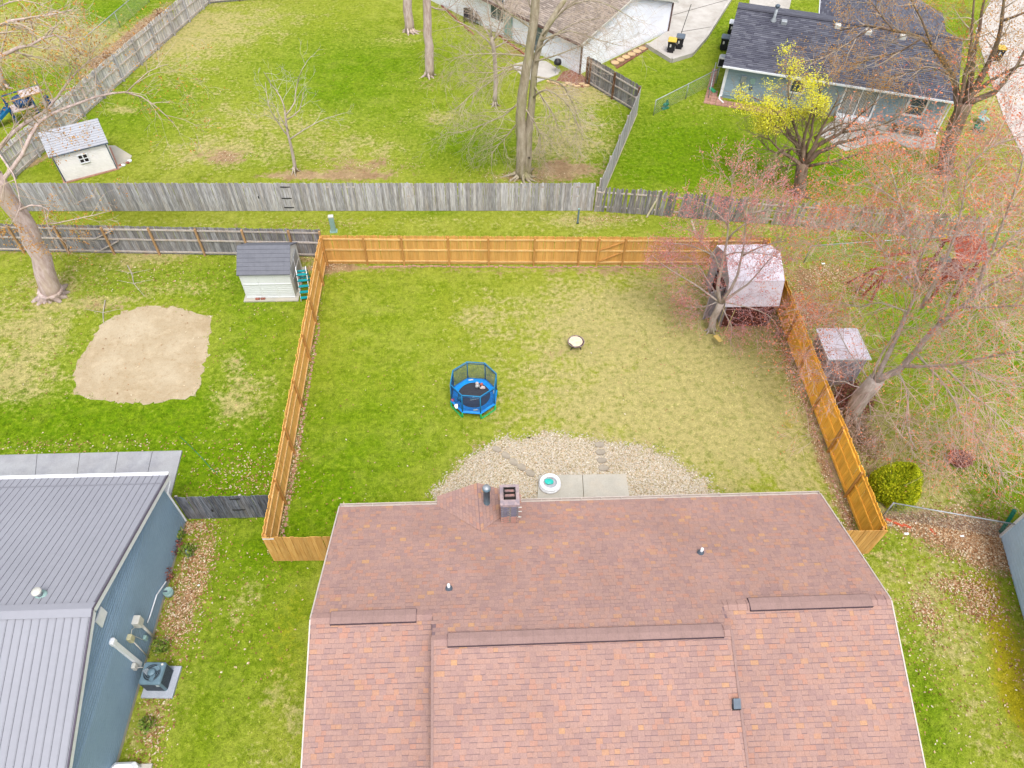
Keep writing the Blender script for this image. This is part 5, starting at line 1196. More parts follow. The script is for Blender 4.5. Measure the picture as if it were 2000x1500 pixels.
# 11 wide coral-budded tree on the right
b0 = G(1662, 812); T = Tree('wide_coral_budded_tree', 'huge pale-limbed tree with coral buds spreading over the right neighbour yard', b0, BK_GREY, TW_GREY, B_CORAL, 21)
tr = T.limb([b0, ax(1682,775,b0.x,b0.y), ax(1712,742,b0.x,b0.y)], .40, .34, 12, .02); T.roots(7,.36,.9)
for pts, r, c_n in (([(1712,742),(1755,725),(1830,640),(1900,580),(1960,545),(2040,510)],.25,18),([(1712,742),(1740,680),(1775,610),(1790,560),(1800,480)],.19,14),([(1700,745),(1722,690),(1755,640),(1770,600)],.1,6),([(1760,715),(1830,715),(1900,705),(1970,690),(2040,680)],.12,14),([(1790,690),(1850,760),(1890,830),(1930,880),(1960,930)],.07,12),
  ([(1750,722),(1775,770),(1770,830),(1790,880)],.06,10),([(1840,715),(1900,770),(1960,820),(2010,860)],.07,12),([(1790,560),(1780,480),(1760,400),(1740,330)],.09,12),([(1800,600),(1850,500),(1880,400),(1890,320)],.12,14),([(1900,580),(1940,480),(1980,380),(2000,300)],.13,14),([(1880,600),(1960,600),(2040,590)],.08,9),
  ([(1712,742),(1690,760),(1650,745),(1620,745)],.05,9),([(1775,610),(1720,590),(1680,600),(1640,590)],.05,10),([(1690,760),(1700,800),(1690,850),(1650,850)],.04,9),([(1780,560),(1740,510),(1710,470),(1660,430)],.06,12),([(1790,520),(1830,430),(1850,350)],.06,11),([(1940,500),(1990,450),(2030,430)],.07,8),([(1830,640),(1860,570),(1920,470),(1940,400)],.09,12),([(1870,705),(1930,740),(2010,760)],.06,9),([(1700,745),(1660,690),(1640,650)],.04,7),([(1760,400),(1720,370),(1690,350)],.04,6),([(1890,330),(1930,290),(1980,270)],.05,8)):
    dep = T.rn.uniform(-2.5, 2.5); l_ = T.limb([ax(p[0],p[1],b0.x,b0.y, dep*j/4) for j, p in enumerate(pts)], r * .68, .015, 8, .08); T.along(l_, int(c_n*2.2), 2.2, .015, .12, .95, maxl=3, kids=(2,4), droop=.05)
T.buds(1.0, 2, .10, size=(.018,.042), only=lambda q: T.rn.random() < (.35 if q.y < b0.y + 1 else 1.0)); T.done()
# ---- smaller plants
def bushy(name, label, c, rx, ry, h, mt, n, sz, cat='shrub', stem=True, seed=3, elong=1.6, base=.05, twig=TW_DARK, gen=None):
    rn = random.Random(seed); t = thing(name, label, cat, (c[0], c[1], 0)); b = MB()
    for i in range(n):
        u, v = rn.uniform(-1, 1), rn.uniform(0, 2*PI); r = rn.random() ** .33
        if gen: p = gen(rn)
        else: p = Vector((rx*r*math.sqrt(1-u*u)*math.cos(v), ry*r*math.sqrt(1-u*u)*math.sin(v), base + h*(.5 + .5*u*r)))
        z = rn.uniform(*sz); a = Vector((rn.gauss(0,1), rn.gauss(0,1), abs(rn.gauss(0,1)))).normalized(); e = a.orthogonal().normalized(); b.cur = rn.random()
        b.add([p, p + a*z*elong*.5 + e*z*.5, p + a*z*elong, p + a*z*elong*.5 - e*z*.5], [(0,1,2,3)])
    tag(b.build('foliage', mt, t, attr=True), kind='stuff')
    if stem:
        s_ = MB()
        for i in range(14):
            a = rn.uniform(0, 2*PI); q = rn.uniform(.3, .95); s_.tube([(0,0,0),(rx*q*.5*math.cos(a), ry*q*.5*math.sin(a), h*.45),(rx*q*math.cos(a), ry*q*math.sin(a), h*rn.uniform(.6,1))], [.02,.012,.005], 4)
        tag(s_.build('stems', twig, t), kind='stuff')
    return t
b0 = G(1738, 965)
def arb(rn):
    v = rn.uniform(0, 2*PI); z = (1 - rn.random() ** 1.6) if rn.random() < .4 else rn.random(); rad = .86 * math.sin(PI * (.2 + .8*z) ** .8) ** .7 * (1 + .09*math.sin(3*v) + .05*math.sin(7*v+2)); k = 1 - abs(rn.gauss(0, .03))
    return Vector((rad*k*math.cos(v), rad*k*math.sin(v)*.95, .05 + 1.95*z))
AB = bushy('golden_arborvitae', 'rounded golden-green arborvitae just outside the right cedar fence', b0, 1, 1, 2, B_SHRUB, 34000, (.045,.09), 'shrub', True, 5, gen=arb)
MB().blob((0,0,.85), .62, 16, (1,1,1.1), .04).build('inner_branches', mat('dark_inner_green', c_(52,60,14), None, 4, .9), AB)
c = G(1672, 800); bushy('dense_brush', 'tangled dull red brush at the foot of the coral-budded tree', (c.x-.2, c.y+.2), .9, .9, 1.1, B_DULL, 1200, (.04,.08), seed=6)
c = G(1672, 850); bushy('dry_brush', 'dry pinkish brush beside the right cedar fence, below the small tin shed', (c.x, c.y-.2), .8, 1.4, .7, bud('dry_twig_tips', [(0, c_(150,120,100)), (1, c_(206,174,150))]), 1100, (.03,.07), seed=7)
c = G(1868, 902); pot = thing('terracotta_planter', 'terracotta bowl lying on the lawn right of the arborvitae', 'planter', c)
MB().lathe([(.3,.0),(.42,.26),(.45,.3),(.42,.31),(.36,.24),(.0,.2)], n=20).build('bowl', ORANGE, pot, True)
bushy('potted_shrub', 'small dull red shrub growing from the terracotta bowl', (c.x+.1, c.y-.05), .42, .42, .55, B_DULL, 900, (.03,.06), seed=8)
for i, (px, py, w_, lab) in enumerate(((372,1082,.28,'grey-green spiky weed in the leaf bed beside the blue siding'),(345,1078,.4,'dry brown weed clump against the blue siding'),(352,1050,.25,'tall green weed by the dark gate'),(330,1130,.35,'pale dead stems above the round basin'),(318,1270,.3,'low green weed below the meter box'),(292,1420,.25,'green weed in front of the condenser pad'))):
    c = G(px, py); bushy('weed', lab, (c.x, c.y), w_, w_, .5, B_WEED if i not in (1, 3) else B_DULL, 160, (.04,.09), 'weed', True, 20 + i)
for i, (px, py) in enumerate(((210,115),(200,135),(278,75),(300,50),(290,62),(175,160),(312,30))):
    c = G(px, py); bushy('dry_weed_clump', ['brown weed clump nearest the white shed along the diagonal fence','second brown weed clump up the diagonal fence','brown weed clump below the chain-link end','uppermost-but-one brown clump by the diagonal fence','brown clump midway up the diagonal fence','small brown clump at the lower end of the weedy strip','uppermost brown clump by the diagonal fence'][i], (c.x, c.y), .5, .5, .4, LEAF, 220, (.04,.08), 'weed', True, 30 + i)
# ---------------------------------------------------------------- sheds
def shed_base(t, W, D, h, m=CONC): MB().box((-h, -h, 0), (W+h, D+h, .05)).build('pad', m, t)
# resin shed
RS = thing('resin_shed', 'pale grey resin shed with charcoal tiled roof in the left neighbour yard', 'shed', (-11.86, 26.75, 0)); W, D = 2.44, 2.2
MB().prism([(-.12,-.25),(W+.15,-.25),(W+.15,D+.1),(-.12,D+.1)], 0, .07).build('pad', CONC, RS)
MB().box((0,0,.07),(W,D,1.72)).build('wall', SHEDW, RS)
b = MB(); b.add([(.03,0,1.7),(.03,D/2,2.42),(.03,D,1.7)], [(0,2,1)]); b.add([(W-.0,0,1.7),(W-.0,D/2,2.42),(W-.0,D,1.7)], [(0,1,2)]); b.build('gable_panel', SHEDW, RS)
b = MB()
for x in (.03, .82, 1.62, W-.03): b.box((x-.025,-.022,.1),(x+.025,0,1.7))
b.box((0,-.03,.95),(W,0,1.0)); b.box((0,-.03,.08),(W,0,.14))
for i in range(6): b.box((.05,-.012,.22+i*.12),(W-.05,0,.235+i*.12))
b.build('panel_ribs', SHEDW, RS)
b = MB(); b.box((W,.35,.12),(W+.02,1.9,1.62)); dd = b.build('double_door', SHEDD, RS); b = MB(); b.box((W+.02,1.1,.15),(W+.035,1.15,1.6)); b.box((W+.02,.35,.95),(W+.03,1.9,.99)); b.build('door_trim', WHITE, dd)
z0r, z1r = 1.72, 2.47; hw = D/2
for s_, y0 in ((1,-.12),(-1,D+.12)):
    b = MB(); dy = s_ * (hw + .12); zz0 = z0r - (z1r - z0r) * .12 / hw
    b.obox((-.06,y0,zz0),(W+.14,0,0),(0,dy,z1r-zz0),(0,0,.03)); rf = b.build('roof', SHEDR, RS)
    for r in range(7):
        f = r / 7; k = 9
        for i in range(k):
            x0 = -.05 + (W+.12) * i / k; x1 = -.05 + (W+.12) * (i+1) / k - .008; ya, yb_ = y0 + dy*f, y0 + dy*(f+1/7); za, zb = zz0 + (z1r-zz0)*f, zz0 + (z1r-zz0)*(f+1/7)
            MB().add([(x0,ya,za+.055),(x1,ya,za+.055),(x1,yb_,zb+.034),(x0,yb_,zb+.034),(x0,ya,za+.03),(x1,ya,za+.03)], [(0,1,2,3) if s_ > 0 else (3,2,1,0),(4,5,1,0) if s_ > 0 else (0,1,5,4)]).build('shingle', SHEDR, rf)
for i, x in enumerate((.45, .72)):
    o_ = MB().bev((0,0,0),(.22,.1,.07),.01).build('loose_brick', BRICK); o_.location = (-11.86 + x, 26.58, .07); o_.rotation_euler = (0,0,.06*i)
    tag(o_, ('left' if i == 0 else 'right') + ' one of two red bricks on the resin shed pad', 'brick', 'loose bricks on the shed pad')
# pool ladder
PLx = G(596, 588); LD = thing('pool_ladder', 'white-railed A-frame pool ladder with teal steps leaning by the resin shed', 'ladder', (PLx.x+.05, PLx.y, 0), .12)
for s_ in (-.24, .24):
    MB().tube([(s_,0,0),(s_,.75,1.25),(s_,.82,1.42),(s_,.92,1.46),(s_,1.0,1.38),(s_,1.45,0)], .022, 8).build('rail', WHITE, LD, True)
for i in range(5):
    f = .12 + i * .2; MB().bev((-.25, .75*f-.06, 1.25*f-.02), (.25, .75*f+.08, 1.25*f+.03), .01).build('step', TEAL, LD)
for i in range(4):
    f = .15 + i * .22; MB().bev((-.25, 1.42-.42*f-.06, 1.3*f-.02), (.25, 1.42-.42*f+.06, 1.3*f+.03), .01).build('step', TEAL, LD)
# ivory shed with gable window, upper left
sa, sb = G(128, 357), G(230, 330); VS = thing('ivory_shed', 'ivory vinyl shed with four-pane window and ribbed grey roof beside the diagonal fence', 'shed', sa, math.atan2((sb-sa).y, (sb-sa).x)); W = (sb-sa).length; D = 2.5
MB().box((0,0,.06),(W,D,1.85)).build('wall', SHEDV, VS)
b = MB(); siding(b,(0,0,0),(W,0,0),.08,lambda q:1.84,(0,-1,0),.1,.016); siding(b,(0,D,0),(0,0,0),.08,lambda q: 1.84+.75*(1-abs(q-.5)*2),(-1,0,0),.1,.016); b.add([(.0,0,1.84),(.0,D/2,2.58),(.0,D,1.84),(W,0,1.84),(W,D/2,2.58),(W,D,1.84)],[(0,2,1),(3,4,5)]); tag(b.build('siding', SHEDV, VS), kind='stuff')
MB().box((-.1,-.1,0),(W+.1,D+.1,.06)).build('brick_base', BRICKP, VS)
MB().box((.0,-.05,.06),(.06,.02,1.8)).build('corner_trim', GREYP, VS); MB().box((W-.06,-.05,.06),(W,.02,1.8)).build('corner_trim', GREYP, VS)
s_ = .75 / (D/2)
for sg, y0, z0_ in ((1,-.14,1.85-.14*s_),(-1,D+.14,1.85-.14*s_)):
    dy = sg*(D/2+.14); dz = (D/2+.14)*s_; b = MB(); b.obox((-.14,y0,z0_),(W+.28,0,0),(0,dy,dz),(0,0,.03)); rf = b.build('roof', SHEDR2, VS)
    for r in range(11):
        f0, f1 = r/11, (r+.9)/11
        MB().add([(-.14,y0+dy*f0,z0_+dz*f0+.06),(W+.14,y0+dy*f0,z0_+dz*f0+.06),(W+.14,y0+dy*f1,z0_+dz*f1+.035),(-.14,y0+dy*f1,z0_+dz*f1+.035),(-.14,y0+dy*f0,z0_+dz*f0+.03),(W+.14,y0+dy*f0,z0_+dz*f0+.03)],[(0,1,2,3) if sg>0 else (3,2,1,0),(4,5,1,0) if sg>0 else (0,1,5,4)]).build('roof_strip', SHEDR2, rf)
MB().box((-.14,-.16,1.74),(W+.14,-.12,1.8)).build('eave_trim', GREYP, VS)
wn = window(VS, W/2-.22, W/2+.26, .95, 1.42, 'window', 2, 2, .03, DARK, -.035)
pc = sheet('shed_apron', ccw(PX((205,285),(225,285),(258,305),(252,318),(232,330),(215,310))), CONC, .02, .04)
for i in range(5):
    c = G(236 + i*4.5, 324 - i*2.2 + (i % 2)*2); o_ = MB().blob((0,0,.05), .12, 7, (1.2,.8,.6), .2).build('edging_stone', (BRICK, WHITE, PAVER, BRICK, WHITE)[i]); o_.location = c
    tag(o_, ('red stone','white stone','grey stone','brick-red chunk','white chip')[i] + ', ' + ('nearest the ivory shed wall','second from the ivory shed','middle of the row at the shed apron','fourth from the ivory shed','farthest from the ivory shed')[i], 'stone', 'stones at the ivory shed apron')
# gambrel shed in the fenced corner
GS = thing('gambrel_shed', 'old barn-roofed shed with pale tin roof and open red doorway, under the pink-budded tree', 'shed', (11.66, 24.12, 0)); W, D = 2.42, 3.6
P = [(0,1.5),(.42,2.72),(1.72,3.28),(D-.62,2.72),(D-.12,1.5)]
b = MB(); b.box((.05,.1,0),(W-.05,.16,1.45)); b.box((.05,D-.25,0),(W-.05,D-.18,1.45)); b.box((W-.1,.1,0),(W-.05,D-.2,1.45)); b.add([(W-.06,y,z) for y, z in P]+[(W-.05,.1,1.4),(W-.05,D-.2,1.4)],[(0,1,2,3,4)])
b.build('wall', REDWALL, GS)
b = MB(); x=.06
b.box((x-.04,.1,0),(x,.9,1.45)); b.box((x-.04,2.5,0),(x,D-.2,1.45)); b.box((x-.04,.1,1.45),(x,D-.2,1.5))
b.add([(x,.1,1.45),(x,.9,1.45),(x,.9,1.9),(x,.42,2.6),(x,1.72,3.2),(x,D-.62,2.66),(x,D-.12,1.5),(x,2.5,1.45),(x,2.5,1.9)],[(0,3,2,1),(2,3,4,8),(4,5,8),(5,6,7,8)])
b.build('front_gable', mat('pale_grey_door_boards', c_(196,186,192), None, 4, .8), GS)
b = MB(); b.box((.1,.9,.02),(.14,2.5,1.9)); b.build('doorway', mat('red_interior', c_(96,34,30), None, 6, .9), GS)
MB().obox((.02,.9,.05),(-.75,-.35,0),(-.03,.05,0),(0,0,1.8)).build('open_door', bpy.data.materials['pale_grey_door_boards'], GS)
for i in range(4):
    (ya,za),(yb_,zb) = P[i], P[i+1]; k = 5
    for j in range(k):
        x0 = -.12 + (W+.22)*j/k; x1 = -.12 + (W+.22)*(j+1)/k - .008; d = Vector((0,yb_-ya,zb-za)); n_ = Vector((1,0,0)).cross(d).normalized()
        MB().obox(Vector((x0,ya,za))-d.normalized()*.04, (x1-x0,0,0), d+d.normalized()*.05, n_*(.02+.006*(j%2))).build('roof_sheet', GALVP, GS)
# small tin shed
TS = thing('small_tin_shed', 'small square tin shed with pale lid roof between right cedar fence and big tree', 'shed', (15.27, 20.35, 0), -.02); W, D = 1.75, 1.75
b = MB(); b.box((.03,.03,0),(W-.03,D-.03,1.82))
for i in range(14):
    for (p, q) in (((.03+i*.125,.0,.02),(.03+i*.125+.05,.03,1.8)),((.0,.03+i*.12,.02),(.03,.03+i*.12+.05,1.8))): b.box(p, q)
b.build('wall', mat('lilac_grey_steel', c_(222,218,230), c_(204,200,212), 2, .5), TS)
for s_ in (0, 1):
    MB().add([(-.06+s_*(W/2+.06),-.06,1.84+.1*s_),(W/2+s_*(W/2+.06)-.01,-.06,1.94-.1*s_),(W/2+s_*(W/2+.06)-.01,W+.06,1.94-.1*s_),(-.06+s_*(W/2+.06),W+.06,1.84+.1*s_),
              (-.06+s_*(W/2+.06),-.06,1.80+.1*s_),(W/2+s_*(W/2+.06)-.01,-.06,1.90-.1*s_)],[(0,1,2,3),(4,5,1,0)]).build('roof_panel', GALVP, TS)
b = MB(); b.bar((-.07,-.07,1.83),(-.07,D+.07,1.83),.03,.06); b.bar((W+.07,-.07,1.83),(W+.07,D+.07,1.83),.03,.06); b.bar((-.07,D+.07,1.86),(W+.07,D+.07,1.86),.03,.06); b.bar((-.07,-.07,1.86),(W+.07,-.07,1.86),.03,.06); b.build('roof_trim', WHITE, TS)
o_ = MB().bar((0,0,0),(.5,-.7,.06),.12,.04).build('loose_plank', GREYR); o_.location = ax(1690,660,17.1,22.2) ; o_.location = (17.15,22.1,1.0); tag(o_, 'short grey plank jutting out behind the small tin shed', 'plank')
o_ = MB()
for i in range(9): o_.tube([(random.uniform(-.1,.1), -.6+i*.15, .1+random.uniform(0,.1)), (random.uniform(-.1,.1)+.02, -.6+i*.15+.02, .9+random.uniform(0,.3))], .05, 6)
o_ = o_.build('stacked_logs', RUSTP); o_.location = (15.08, 21.1, 0); tag(o_, 'upright dark logs wedged between the small tin shed and the cedar fence', 'firewood', kind='stuff'); del o_['category']; del o_['label']
# ---------------------------------------------------------------- trampoline
tc = G(926, 790); TR = thing('toddler_trampoline', 'blue octagonal trampoline with net enclosure and green feet on the lawn', 'trampoline', (-.42, 20.15, 0), .02)
ctr = G(926, 772, .42); TR.location = (ctr.x, ctr.y, 0)
Rr = 1.08; zt = .42; hn = 1.12; n8 = 8; a0 = PI/8 - .14
def oc(r, z, i, k=n8): a = a0 + 2*PI*i/k; return Vector((r*math.cos(a), r*math.sin(a), z))
MB().tube([oc(Rr-.03, zt-.03, i) for i in range(8)], .025, 8, closed=True).build('frame_ring', TBLUE, TR, True)
MB().lathe([(.72, zt+.01),(0, zt+.005)], n=32).build('jump_mat', TMAT, TR)
for i in range(8):
    b = MB(); A, B_ = oc(Rr, zt, i), oc(Rr, zt, i+1); k = 5; vs = []
    for j in range(k+1):
        p = A.lerp(B_, j/k); a = math.atan2(p.y, p.x); q = Vector((.72*math.cos(a), .72*math.sin(a), zt+.03)); mm = p.lerp(q, .5) + Vector((0,0,.035)); vs += [p + Vector((0,0,-.04)), p, mm, q]
    for j in range(k):
        for r_ in range(3): o = j*4 + r_; b.f.append((o, o+4, o+5, o+1)); b.a.append(0)
    b.v = [tuple(v) for v in vs]; b.build('pad_section', TBLUE, TR, True)
    MB().tube([oc(Rr-.04, zt-.02, i), oc(Rr-.05, zt+hn, i)], .024, 8).build('pole', TCYAN, TR, True)
MB().tube([oc(Rr-.05, zt+hn, i) for i in range(8)], .026, 8, closed=True).build('top_ring', TCYAN, TR, True)
MB().tube([oc(Rr-.05, zt+hn-.1, i) for i in range(8)], .022, 6, closed=True).build('net_hem', PBLUE, TR, True)
b = MB()
for i in range(8):
    for s_ in (0, 1):
        A0, A1, C0, C1 = oc(Rr-.06, zt+.04, i), oc(Rr-.06, zt+.04, i+1), oc(Rr-.07, zt+hn-.06, i), oc(Rr-.07, zt+hn-.06, i+1)
        for j in range(1, 24):
            if s_: b.bar(A0.lerp(A1, j/24), C0.lerp(C1, j/24), .0045, .0045)
            else: b.bar(A0.lerp(C0, j/24), A1.lerp(C1, j/24), .0045, .0045)
tag(b.build('net', mat('dark_netting', c_(40,80,130), None, 9, .8), TR), kind='stuff')
for i0 in (0, 2, 4, 6):
    A, B_ = oc(Rr-.02, 0, i0+ (-1 if False else 0)), oc(Rr-.02, 0, i0+1)
    MB().tube([Vector((A.x,A.y,zt-.03)), Vector((A.x,A.y,.06)), Vector((A.x,A.y,.03)).lerp(Vector((B_.x,B_.y,.03)), .05), Vector((B_.x,B_.y,.03)).lerp(Vector((A.x,A.y,.03)), .05), Vector((B_.x,B_.y,.06)), Vector((B_.x,B_.y,zt-.03))], .036, 8).build('leg', TGREEN, TR, True)
for (x, y, r_) in ((-.12,.84,.1),(.05,-.88,.1),(.88,.1,1.4)):
    o_ = MB().bev((-.11,-.035,0),(.11,.035,.006),.005).build('label', STICKW, TR); o_.location = (x, y, zt+.075); o_.rotation_euler = (0,0,r_)
o_ = MB().box((-.2,-.07,0),(.2,.07,.004)).build('printed_panel', mat('printed_teal_panel', c_(70,110,130), None, 30, .6), TR); o_.location = (.02,-.18,zt+.02); o_.rotation_euler = (0,0,.18)
MB().tube([(-.2,-.07,.006),(.2,-.07,.006),(.2,.07,.006),(-.2,.07,.006)], .007, 4, closed=True).build('panel_border', STICKW, TR, loc=(.02,-.18,zt+.02), rot=(0,0,.18))
def onT(x, y, z=0): return (TR.location.x + x, TR.location.y + y, zt + z)
def ball(name, label, p, r, m, cat='ball'):
    o_ = MB().lathe([(r*math.sin(PI*i/10), -r*math.cos(PI*i/10)) for i in range(11)], n=16).build(name, m, smooth=True); o_.location = p; return tag(o_, label, cat)
ball('play_ball', 'blue ball resting on the left of the trampoline mat', onT(-.62,-.26,.13), .13, TCYAN)
ball('soccer_ball', 'black and white ball at the back of the trampoline mat', onT(.16,.42,.11), .11, mat('patched_ball_leather', c_(236,238,240), c_(50,54,62), 3, .5))
ball('play_ball', 'upper pale ball behind the black and white one on the trampoline', onT(.14,.6,.09), .085, PINKW)
ball('play_ball', 'small salmon ball at the far right of the trampoline mat', onT(.34,.56,.08), .075, mat('salmon_plastic', c_(214,110,90)))
o_ = MB().blob((0,0,.06), .1, 8, (1.3,.8,.7), .2).build('toy_car', PINKW); o_.location = onT(.4,.38,0); tag(o_, 'lumpy pale toy right of the patched ball on the trampoline', 'toy')
o_ = MB().blob((0,0,.05), .13, 8, (.7,1.1,.6), .2).build('stuffed_toy', WHITE); o_.location = onT(-.78,-.66,.03); tag(o_, 'white toy on the near left pad of the trampoline', 'toy')
o_ = MB().blob((0,0,.05), .09, 7, (1,1,.6), .25).build('stuffed_toy', mat('pink_toy', c_(200,110,150))); o_.location = onT(-.94,-.32,.05); tag(o_, 'pink toy on the left pad of the trampoline', 'toy')
# ---------------------------------------------------------------- fire pit
c = G(1125, 668, .3); FP = thing('fire_pit', 'round rusty fire pit with a pale wood disc inside its rim', 'fire pit', (c.x, c.y, 0))
RUST = mat('rusty_dark_steel', c_(110,72,60), c_(60,48,46), 8, .8)
MB().lathe([(.1,.14),(.24,.18),(.34,.3),(.37,.34),(.39,.34),(.36,.28),(.25,.15),(.1,.11)], n=28).build('bowl', RUST, FP, True)
MB().tube([(.385*math.cos(2*PI*i/28), .385*math.sin(2*PI*i/28), .345) for i in range(28)], .016, 6, closed=True).build('rim', mat('silvered_rim', c_(206,190,196), c_(120,80,80), 8, .5), FP, True)
for i in range(4):
    a = PI/4 + i*PI/2; MB().bar((.22*math.cos(a),.22*math.sin(a),.2),(.36*math.cos(a),.36*math.sin(a),0),.025,.025).build('leg', BLACKP, FP)
pts = [(.33*math.cos(2*PI*i/30)*(1 - (.12 if 17<=i<=19 else 0) - (.08 if 24<=i<=25 else 0)), .33*math.sin(2*PI*i/30)*(1 - (.12 if 17<=i<=19 else 0))) for i in range(30)]
o_ = MB().prism(pts, 0, .02).build('wood_disc', mat('pale_cut_wood', c_(250,232,206), c_(232,208,176), 6, .8)); o_.location = (c.x-.02, c.y, .335); tag(o_, 'pale round wooden disc with chipped edge lying in the fire pit', 'board')
# ---------------------------------------------------------------- toddler pool
c = G(1074, 945, .2); TP = thing('inflatable_pool', 'round white inflatable pool on the left end of the patio', 'pool', (c.x, c.y, .092))
k = 24
for j, (rr, zz_, tr_) in enumerate(((.36,.09,.09),(.345,.21,.085))):
    MB().tube([(rr*math.cos(2*PI*i/k)*1.02, rr*math.sin(2*PI*i/k), zz_) for i in range(k)], tr_, 10, closed=True).build('inflated_ring', WHITE, TP, True)
MB().lathe([(.3,.12),(0,.12)], n=24).build('water', TURQ, TP)
MB().lathe([(.29,.13),(.24,.132),(.24,.1)], n=24).build('inner_step', mat('shaded_vinyl', c_(206,206,214)), TP)
o_ = MB().blob((0,0,.05), .19, 10, (1,.8,.35), .12).build('float_toy', TURQ); o_.location = (c.x-.03, c.y+.05, .25); tag(o_, 'turquoise float toy inside the white inflatable pool', 'toy')
# stepping stones
for i, (px, py) in enumerate(((970,878),(988,890),(1003,903),(1019,913),(1036,925),(1171,869),(1173,884),(1175,900),(1178,915))):
    c = G(px, py); o_ = MB().prism([(.21*math.cos(a)*(1+.12*math.sin(3*a+i)), .15*math.sin(a)*(1+.1*math.cos(2*a+i))) for a in [2*PI*j/9 for j in range(9)]], .0, .055).build('stepping_stone', PAVER)
    o_.location = c; o_.rotation_euler = (0,0,(-.7 if i < 5 else 0))
    tag(o_, ('outermost','second','third','fourth','innermost')[i] + ' stone of the slanting row left of the patio' if i < 5 else ('farthest','second','third','nearest')[i-5] + ' stone of the straight row above the patio', 'stepping stone', 'stepping stones across the gravel')
MB_ = MB().tube([(0,0,.03),(.1,.14,.03),(.26,.2,.03),(.42,.18,.03)], .015, 6).build('hose', OFFW, smooth=True); MB_.location = G(862, 975); tag(MB_, 'short pale hose curling out below the gutter corner', 'hose')
# ---------------------------------------------------------------- alley boxes
c = G(652, 452); UB = thing('utility_pedestal', 'pale green telecom pedestal in the alley just behind the cedar fence corner', 'utility box', (c.x, c.y, 0), .1)
MB().bev((-.13,-.1,0),(.13,.1,.98),.02).build('cabinet', LTEAL, UB); MB().bev((-.145,-.115,.98),(.145,.115,1.06),.02).build('lid', OFFW, UB)
MB().box((-.2,-.16,0),(.2,.16,.05)).build('base', LTEAL, UB)
c = G(1128, 436); UP = thing('marker_post', 'slender pale blue-grey marker post standing before the grey fence', 'post', (c.x, c.y, 0)); MB().bev((-.045,-.04,0),(.045,.04,.95),.01).build('post_body', ACM, UP); MB().box((-.055,-.05,.95),(.055,.05,.99)).build('cap', LTEAL, UP); MB().box((-.07,-.06,0),(.07,.06,.04)).build('foot', BLACKP, UP)
# ---------------------------------------------------------------- swing on the corner tree
st = swing_top; sc0 = G(1397, 655, .45); sc1 = G(1408, 667, .45)
SW = thing('rope_swing', 'wooden plank swing on two yellow ropes hung from the pink-budded tree', 'swing', (sc0.x, sc0.y, 0)); 
def ls(p): return Vector(p) - Vector((sc0.x, sc0.y, 0))
SWd = (sc1 - sc0); seat = MB().bar(ls(sc0), ls(sc1), .22, .04); seat.build('seat', mat('honey_plank', c_(240,206,120)), SW)
MB().tube([ls(sc0), ls(Vector((sc0.x+.12, sc0.y+.3, st.z)))], .014, 5).build('rope', ROPE, SW); MB().tube([ls(sc1), ls(Vector((sc1.x+.35, sc1.y+.42, st.z)))], .014, 5).build('rope', ROPE, SW)
# ---------------------------------------------------------------- condenser
c = G(303, 1348); AC = thing('air_conditioner', 'blue-grey air conditioner condenser with round fan grille beside the blue siding', 'air conditioner', (G(306,1338).x, G(306,1338).y, .1), -.05)
ac0 = G(306, 1322, .4); AC.location = (ac0.x, ac0.y, .1); w2 = .36
MB().bev((-w2,-w2,0),(w2,w2,.72),.05).build('cabinet', ACM, AC)
for a in range(4):
    o_ = MB()
    for i in range(16): o_.box((-w2+.06, -w2-.008, .05+i*.038), (w2-.06, -w2, .065+i*.038))
    o_.build('coil_grille', ACD, AC, rot=(0,0,a*PI/2))
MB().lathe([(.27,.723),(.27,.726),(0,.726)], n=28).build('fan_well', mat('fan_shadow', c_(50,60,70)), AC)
for i in range(3):
    a = i*2.1+.4; MB().obox((0,0,.73),(.24*math.cos(a),.24*math.sin(a),0),(.16*math.cos(a+1.3),.16*math.sin(a+1.3),.03),(0,0,.006)).build('blade', GALV if i == 1 else ACM, AC)
for r_ in (.09,.15,.21,.27): MB().tube([(r_*math.cos(2*PI*i/24), r_*math.sin(2*PI*i/24), .765) for i in range(24)], .006, 4, closed=True).build('guard_ring', ACM, AC)
MB().lathe([(.13,.77),(.1,.8),(0,.81)], n=20).build('fan_hub', ACM, AC, True)
o_ = MB().lathe([(.04,.0),(.04,.01),(0,.012)], n=12).build('badge', OFFW, AC); o_.location = (.25,.27,.722)
MB().box((.2,-w2-.012,.5),(.3,-w2-.006,.62)).build('rating_label', STICKW, AC)
o_ = MB().bev((-.52,-.52,0),(.52,.52,.1),.01).build('condenser_pad', mat('light_plastic_pad', c_(190,196,208), c_(176,182,194), 3, .7)); o_.location = (AC.location.x+.06, AC.location.y-.06, 0); o_.rotation_euler = (0,0,-.05); tag(o_, 'square pale plastic pad under the air conditioner', 'pad')
c = G(330, 1158, .15); BS = thing('round_basin', 'round blue-grey basin against the blue siding in the weeds', 'basin', (c.x, c.y, 0)); MB().lathe([(.1,0),(.16,.1),(.17,.3),(.16,.3),(.13,.24),(0,.22)], n=18).build('tub', LTEAL, BS, True); MB().tube([(-.02,0,.3),(-.14,.0,.3)], .03, 6).build('spout', GREYP, BS)
c = G(318, 1128); o_ = MB().bev((-.14,-.1,0),(.14,.1,.12),.03).build('splash_block', LTEAL); o_.location = G(314,1170); tag(o_, 'pale green splash block below the thin downpipe', 'splash block')
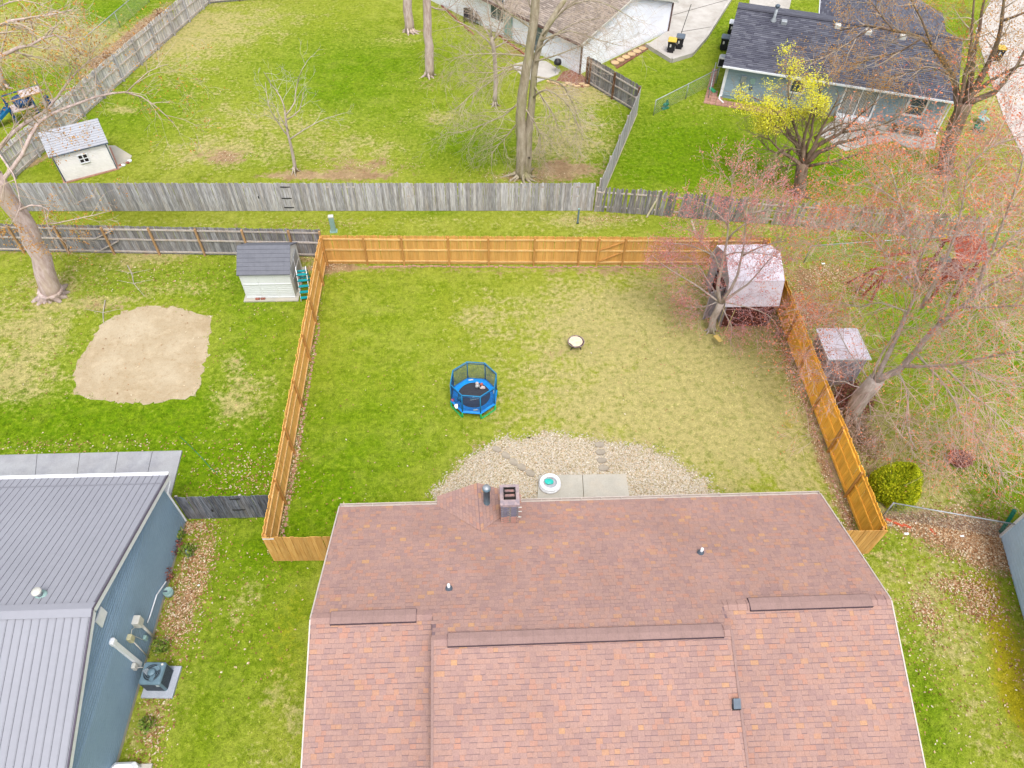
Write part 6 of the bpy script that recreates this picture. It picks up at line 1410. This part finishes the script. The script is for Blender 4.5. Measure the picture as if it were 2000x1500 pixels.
for i, (px, py, s_, lab) in enumerate(((388,1143,.09,'tiny scrap of white litter in the leaf bed by the blue siding'),(338,1088,.13,'white scrap beside the brown weed clump'),(1787,1022,.1,'white scrap above the broken red edging'),(1770,1043,.16,'larger white paver chip at the end of the broken red edging'),(1738,1026,.18,'pale stone slab at the foot of the right cedar fence corner'),(1878,1048,.14,'crumpled white can on the brown leaf bed'),(1608,516,.16,'white bucket lying near the chain-link fence'),(1468,622,.12,'grey block on the bare soil under the gambrel shed'),(1481,634,.06,'tiny white scrap below the gambrel shed'),(1475,1042,.0,''),(1716,310,.2,'flat pale stone on the lawn below the pale blue house'))):
    if not lab: continue
    s_ *= .7; o_ = MB().blob((0,0,s_*.3), s_, 7, (1,.6,.4), .3).build('litter_scrap' if 'scrap' in lab else 'pale_block', WHITE if 'white' in lab else PAVER); o_.location = G(px, py); tag(o_, lab, 'litter' if 'scrap' in lab or 'can' in lab else ('bucket' if 'bucket' in lab else 'stone'))
# traffic-cone-like garden ornament
c = G(370, 1084); o_ = MB().lathe([(.12,0),(.12,.03),(.04,.35),(0,.36)], n=10).build('garden_cone', LTEAL); o_.location = c; tag(o_, 'small pale cone among leaves near the dark gate', 'cone')
# broken edging bricks, lower right
e0, e1 = G(1730, 1016), G(1779, 1032); bricks('brick_edging', 'short run of broken red edging bricks by the right cedar fence corner', e0, e1, 6, mat('orange_red_brick', c_(214,96,60), c_(190,80,50), 6, .8), .19, cat='edging')
e0, e1 = G(1816, 1034), G(1828, 1045); bricks('brick_edging', 'two loose red bricks at the chain-link post on the leaf bed', e0, e1, 2, bpy.data.materials['orange_red_brick'], .16)
c = G(1953, 1040); DP = thing('corrugated_drain_pipe', 'green corrugated drain pipe rising over the chain-link fence by the powder blue house', 'pipe', c)
P_ = [Vector((0,0,.05)), Vector((-.05,.05,.5)), Vector((-.08,.12,1.0)), Vector((-.1,.2,1.35))]
MB().tube(P_, .07, 10).build('pipe_run', GREENP, DP, True)
for i in range(9): q = i/8*2.999; a = int(q); MB().tube([P_[a].lerp(P_[a+1], q-a), P_[a].lerp(P_[a+1], q-a)+Vector((0,0,.03))], .08, 10).build('rib', GREENP, DP)
# ---------------------------------------------------------------- bins
def cart(label, p, rot, body, lid, group, s_=1.0):
    t = thing('trash_cart', label, 'trash cart', p, rot, group)
    b = MB(); vs = [(-.22,-.24,.06),(.22,-.24,.06),(.22,.26,.06),(-.22,.26,.06),(-.29,-.33,.95),(.29,-.33,.95),(.29,.34,.95),(-.29,.34,.95)]
    b.add(vs, [(3,2,1,0),(4,5,6,7),(0,1,5,4),(1,2,6,5),(2,3,7,6),(3,0,4,7)]); b.build('body', body, t)
    MB().bev((-.32,-.37,.95),(.32,.38,1.03),.05).build('lid', lid, t)
    MB().tube([(-.24,.4,.92),(.24,.4,.92)], .02, 6).build('handle', body, t)
    for x in (-.26,.26): MB().tube([(x-.03,.26,.12),(x+.03,.26,.12)], .12, 12).build('wheel', BLACKP, t)
    MB().box((-.12,-.335,.55),(.0,-.30,.75)).build('label', OFFW, t)
    return t
cart('black trash cart with yellow lid on the driveway corner', G(1309, 103), -.3, BLACKP, YELP, 'carts on the concrete driveway')
cart('dark trash cart with blue-grey lid behind the yellow-lidded one', G(1325, 96), -.3, BLACKP, GREYP, 'carts on the concrete driveway')
cart('black cart with blue-grey lid at the pale blue house, nearest its air conditioner', G(1412, 97), -.34, BLACKP, GREYP, 'carts beside the pale blue house')
cart('black cart with white lid against the end wall of the pale blue house', G(1427, 68), -.34, BLACKP, WHITE, 'carts beside the pale blue house')
cart('black trash cart with yellow lid half hidden behind limbs at the upper right', G(1943, 118), -.2, BLACKP, YELP, 'cart at the right driveway')
c = G(1410, 128); A2 = thing('air_conditioner', 'small pale condenser at the end wall of the pale blue house', 'air conditioner', c, -.34)
MB().bev((-.33,-.33,0),(.33,.33,.7),.08).build('cabinet', OFFW, A2); MB().box((-.28,-.335,.08),(.28,-.33,.6)).build('coil_grille', BLACKP, A2); MB().lathe([(.27,.702),(.25,.73),(0,.74)], n=20).build('fan_grille', GALV, A2)
# brick walk at the corner of the pale blue house
BW = thing('brick_walk', 'pinkish brick walk wrapping the near corner of the pale blue house', 'path', G(1380, 200), math.atan2(-4.65, 13.13))
bm_ = MB().bev((-.19,-.19,0),(.19,.19,.05),.012).mesh('brick', BRICKP); M = BW.matrix_basis
rz = BW.rotation_euler.z; u_ = Vector((math.cos(rz), math.sin(rz), 0)); v_ = Vector((-math.sin(rz), math.cos(rz), 0))
for i in range(14):
    for j in range(2 if i > 2 else 3): link('brick', bm_, BW, (i*.4, j*.4, 0), (0,0,random.gauss(0,.02)))
for j in range(3, 13):
    for i in range(1 + (j < 5)): link('brick', bm_, BW, (i*.4 + .0, j*.4, 0), (0,0,random.gauss(0,.02)))
o_ = MB().bev((-.12,-.32,0),(.12,.32,.1),.02).build('green_splash_block', mat('mint_plastic', c_(80,200,140))); o_.location = G(1391, 178) + Vector((0,0,.05)); o_.rotation_euler = (0,0,.3); tag(o_, 'mint green block on the brick walk at the house corner', 'splash block')
PB = bricks('retaining_blocks', 'low row of pale latticed blocks under the near wall of the pale blue house', G(1418,188), G(1452,196), 6, OFFW, .3, cat='edging', hh=.22, jit=.01)
c = G(1299, 212); HR = thing('spring_toy', 'small green ride-on toy by the chain-link fence', 'toy', c, .5)
MB().blob((0,0,.3), .2, 8, (1.4,.6,.6), .1).build('body', GREENP, HR); MB().tube([(0,0,.35),(.12,0,.62)], .05, 6).build('neck', GREENP, HR); MB().box((-.25,-.12,0),(.25,.12,.08)).build('base', GREENP, HR); MB().tube([(.1,-.15,.5),(.1,.15,.5)], .02, 5).build('handle', PBLUE, HR)
# red-bordered bed and round pavers along the white-sided house
p0, p1 = G(1187, 130), G(1262, 90)
for i in range(6):
    c = G(1201 + (1255-1201)*i/5, 124 + (96-124)*i/5)
    o_ = MB().lathe([(.3,0),(.3,.05),(.0,.06)], n=14).build('round_paver', TANSTONE); o_.location = c + Vector((0,0,.04)); tag(o_, ('nearest','second','third','fourth','fifth','farthest')[i] + ' round tan paver along the white gable wall', 'paver', 'round pavers beside the white gable wall')
MBp = sheet('mulch_strip', ccw(PX((1190,120),(1258,86),(1268,92),(1205,134))), mat('brown_mulch', c_(150,110,88), c_(120,86,70), 6, .9), .012, None)
bricks('landscape_timber', 'red-brown timber edging beside the round tan pavers', G(1205,134), G(1268,94), 9, mat('red_timber', c_(150,96,78), c_(124,80,66), 4, .85), .52, cat='edging', hh=.1, jit=.01)
bricks('brick_edging', 'red brick border curving along the far wall of the white-sided house', G(862,12), G(925,68), 26, BRICK, .24, hh=.12)
bricks('brick_edging', 'red brick border left of the white-sided house patio', G(975,70), G(1030,112), 22, BRICK, .24, hh=.12)
MBp = sheet('mulch_bed', ccw(PX((1100,140),(1122,134),(1152,158),(1140,172),(1105,160),(1085,158))), mat('red_brown_mulch', c_(160,104,86), c_(130,84,70), 6, .9), .012, None)
for i in range(9):
    c = G(1073 + i*9, 160 + (i*37 % 7) + i*.8); o_ = MB().blob((0,0,.05), .2, 7, (1.3,.8,.5), .15).build('bed_stone', TANSTONE); o_.location = c; tag(o_, ('leftmost','second','third','fourth','fifth','sixth','seventh','eighth','rightmost')[i] + ' flat cream stone of the row below the mulch bed', 'stone', 'cream stones edging the mulch bed')
GR = thing('kettle_grill', 'black grill standing on the patio behind the twin-trunked tree', 'grill', G(1088, 142)); MB().lathe([(.06,.55),(.26,.65),(.28,.78),(.22,.95),(0,1.0)], n=16).build('kettle', BLACKP, GR, True)
for a in range(3): MB().tube([(0,0,.6),(.3*math.cos(a*2.1),.3*math.sin(a*2.1),0)], .02, 5).build('leg', GALV, GR)
for i, (px, py) in enumerate(((912,42),(925,45),(936,48))):
    CH = thing('patio_chair', ('left','middle','right')[i] + ' one of three dark chairs beside the far wall of the white-sided house', 'chair', G(px, py), .6*i, 'dark chairs by the white-sided house')
    MB().box((-.25,-.25,.38),(.25,.25,.43)).build('seat', BLACKP, CH); MB().box((-.25,.22,.43),(.25,.26,.95)).build('backrest', BLACKP, CH)
    for x in (-.22,.22):
        for y in (-.22,.22): MB().box((x-.02,y-.02,0),(x+.02,y+.02,.38)).build('leg', BLACKP, CH)
# ---------------------------------------------------------------- blue playset, upper left
c = G(60, 228); PS = thing('plastic_playset', 'blue and cream toddler playset with slide above the diagonal fence', 'playset', c, math.radians(38))
for x in (-.9,.5):
    for y in (-.45,.45): MB().bev((x-.06,y-.06,0),(x+.06,y+.06,1.5),.02).build('post', PBLUE, PS)
MB().box((-.9,-.5,.75),(.5,.5,.82)).build('deck', PINKW, PS)
MB().bev((.0,-.5,1.45),(1.3,.5,1.52),.03).build('roof_panel', PINKW, PS)
MB().tube([(-.9,.5,1.5),(1.4,.5,1.5)], .04, 6).build('top_bar', PBLUE, PS); MB().tube([(-.9,-.5,1.5),(1.4,-.5,1.5)], .04, 6).build('top_bar', mat('tan_pole', c_(196,160,110)), PS)
b = MB().lathe([(.5,.9),(.56,1.3),(.5,1.32),(.44,.9)], n=18); b.build('climbing_drum', PBLUE, PS, True)
b = MB(); 
for i in range(6):
    x0, x1 = -.95-i*.25, -1.2-i*.25; z0, z1_ = .85-i*.14, .71-i*.14
    b.obox((x0,-.28,z0),(x1-x0,0,z1_-z0),(0,.56,0),(0,0,.04)); b.obox((x0,-.3,z0),(x1-x0,0,z1_-z0),(0,.05,0),(0,0,.18)); b.obox((x0,.25,z0),(x1-x0,0,z1_-z0),(0,.05,0),(0,0,.18))
b.build('slide', mat('blue_slide', c_(10,110,160)), PS)
MB().bev((1.2,-.6,0),(1.45,-.3,1.2),.05).build('side_tower', PBLUE, PS); MB().box((1.0,.1,.4),(1.7,.5,.46)).build('bench', PINKW, PS)
# ---------------------------------------------------------------- red wooden playset
c = G(1800, 560); RP = thing('wooden_swing_set', 'red-stained wooden swing set with ladder, tower and yellow wheel under the coral-budded tree', 'playset', (c.x, c.y, 0), .18)
def rl(px, py, z): return RP.matrix_basis.inverted() @ G(px, py, z)
RP_M = Matrix.Translation(Vector((c.x, c.y, 0))) @ Matrix.Rotation(.18, 4, 'Z'); inv = RP_M.inverted()
def rw(px, py, z): return inv @ G(px, py, z)
lad = [(rw(1658,550,1.5), rw(1672,572,0)), (rw(1712,524,2.0), rw(1672,572,0)), (rw(1728,533,2.0), rw(1684,578,0)), (rw(1728,533,2.0), rw(1700,590,0)), (rw(1712,524,2.0), rw(1655,553,0))]
for a, b_ in lad[1:]: MB().bar(a, b_, .09, .09).build('leg', REDW, RP)
for i in range(4):
    f = .15+i*.22; MB().bar(lad[1][0].lerp(lad[1][1], f), lad[2][0].lerp(lad[2][1], f), .05, .04).build('rung', OFFW, RP)
MB().bar(rw(1728,500,2.1), rw(1800,490,2.1), .1, .12).build('swing_beam', REDW, RP); MB().bar(rw(1700,528,2.1), rw(1822,505,2.1), .1, .14).build('swing_beam', REDW, RP)
tx = [rw(1800,545,0), rw(1850,540,0), rw(1865,580,0), rw(1815,590,0)]
for p in tx: MB().bev((p.x-.06,p.y-.06,0),(p.x+.06,p.y+.06,2.6),.01).build('post', REDW, RP)
mid = sum(tx, Vector()) / 4
for i in range(8): MB().box((mid.x-.8,mid.y-.7+i*.18,1.25),(mid.x+.8,mid.y-.7+i*.18+.16,1.3)).build('deck_board', REDW, RP)
for i in range(7):
    for s_ in (-1, 1): MB().obox((mid.x-.9+i*.26,mid.y+s_*.95,2.55),(.24,0,0),(0,-s_*.95,.6),(0,0,.03)).build('roof_board', REDW, RP)
for i in range(6): MB().box((mid.x-.8+i*.27,mid.y-.78,1.3),(mid.x-.8+i*.27+.2,mid.y-.74,1.95)).build('railing_board', REDW, RP)
b = MB(); b.obox((mid.x+.8,mid.y-.3,1.25),(1.5,-.3,-1.1),(0.05,.5,0),(0,0,.04)); b.build('slide', GREYP, RP)
MB().blob((mid.x-.1,mid.y+.5,1.6), .3, 10, (1,1,.6), .05).build('climbing_dome', LTEAL, RP)
wc = rw(1842,466,1.9); MB().tube([wc + Vector((.2*math.cos(2*PI*i/16), .06*math.sin(2*PI*i/16), .2*math.sin(2*PI*i/16))) for i in range(16)], .035, 6, closed=True).build('steering_wheel', YEL, RP, True)
MB().bar(wc + Vector((-.2,0,0)), wc + Vector((.2,0,0)), .03, .03).build('wheel_spoke', YEL, RP)
for px, py, m_ in ((1732,549,PURP),(1775,541,PURP)):
    p = rw(px, py, .5); MB().bev((p.x-.2,p.y-.08,.48),(p.x+.2,p.y+.08,.53),.02).build('swing_seat', m_, RP)
    for s_ in (-.18,.18): MB().tube([(p.x+s_,p.y,.5),(p.x+s_,p.y+.1,2.05)], .01, 4).build('chain', GALV, RP)
# blue-house patio things, bench
for i, (px, py, m_, lab) in enumerate(((1917,241,LTEAL,'mint plastic garden chair right of the tall furrowed tree'),(1909,258,GREENP,'darker green low stool in front of the mint chair'))):
    CH = thing('garden_chair', lab, 'chair', G(px, py), .4); MB().bev((-.3,-.28,.3),(.3,.28,.38),.03).build('seat', m_, CH); MB().bev((-.3,.24,.38),(.3,.3,.85 if i == 0 else .45),.03).build('backrest', m_, CH)
    for x in (-.25,.25):
        for y in (-.22,.22): MB().box((x-.03,y-.03,0),(x+.03,y+.03,.3)).build('leg', m_, CH)
BN = thing('garden_bench', 'brown bench below the window of the pale blue house', 'bench', G(1770, 262), math.atan2(-4.65,13.13))
for i in range(3): MB().box((-1.1,-.25+i*.16,.4),(1.1,-.25+i*.16+.13,.44)).build('slat', RUSTP, BN)
for x in (-.9,.9): MB().box((x-.04,-.22,0),(x+.04,.22,.4)).build('leg', RUSTP, BN)
c = G(236, 1512, .45); o_ = MB().bev((-.42,-.35,0),(.42,.35,.5),.12).build('deck_box', WHITE); o_.location = (c.x, c.y, 0); tag(o_, 'white rounded lid peeking in at the bottom edge below the blue siding', 'box')
o_ = MB().box((-.5,-.4,0),(.5,.2,.1)).build('concrete_step', CONC); c = G(258, 1508); o_.location = (c.x+.1, c.y, 0); tag(o_, 'small concrete step at the bottom edge beside the white lid', 'step')
# fallen branches
for i, (pts, lab) in enumerate(((((250,520),(258,535),(262,555),(283,580)),'pale fallen branch lying on the grass above the sand patch'),((205,590),(203,610),(202,632)) and (((206,588),(202,612),(203,632)),'thin fallen stick beside the upper left of the sand patch'))):
    P_ = [G(a, b_) + Vector((0,0,.05)) for a, b_ in pts]; FBt = thing('fallen_branch', lab, 'branch', P_[0]); b = MB(); b.tube([p - P_[0] for p in P_], [.03,.025,.015,.008][:len(P_)], 5); b.build('stem', TW_PALE, FBt)
    b = MB()
    for p in P_[1:-1]:
        for s_ in (-1,1): b.tube([p-P_[0], p-P_[0]+Vector((s_*.5,.1,.05)), p-P_[0]+Vector((s_*.9,.25,.02))], [.014,.009,.005], 4)
    tag(b.build('twigs', TW_PALE, FBt), kind='stuff')
o_ = MB()
P_ = [G(a,b_)+Vector((0,0,.02)) for a,b_ in ((352,853),(372,872),(395,895),(412,915),(425,925))]
o_ = MB().tube([p - P_[0] for p in P_], .014, 5).build('garden_hose', GREENP, smooth=True); o_.location = P_[0]; tag(o_, 'thin green hose winding through the grass right of the side slab', 'hose')
# ---------------------------------------------------------------- leaf litter
def litter(name, spots, mt, sz=(.025,.055)):
    xs_, ys_ = [], []
    for px, py, rx, ry, an, n in spots:
        g = G(px, py); u = rng.normal(0, .5, n) * rx; v = rng.normal(0, .5, n) * ry; c, s_ = math.cos(an), math.sin(an)
        xs_.append(g.x + u*c - v*s_); ys_.append(g.y + u*s_ + v*c)
    X = np.concatenate(xs_); Y = np.concatenate(ys_); k = len(X)
    for cx_, cy_, w_, h_ in ((3.4,8.4,8.9,5.0),(-19,8,7.4,7)): pass
    keep = ~((X > XL+.2) & (X < XR-.2) & (Y < YE)) & (X > BX + .05)
    keep |= (Y > 15); X, Y = X[keep], Y[keep]; k = len(X)
    base = np.array([[-1,0],[0,-.55],[1,0],[0,.55]]); th = rng.uniform(0, 2*PI, k); sz_ = rng.uniform(*sz, k)
    c, s_ = np.cos(th)[:,None], np.sin(th)[:,None]
    x = (base[None,:,0]*c - base[None,:,1]*s_)*sz_[:,None] + X[:,None]; y = (base[None,:,0]*s_ + base[None,:,1]*c)*sz_[:,None] + Y[:,None]
    z = .02 + rng.uniform(0, .035, (k,4))
    V = np.stack([x,y,z],-1).reshape(-1,3); Fc = np.arange(k*4).reshape(-1,4)
    tag(link(name, np_mesh(name, V, Fc, mt, rnd=rng.uniform(0,1,k))), kind='stuff')
litter('leaf_litter', [(1890,1048,1.9,1.1,-.25,5200),(1780,1028,1.8,.45,-.3,900),(1930,1080,1.1,1.0,0,1100),(1900,1150,1.0,.6,0,700),(1915,1190,1.1,.6,0,600),(1810,1200,.5,.9,0,350),(1850,1140,.7,.4,0,220),(1830,1260,3,4,0,700),(1990,1300,.8,3,0,250),
  (385,1110,.7,2.2,0,1500),(345,1210,.8,1.6,.2,900),(300,1420,.6,1.6,.1,500),(365,1030,.9,.3,0,500),(600,440,3,.5,0,160),(1180,430,2,.5,0,200),(470,1200,1.8,3,0,250),
  (1560,590,.7,1.8,0,1000),(1620,540,2.6,1.2,0,2000),(1600,620,1.4,1.6,0,900),(1530,690,.25,3.6,-.06,600),(1590,850,.25,3.6,-.06,600),(1655,1010,.3,1.8,-.06,300),(1700,560,3,1.5,0,500),(1680,860,.9,2.2,0,900),(1650,790,.6,1.5,0,500),
  (598,740,.2,5,0,500),(575,900,.2,3,0,400),(548,1010,.2,1.3,0,260),(500,930,2.2,1.5,0,380),(460,920,2.5,1.8,0,300),(560,920,1,3,0,150),(700,1010,1.2,1.2,0,60),(300,540,6,2,0,500),(480,700,3,5,0,220),(100,700,6,6,0,260),(560,505,2,.4,0,250),(640,520,1,.5,0,250),
  (1350,700,9,7,0,260),(800,800,5,6,0,120),(150,870,6,.5,0,260),(1380,560,1,.8,0,200),(1470,620,1.4,.6,0,260),(110,560,3,2,0,260),
  (250,75,.9,6,-.25,900),(445,308,1.5,.8,0,160),(705,325,3,1,0,220),(1020,345,3,.7,0,260),(1120,180,3,1.5,0,260),(700,220,14,8,0,420),(1830,330,4,2,0,420),(1960,980,2,2,0,260),(1560,385,2,.5,0,160),(1400,240,6,6,0,160)], LEAF)
# small fallen red and amber buds on the shed roofs stay with the trees; grass blades
n = 190000
X = rng.uniform(-42, 46, n); Y = rng.uniform(2, 63, n)
ok = in_view(X, Y); X, Y = X[ok], Y[ok]
# thin with distance (far blades are below a pixel)
dist = np.hypot(Y, CAMZ); ok = rng.uniform(0, 1, len(X)) < np.clip(1.35 - dist / 70, .35, 1); X, Y = X[ok], Y[ok]
sm = soil(X, Y); ok = (sm[..., 1] < .42)
def rect(t, W, D, m=.05):
    a = t.rotation_euler.z; c, s_ = math.cos(a), math.sin(a); x, y = t.location.x, t.location.y
    return [(x + u*c - v*s_, y + u*s_ + v*c) for u, v in ((-m,-m),(W+m,-m),(W+m,D+m),(-m,D+m))]
for poly in (sandp, gravp, [tuple(p)[:2] for p in slab], [tuple(p)[:2] for p in dv], [(XL+.3,-5),(XR-.3,-5),(XR-.3,YE-.3),(XL+.3,YE-.3)], [(-30,-5),(BX,-5),(BX,yW),(-30,yW)],
             rect(WT, 13.95, 9.8), rect(WH, 10.1, 17), rect(RS, 2.44, 2.2, .25), rect(VS, 2.93, 2.5), rect(GS, 2.42, 3.4), rect(TS, 1.75, 1.75), [tuple(p)[:2] for p in PX((1596,262),(1640,226),(1830,262),(1825,292),(1650,296))]):
    jt = .16 if poly is sandp or poly is gravp else 0
    ok &= ~inpoly(X + rng.normal(0, 1, len(X))*jt, Y + rng.normal(0, 1, len(X))*jt, [(p[0], p[1]) for p in poly])
X, Y, sm = X[ok], Y[ok], sm[ok]; k = len(X); B_n = 4
th = rng.uniform(0, 2*PI, (k, B_n)); lean = rng.uniform(.03, .11, (k, B_n)); hh = rng.uniform(.03, .075, (k, B_n)) * (.7 + .5 * sm[:, 2:3]); wd = rng.uniform(.008, .02, (k, B_n)); ox = rng.normal(0, .07, (k, B_n)); oy = rng.normal(0, .07, (k, B_n))
bx, by = X[:,None] + ox, Y[:,None] + oy; c, s_ = np.cos(th), np.sin(th)
v0 = np.stack([bx - s_*wd, by + c*wd, 0*bx], -1); v1 = np.stack([bx + s_*wd, by - c*wd, 0*bx], -1); v2 = np.stack([bx + c*lean, by + s_*lean, hh], -1)
V = np.stack([v0, v1, v2], 2).reshape(-1, 3); Fc = np.arange(len(V)).reshape(-1, 3)
sa_ = np.repeat(sm, B_n * 3, axis=0)
tag(link('grass', np_mesh('grass', V, Fc, TUFT, sa_, rng.uniform(0, 1, len(Fc)))), kind='stuff')
for ob in list(COL.objects):
    if ob.name.startswith('_'): bpy.data.objects.remove(ob)
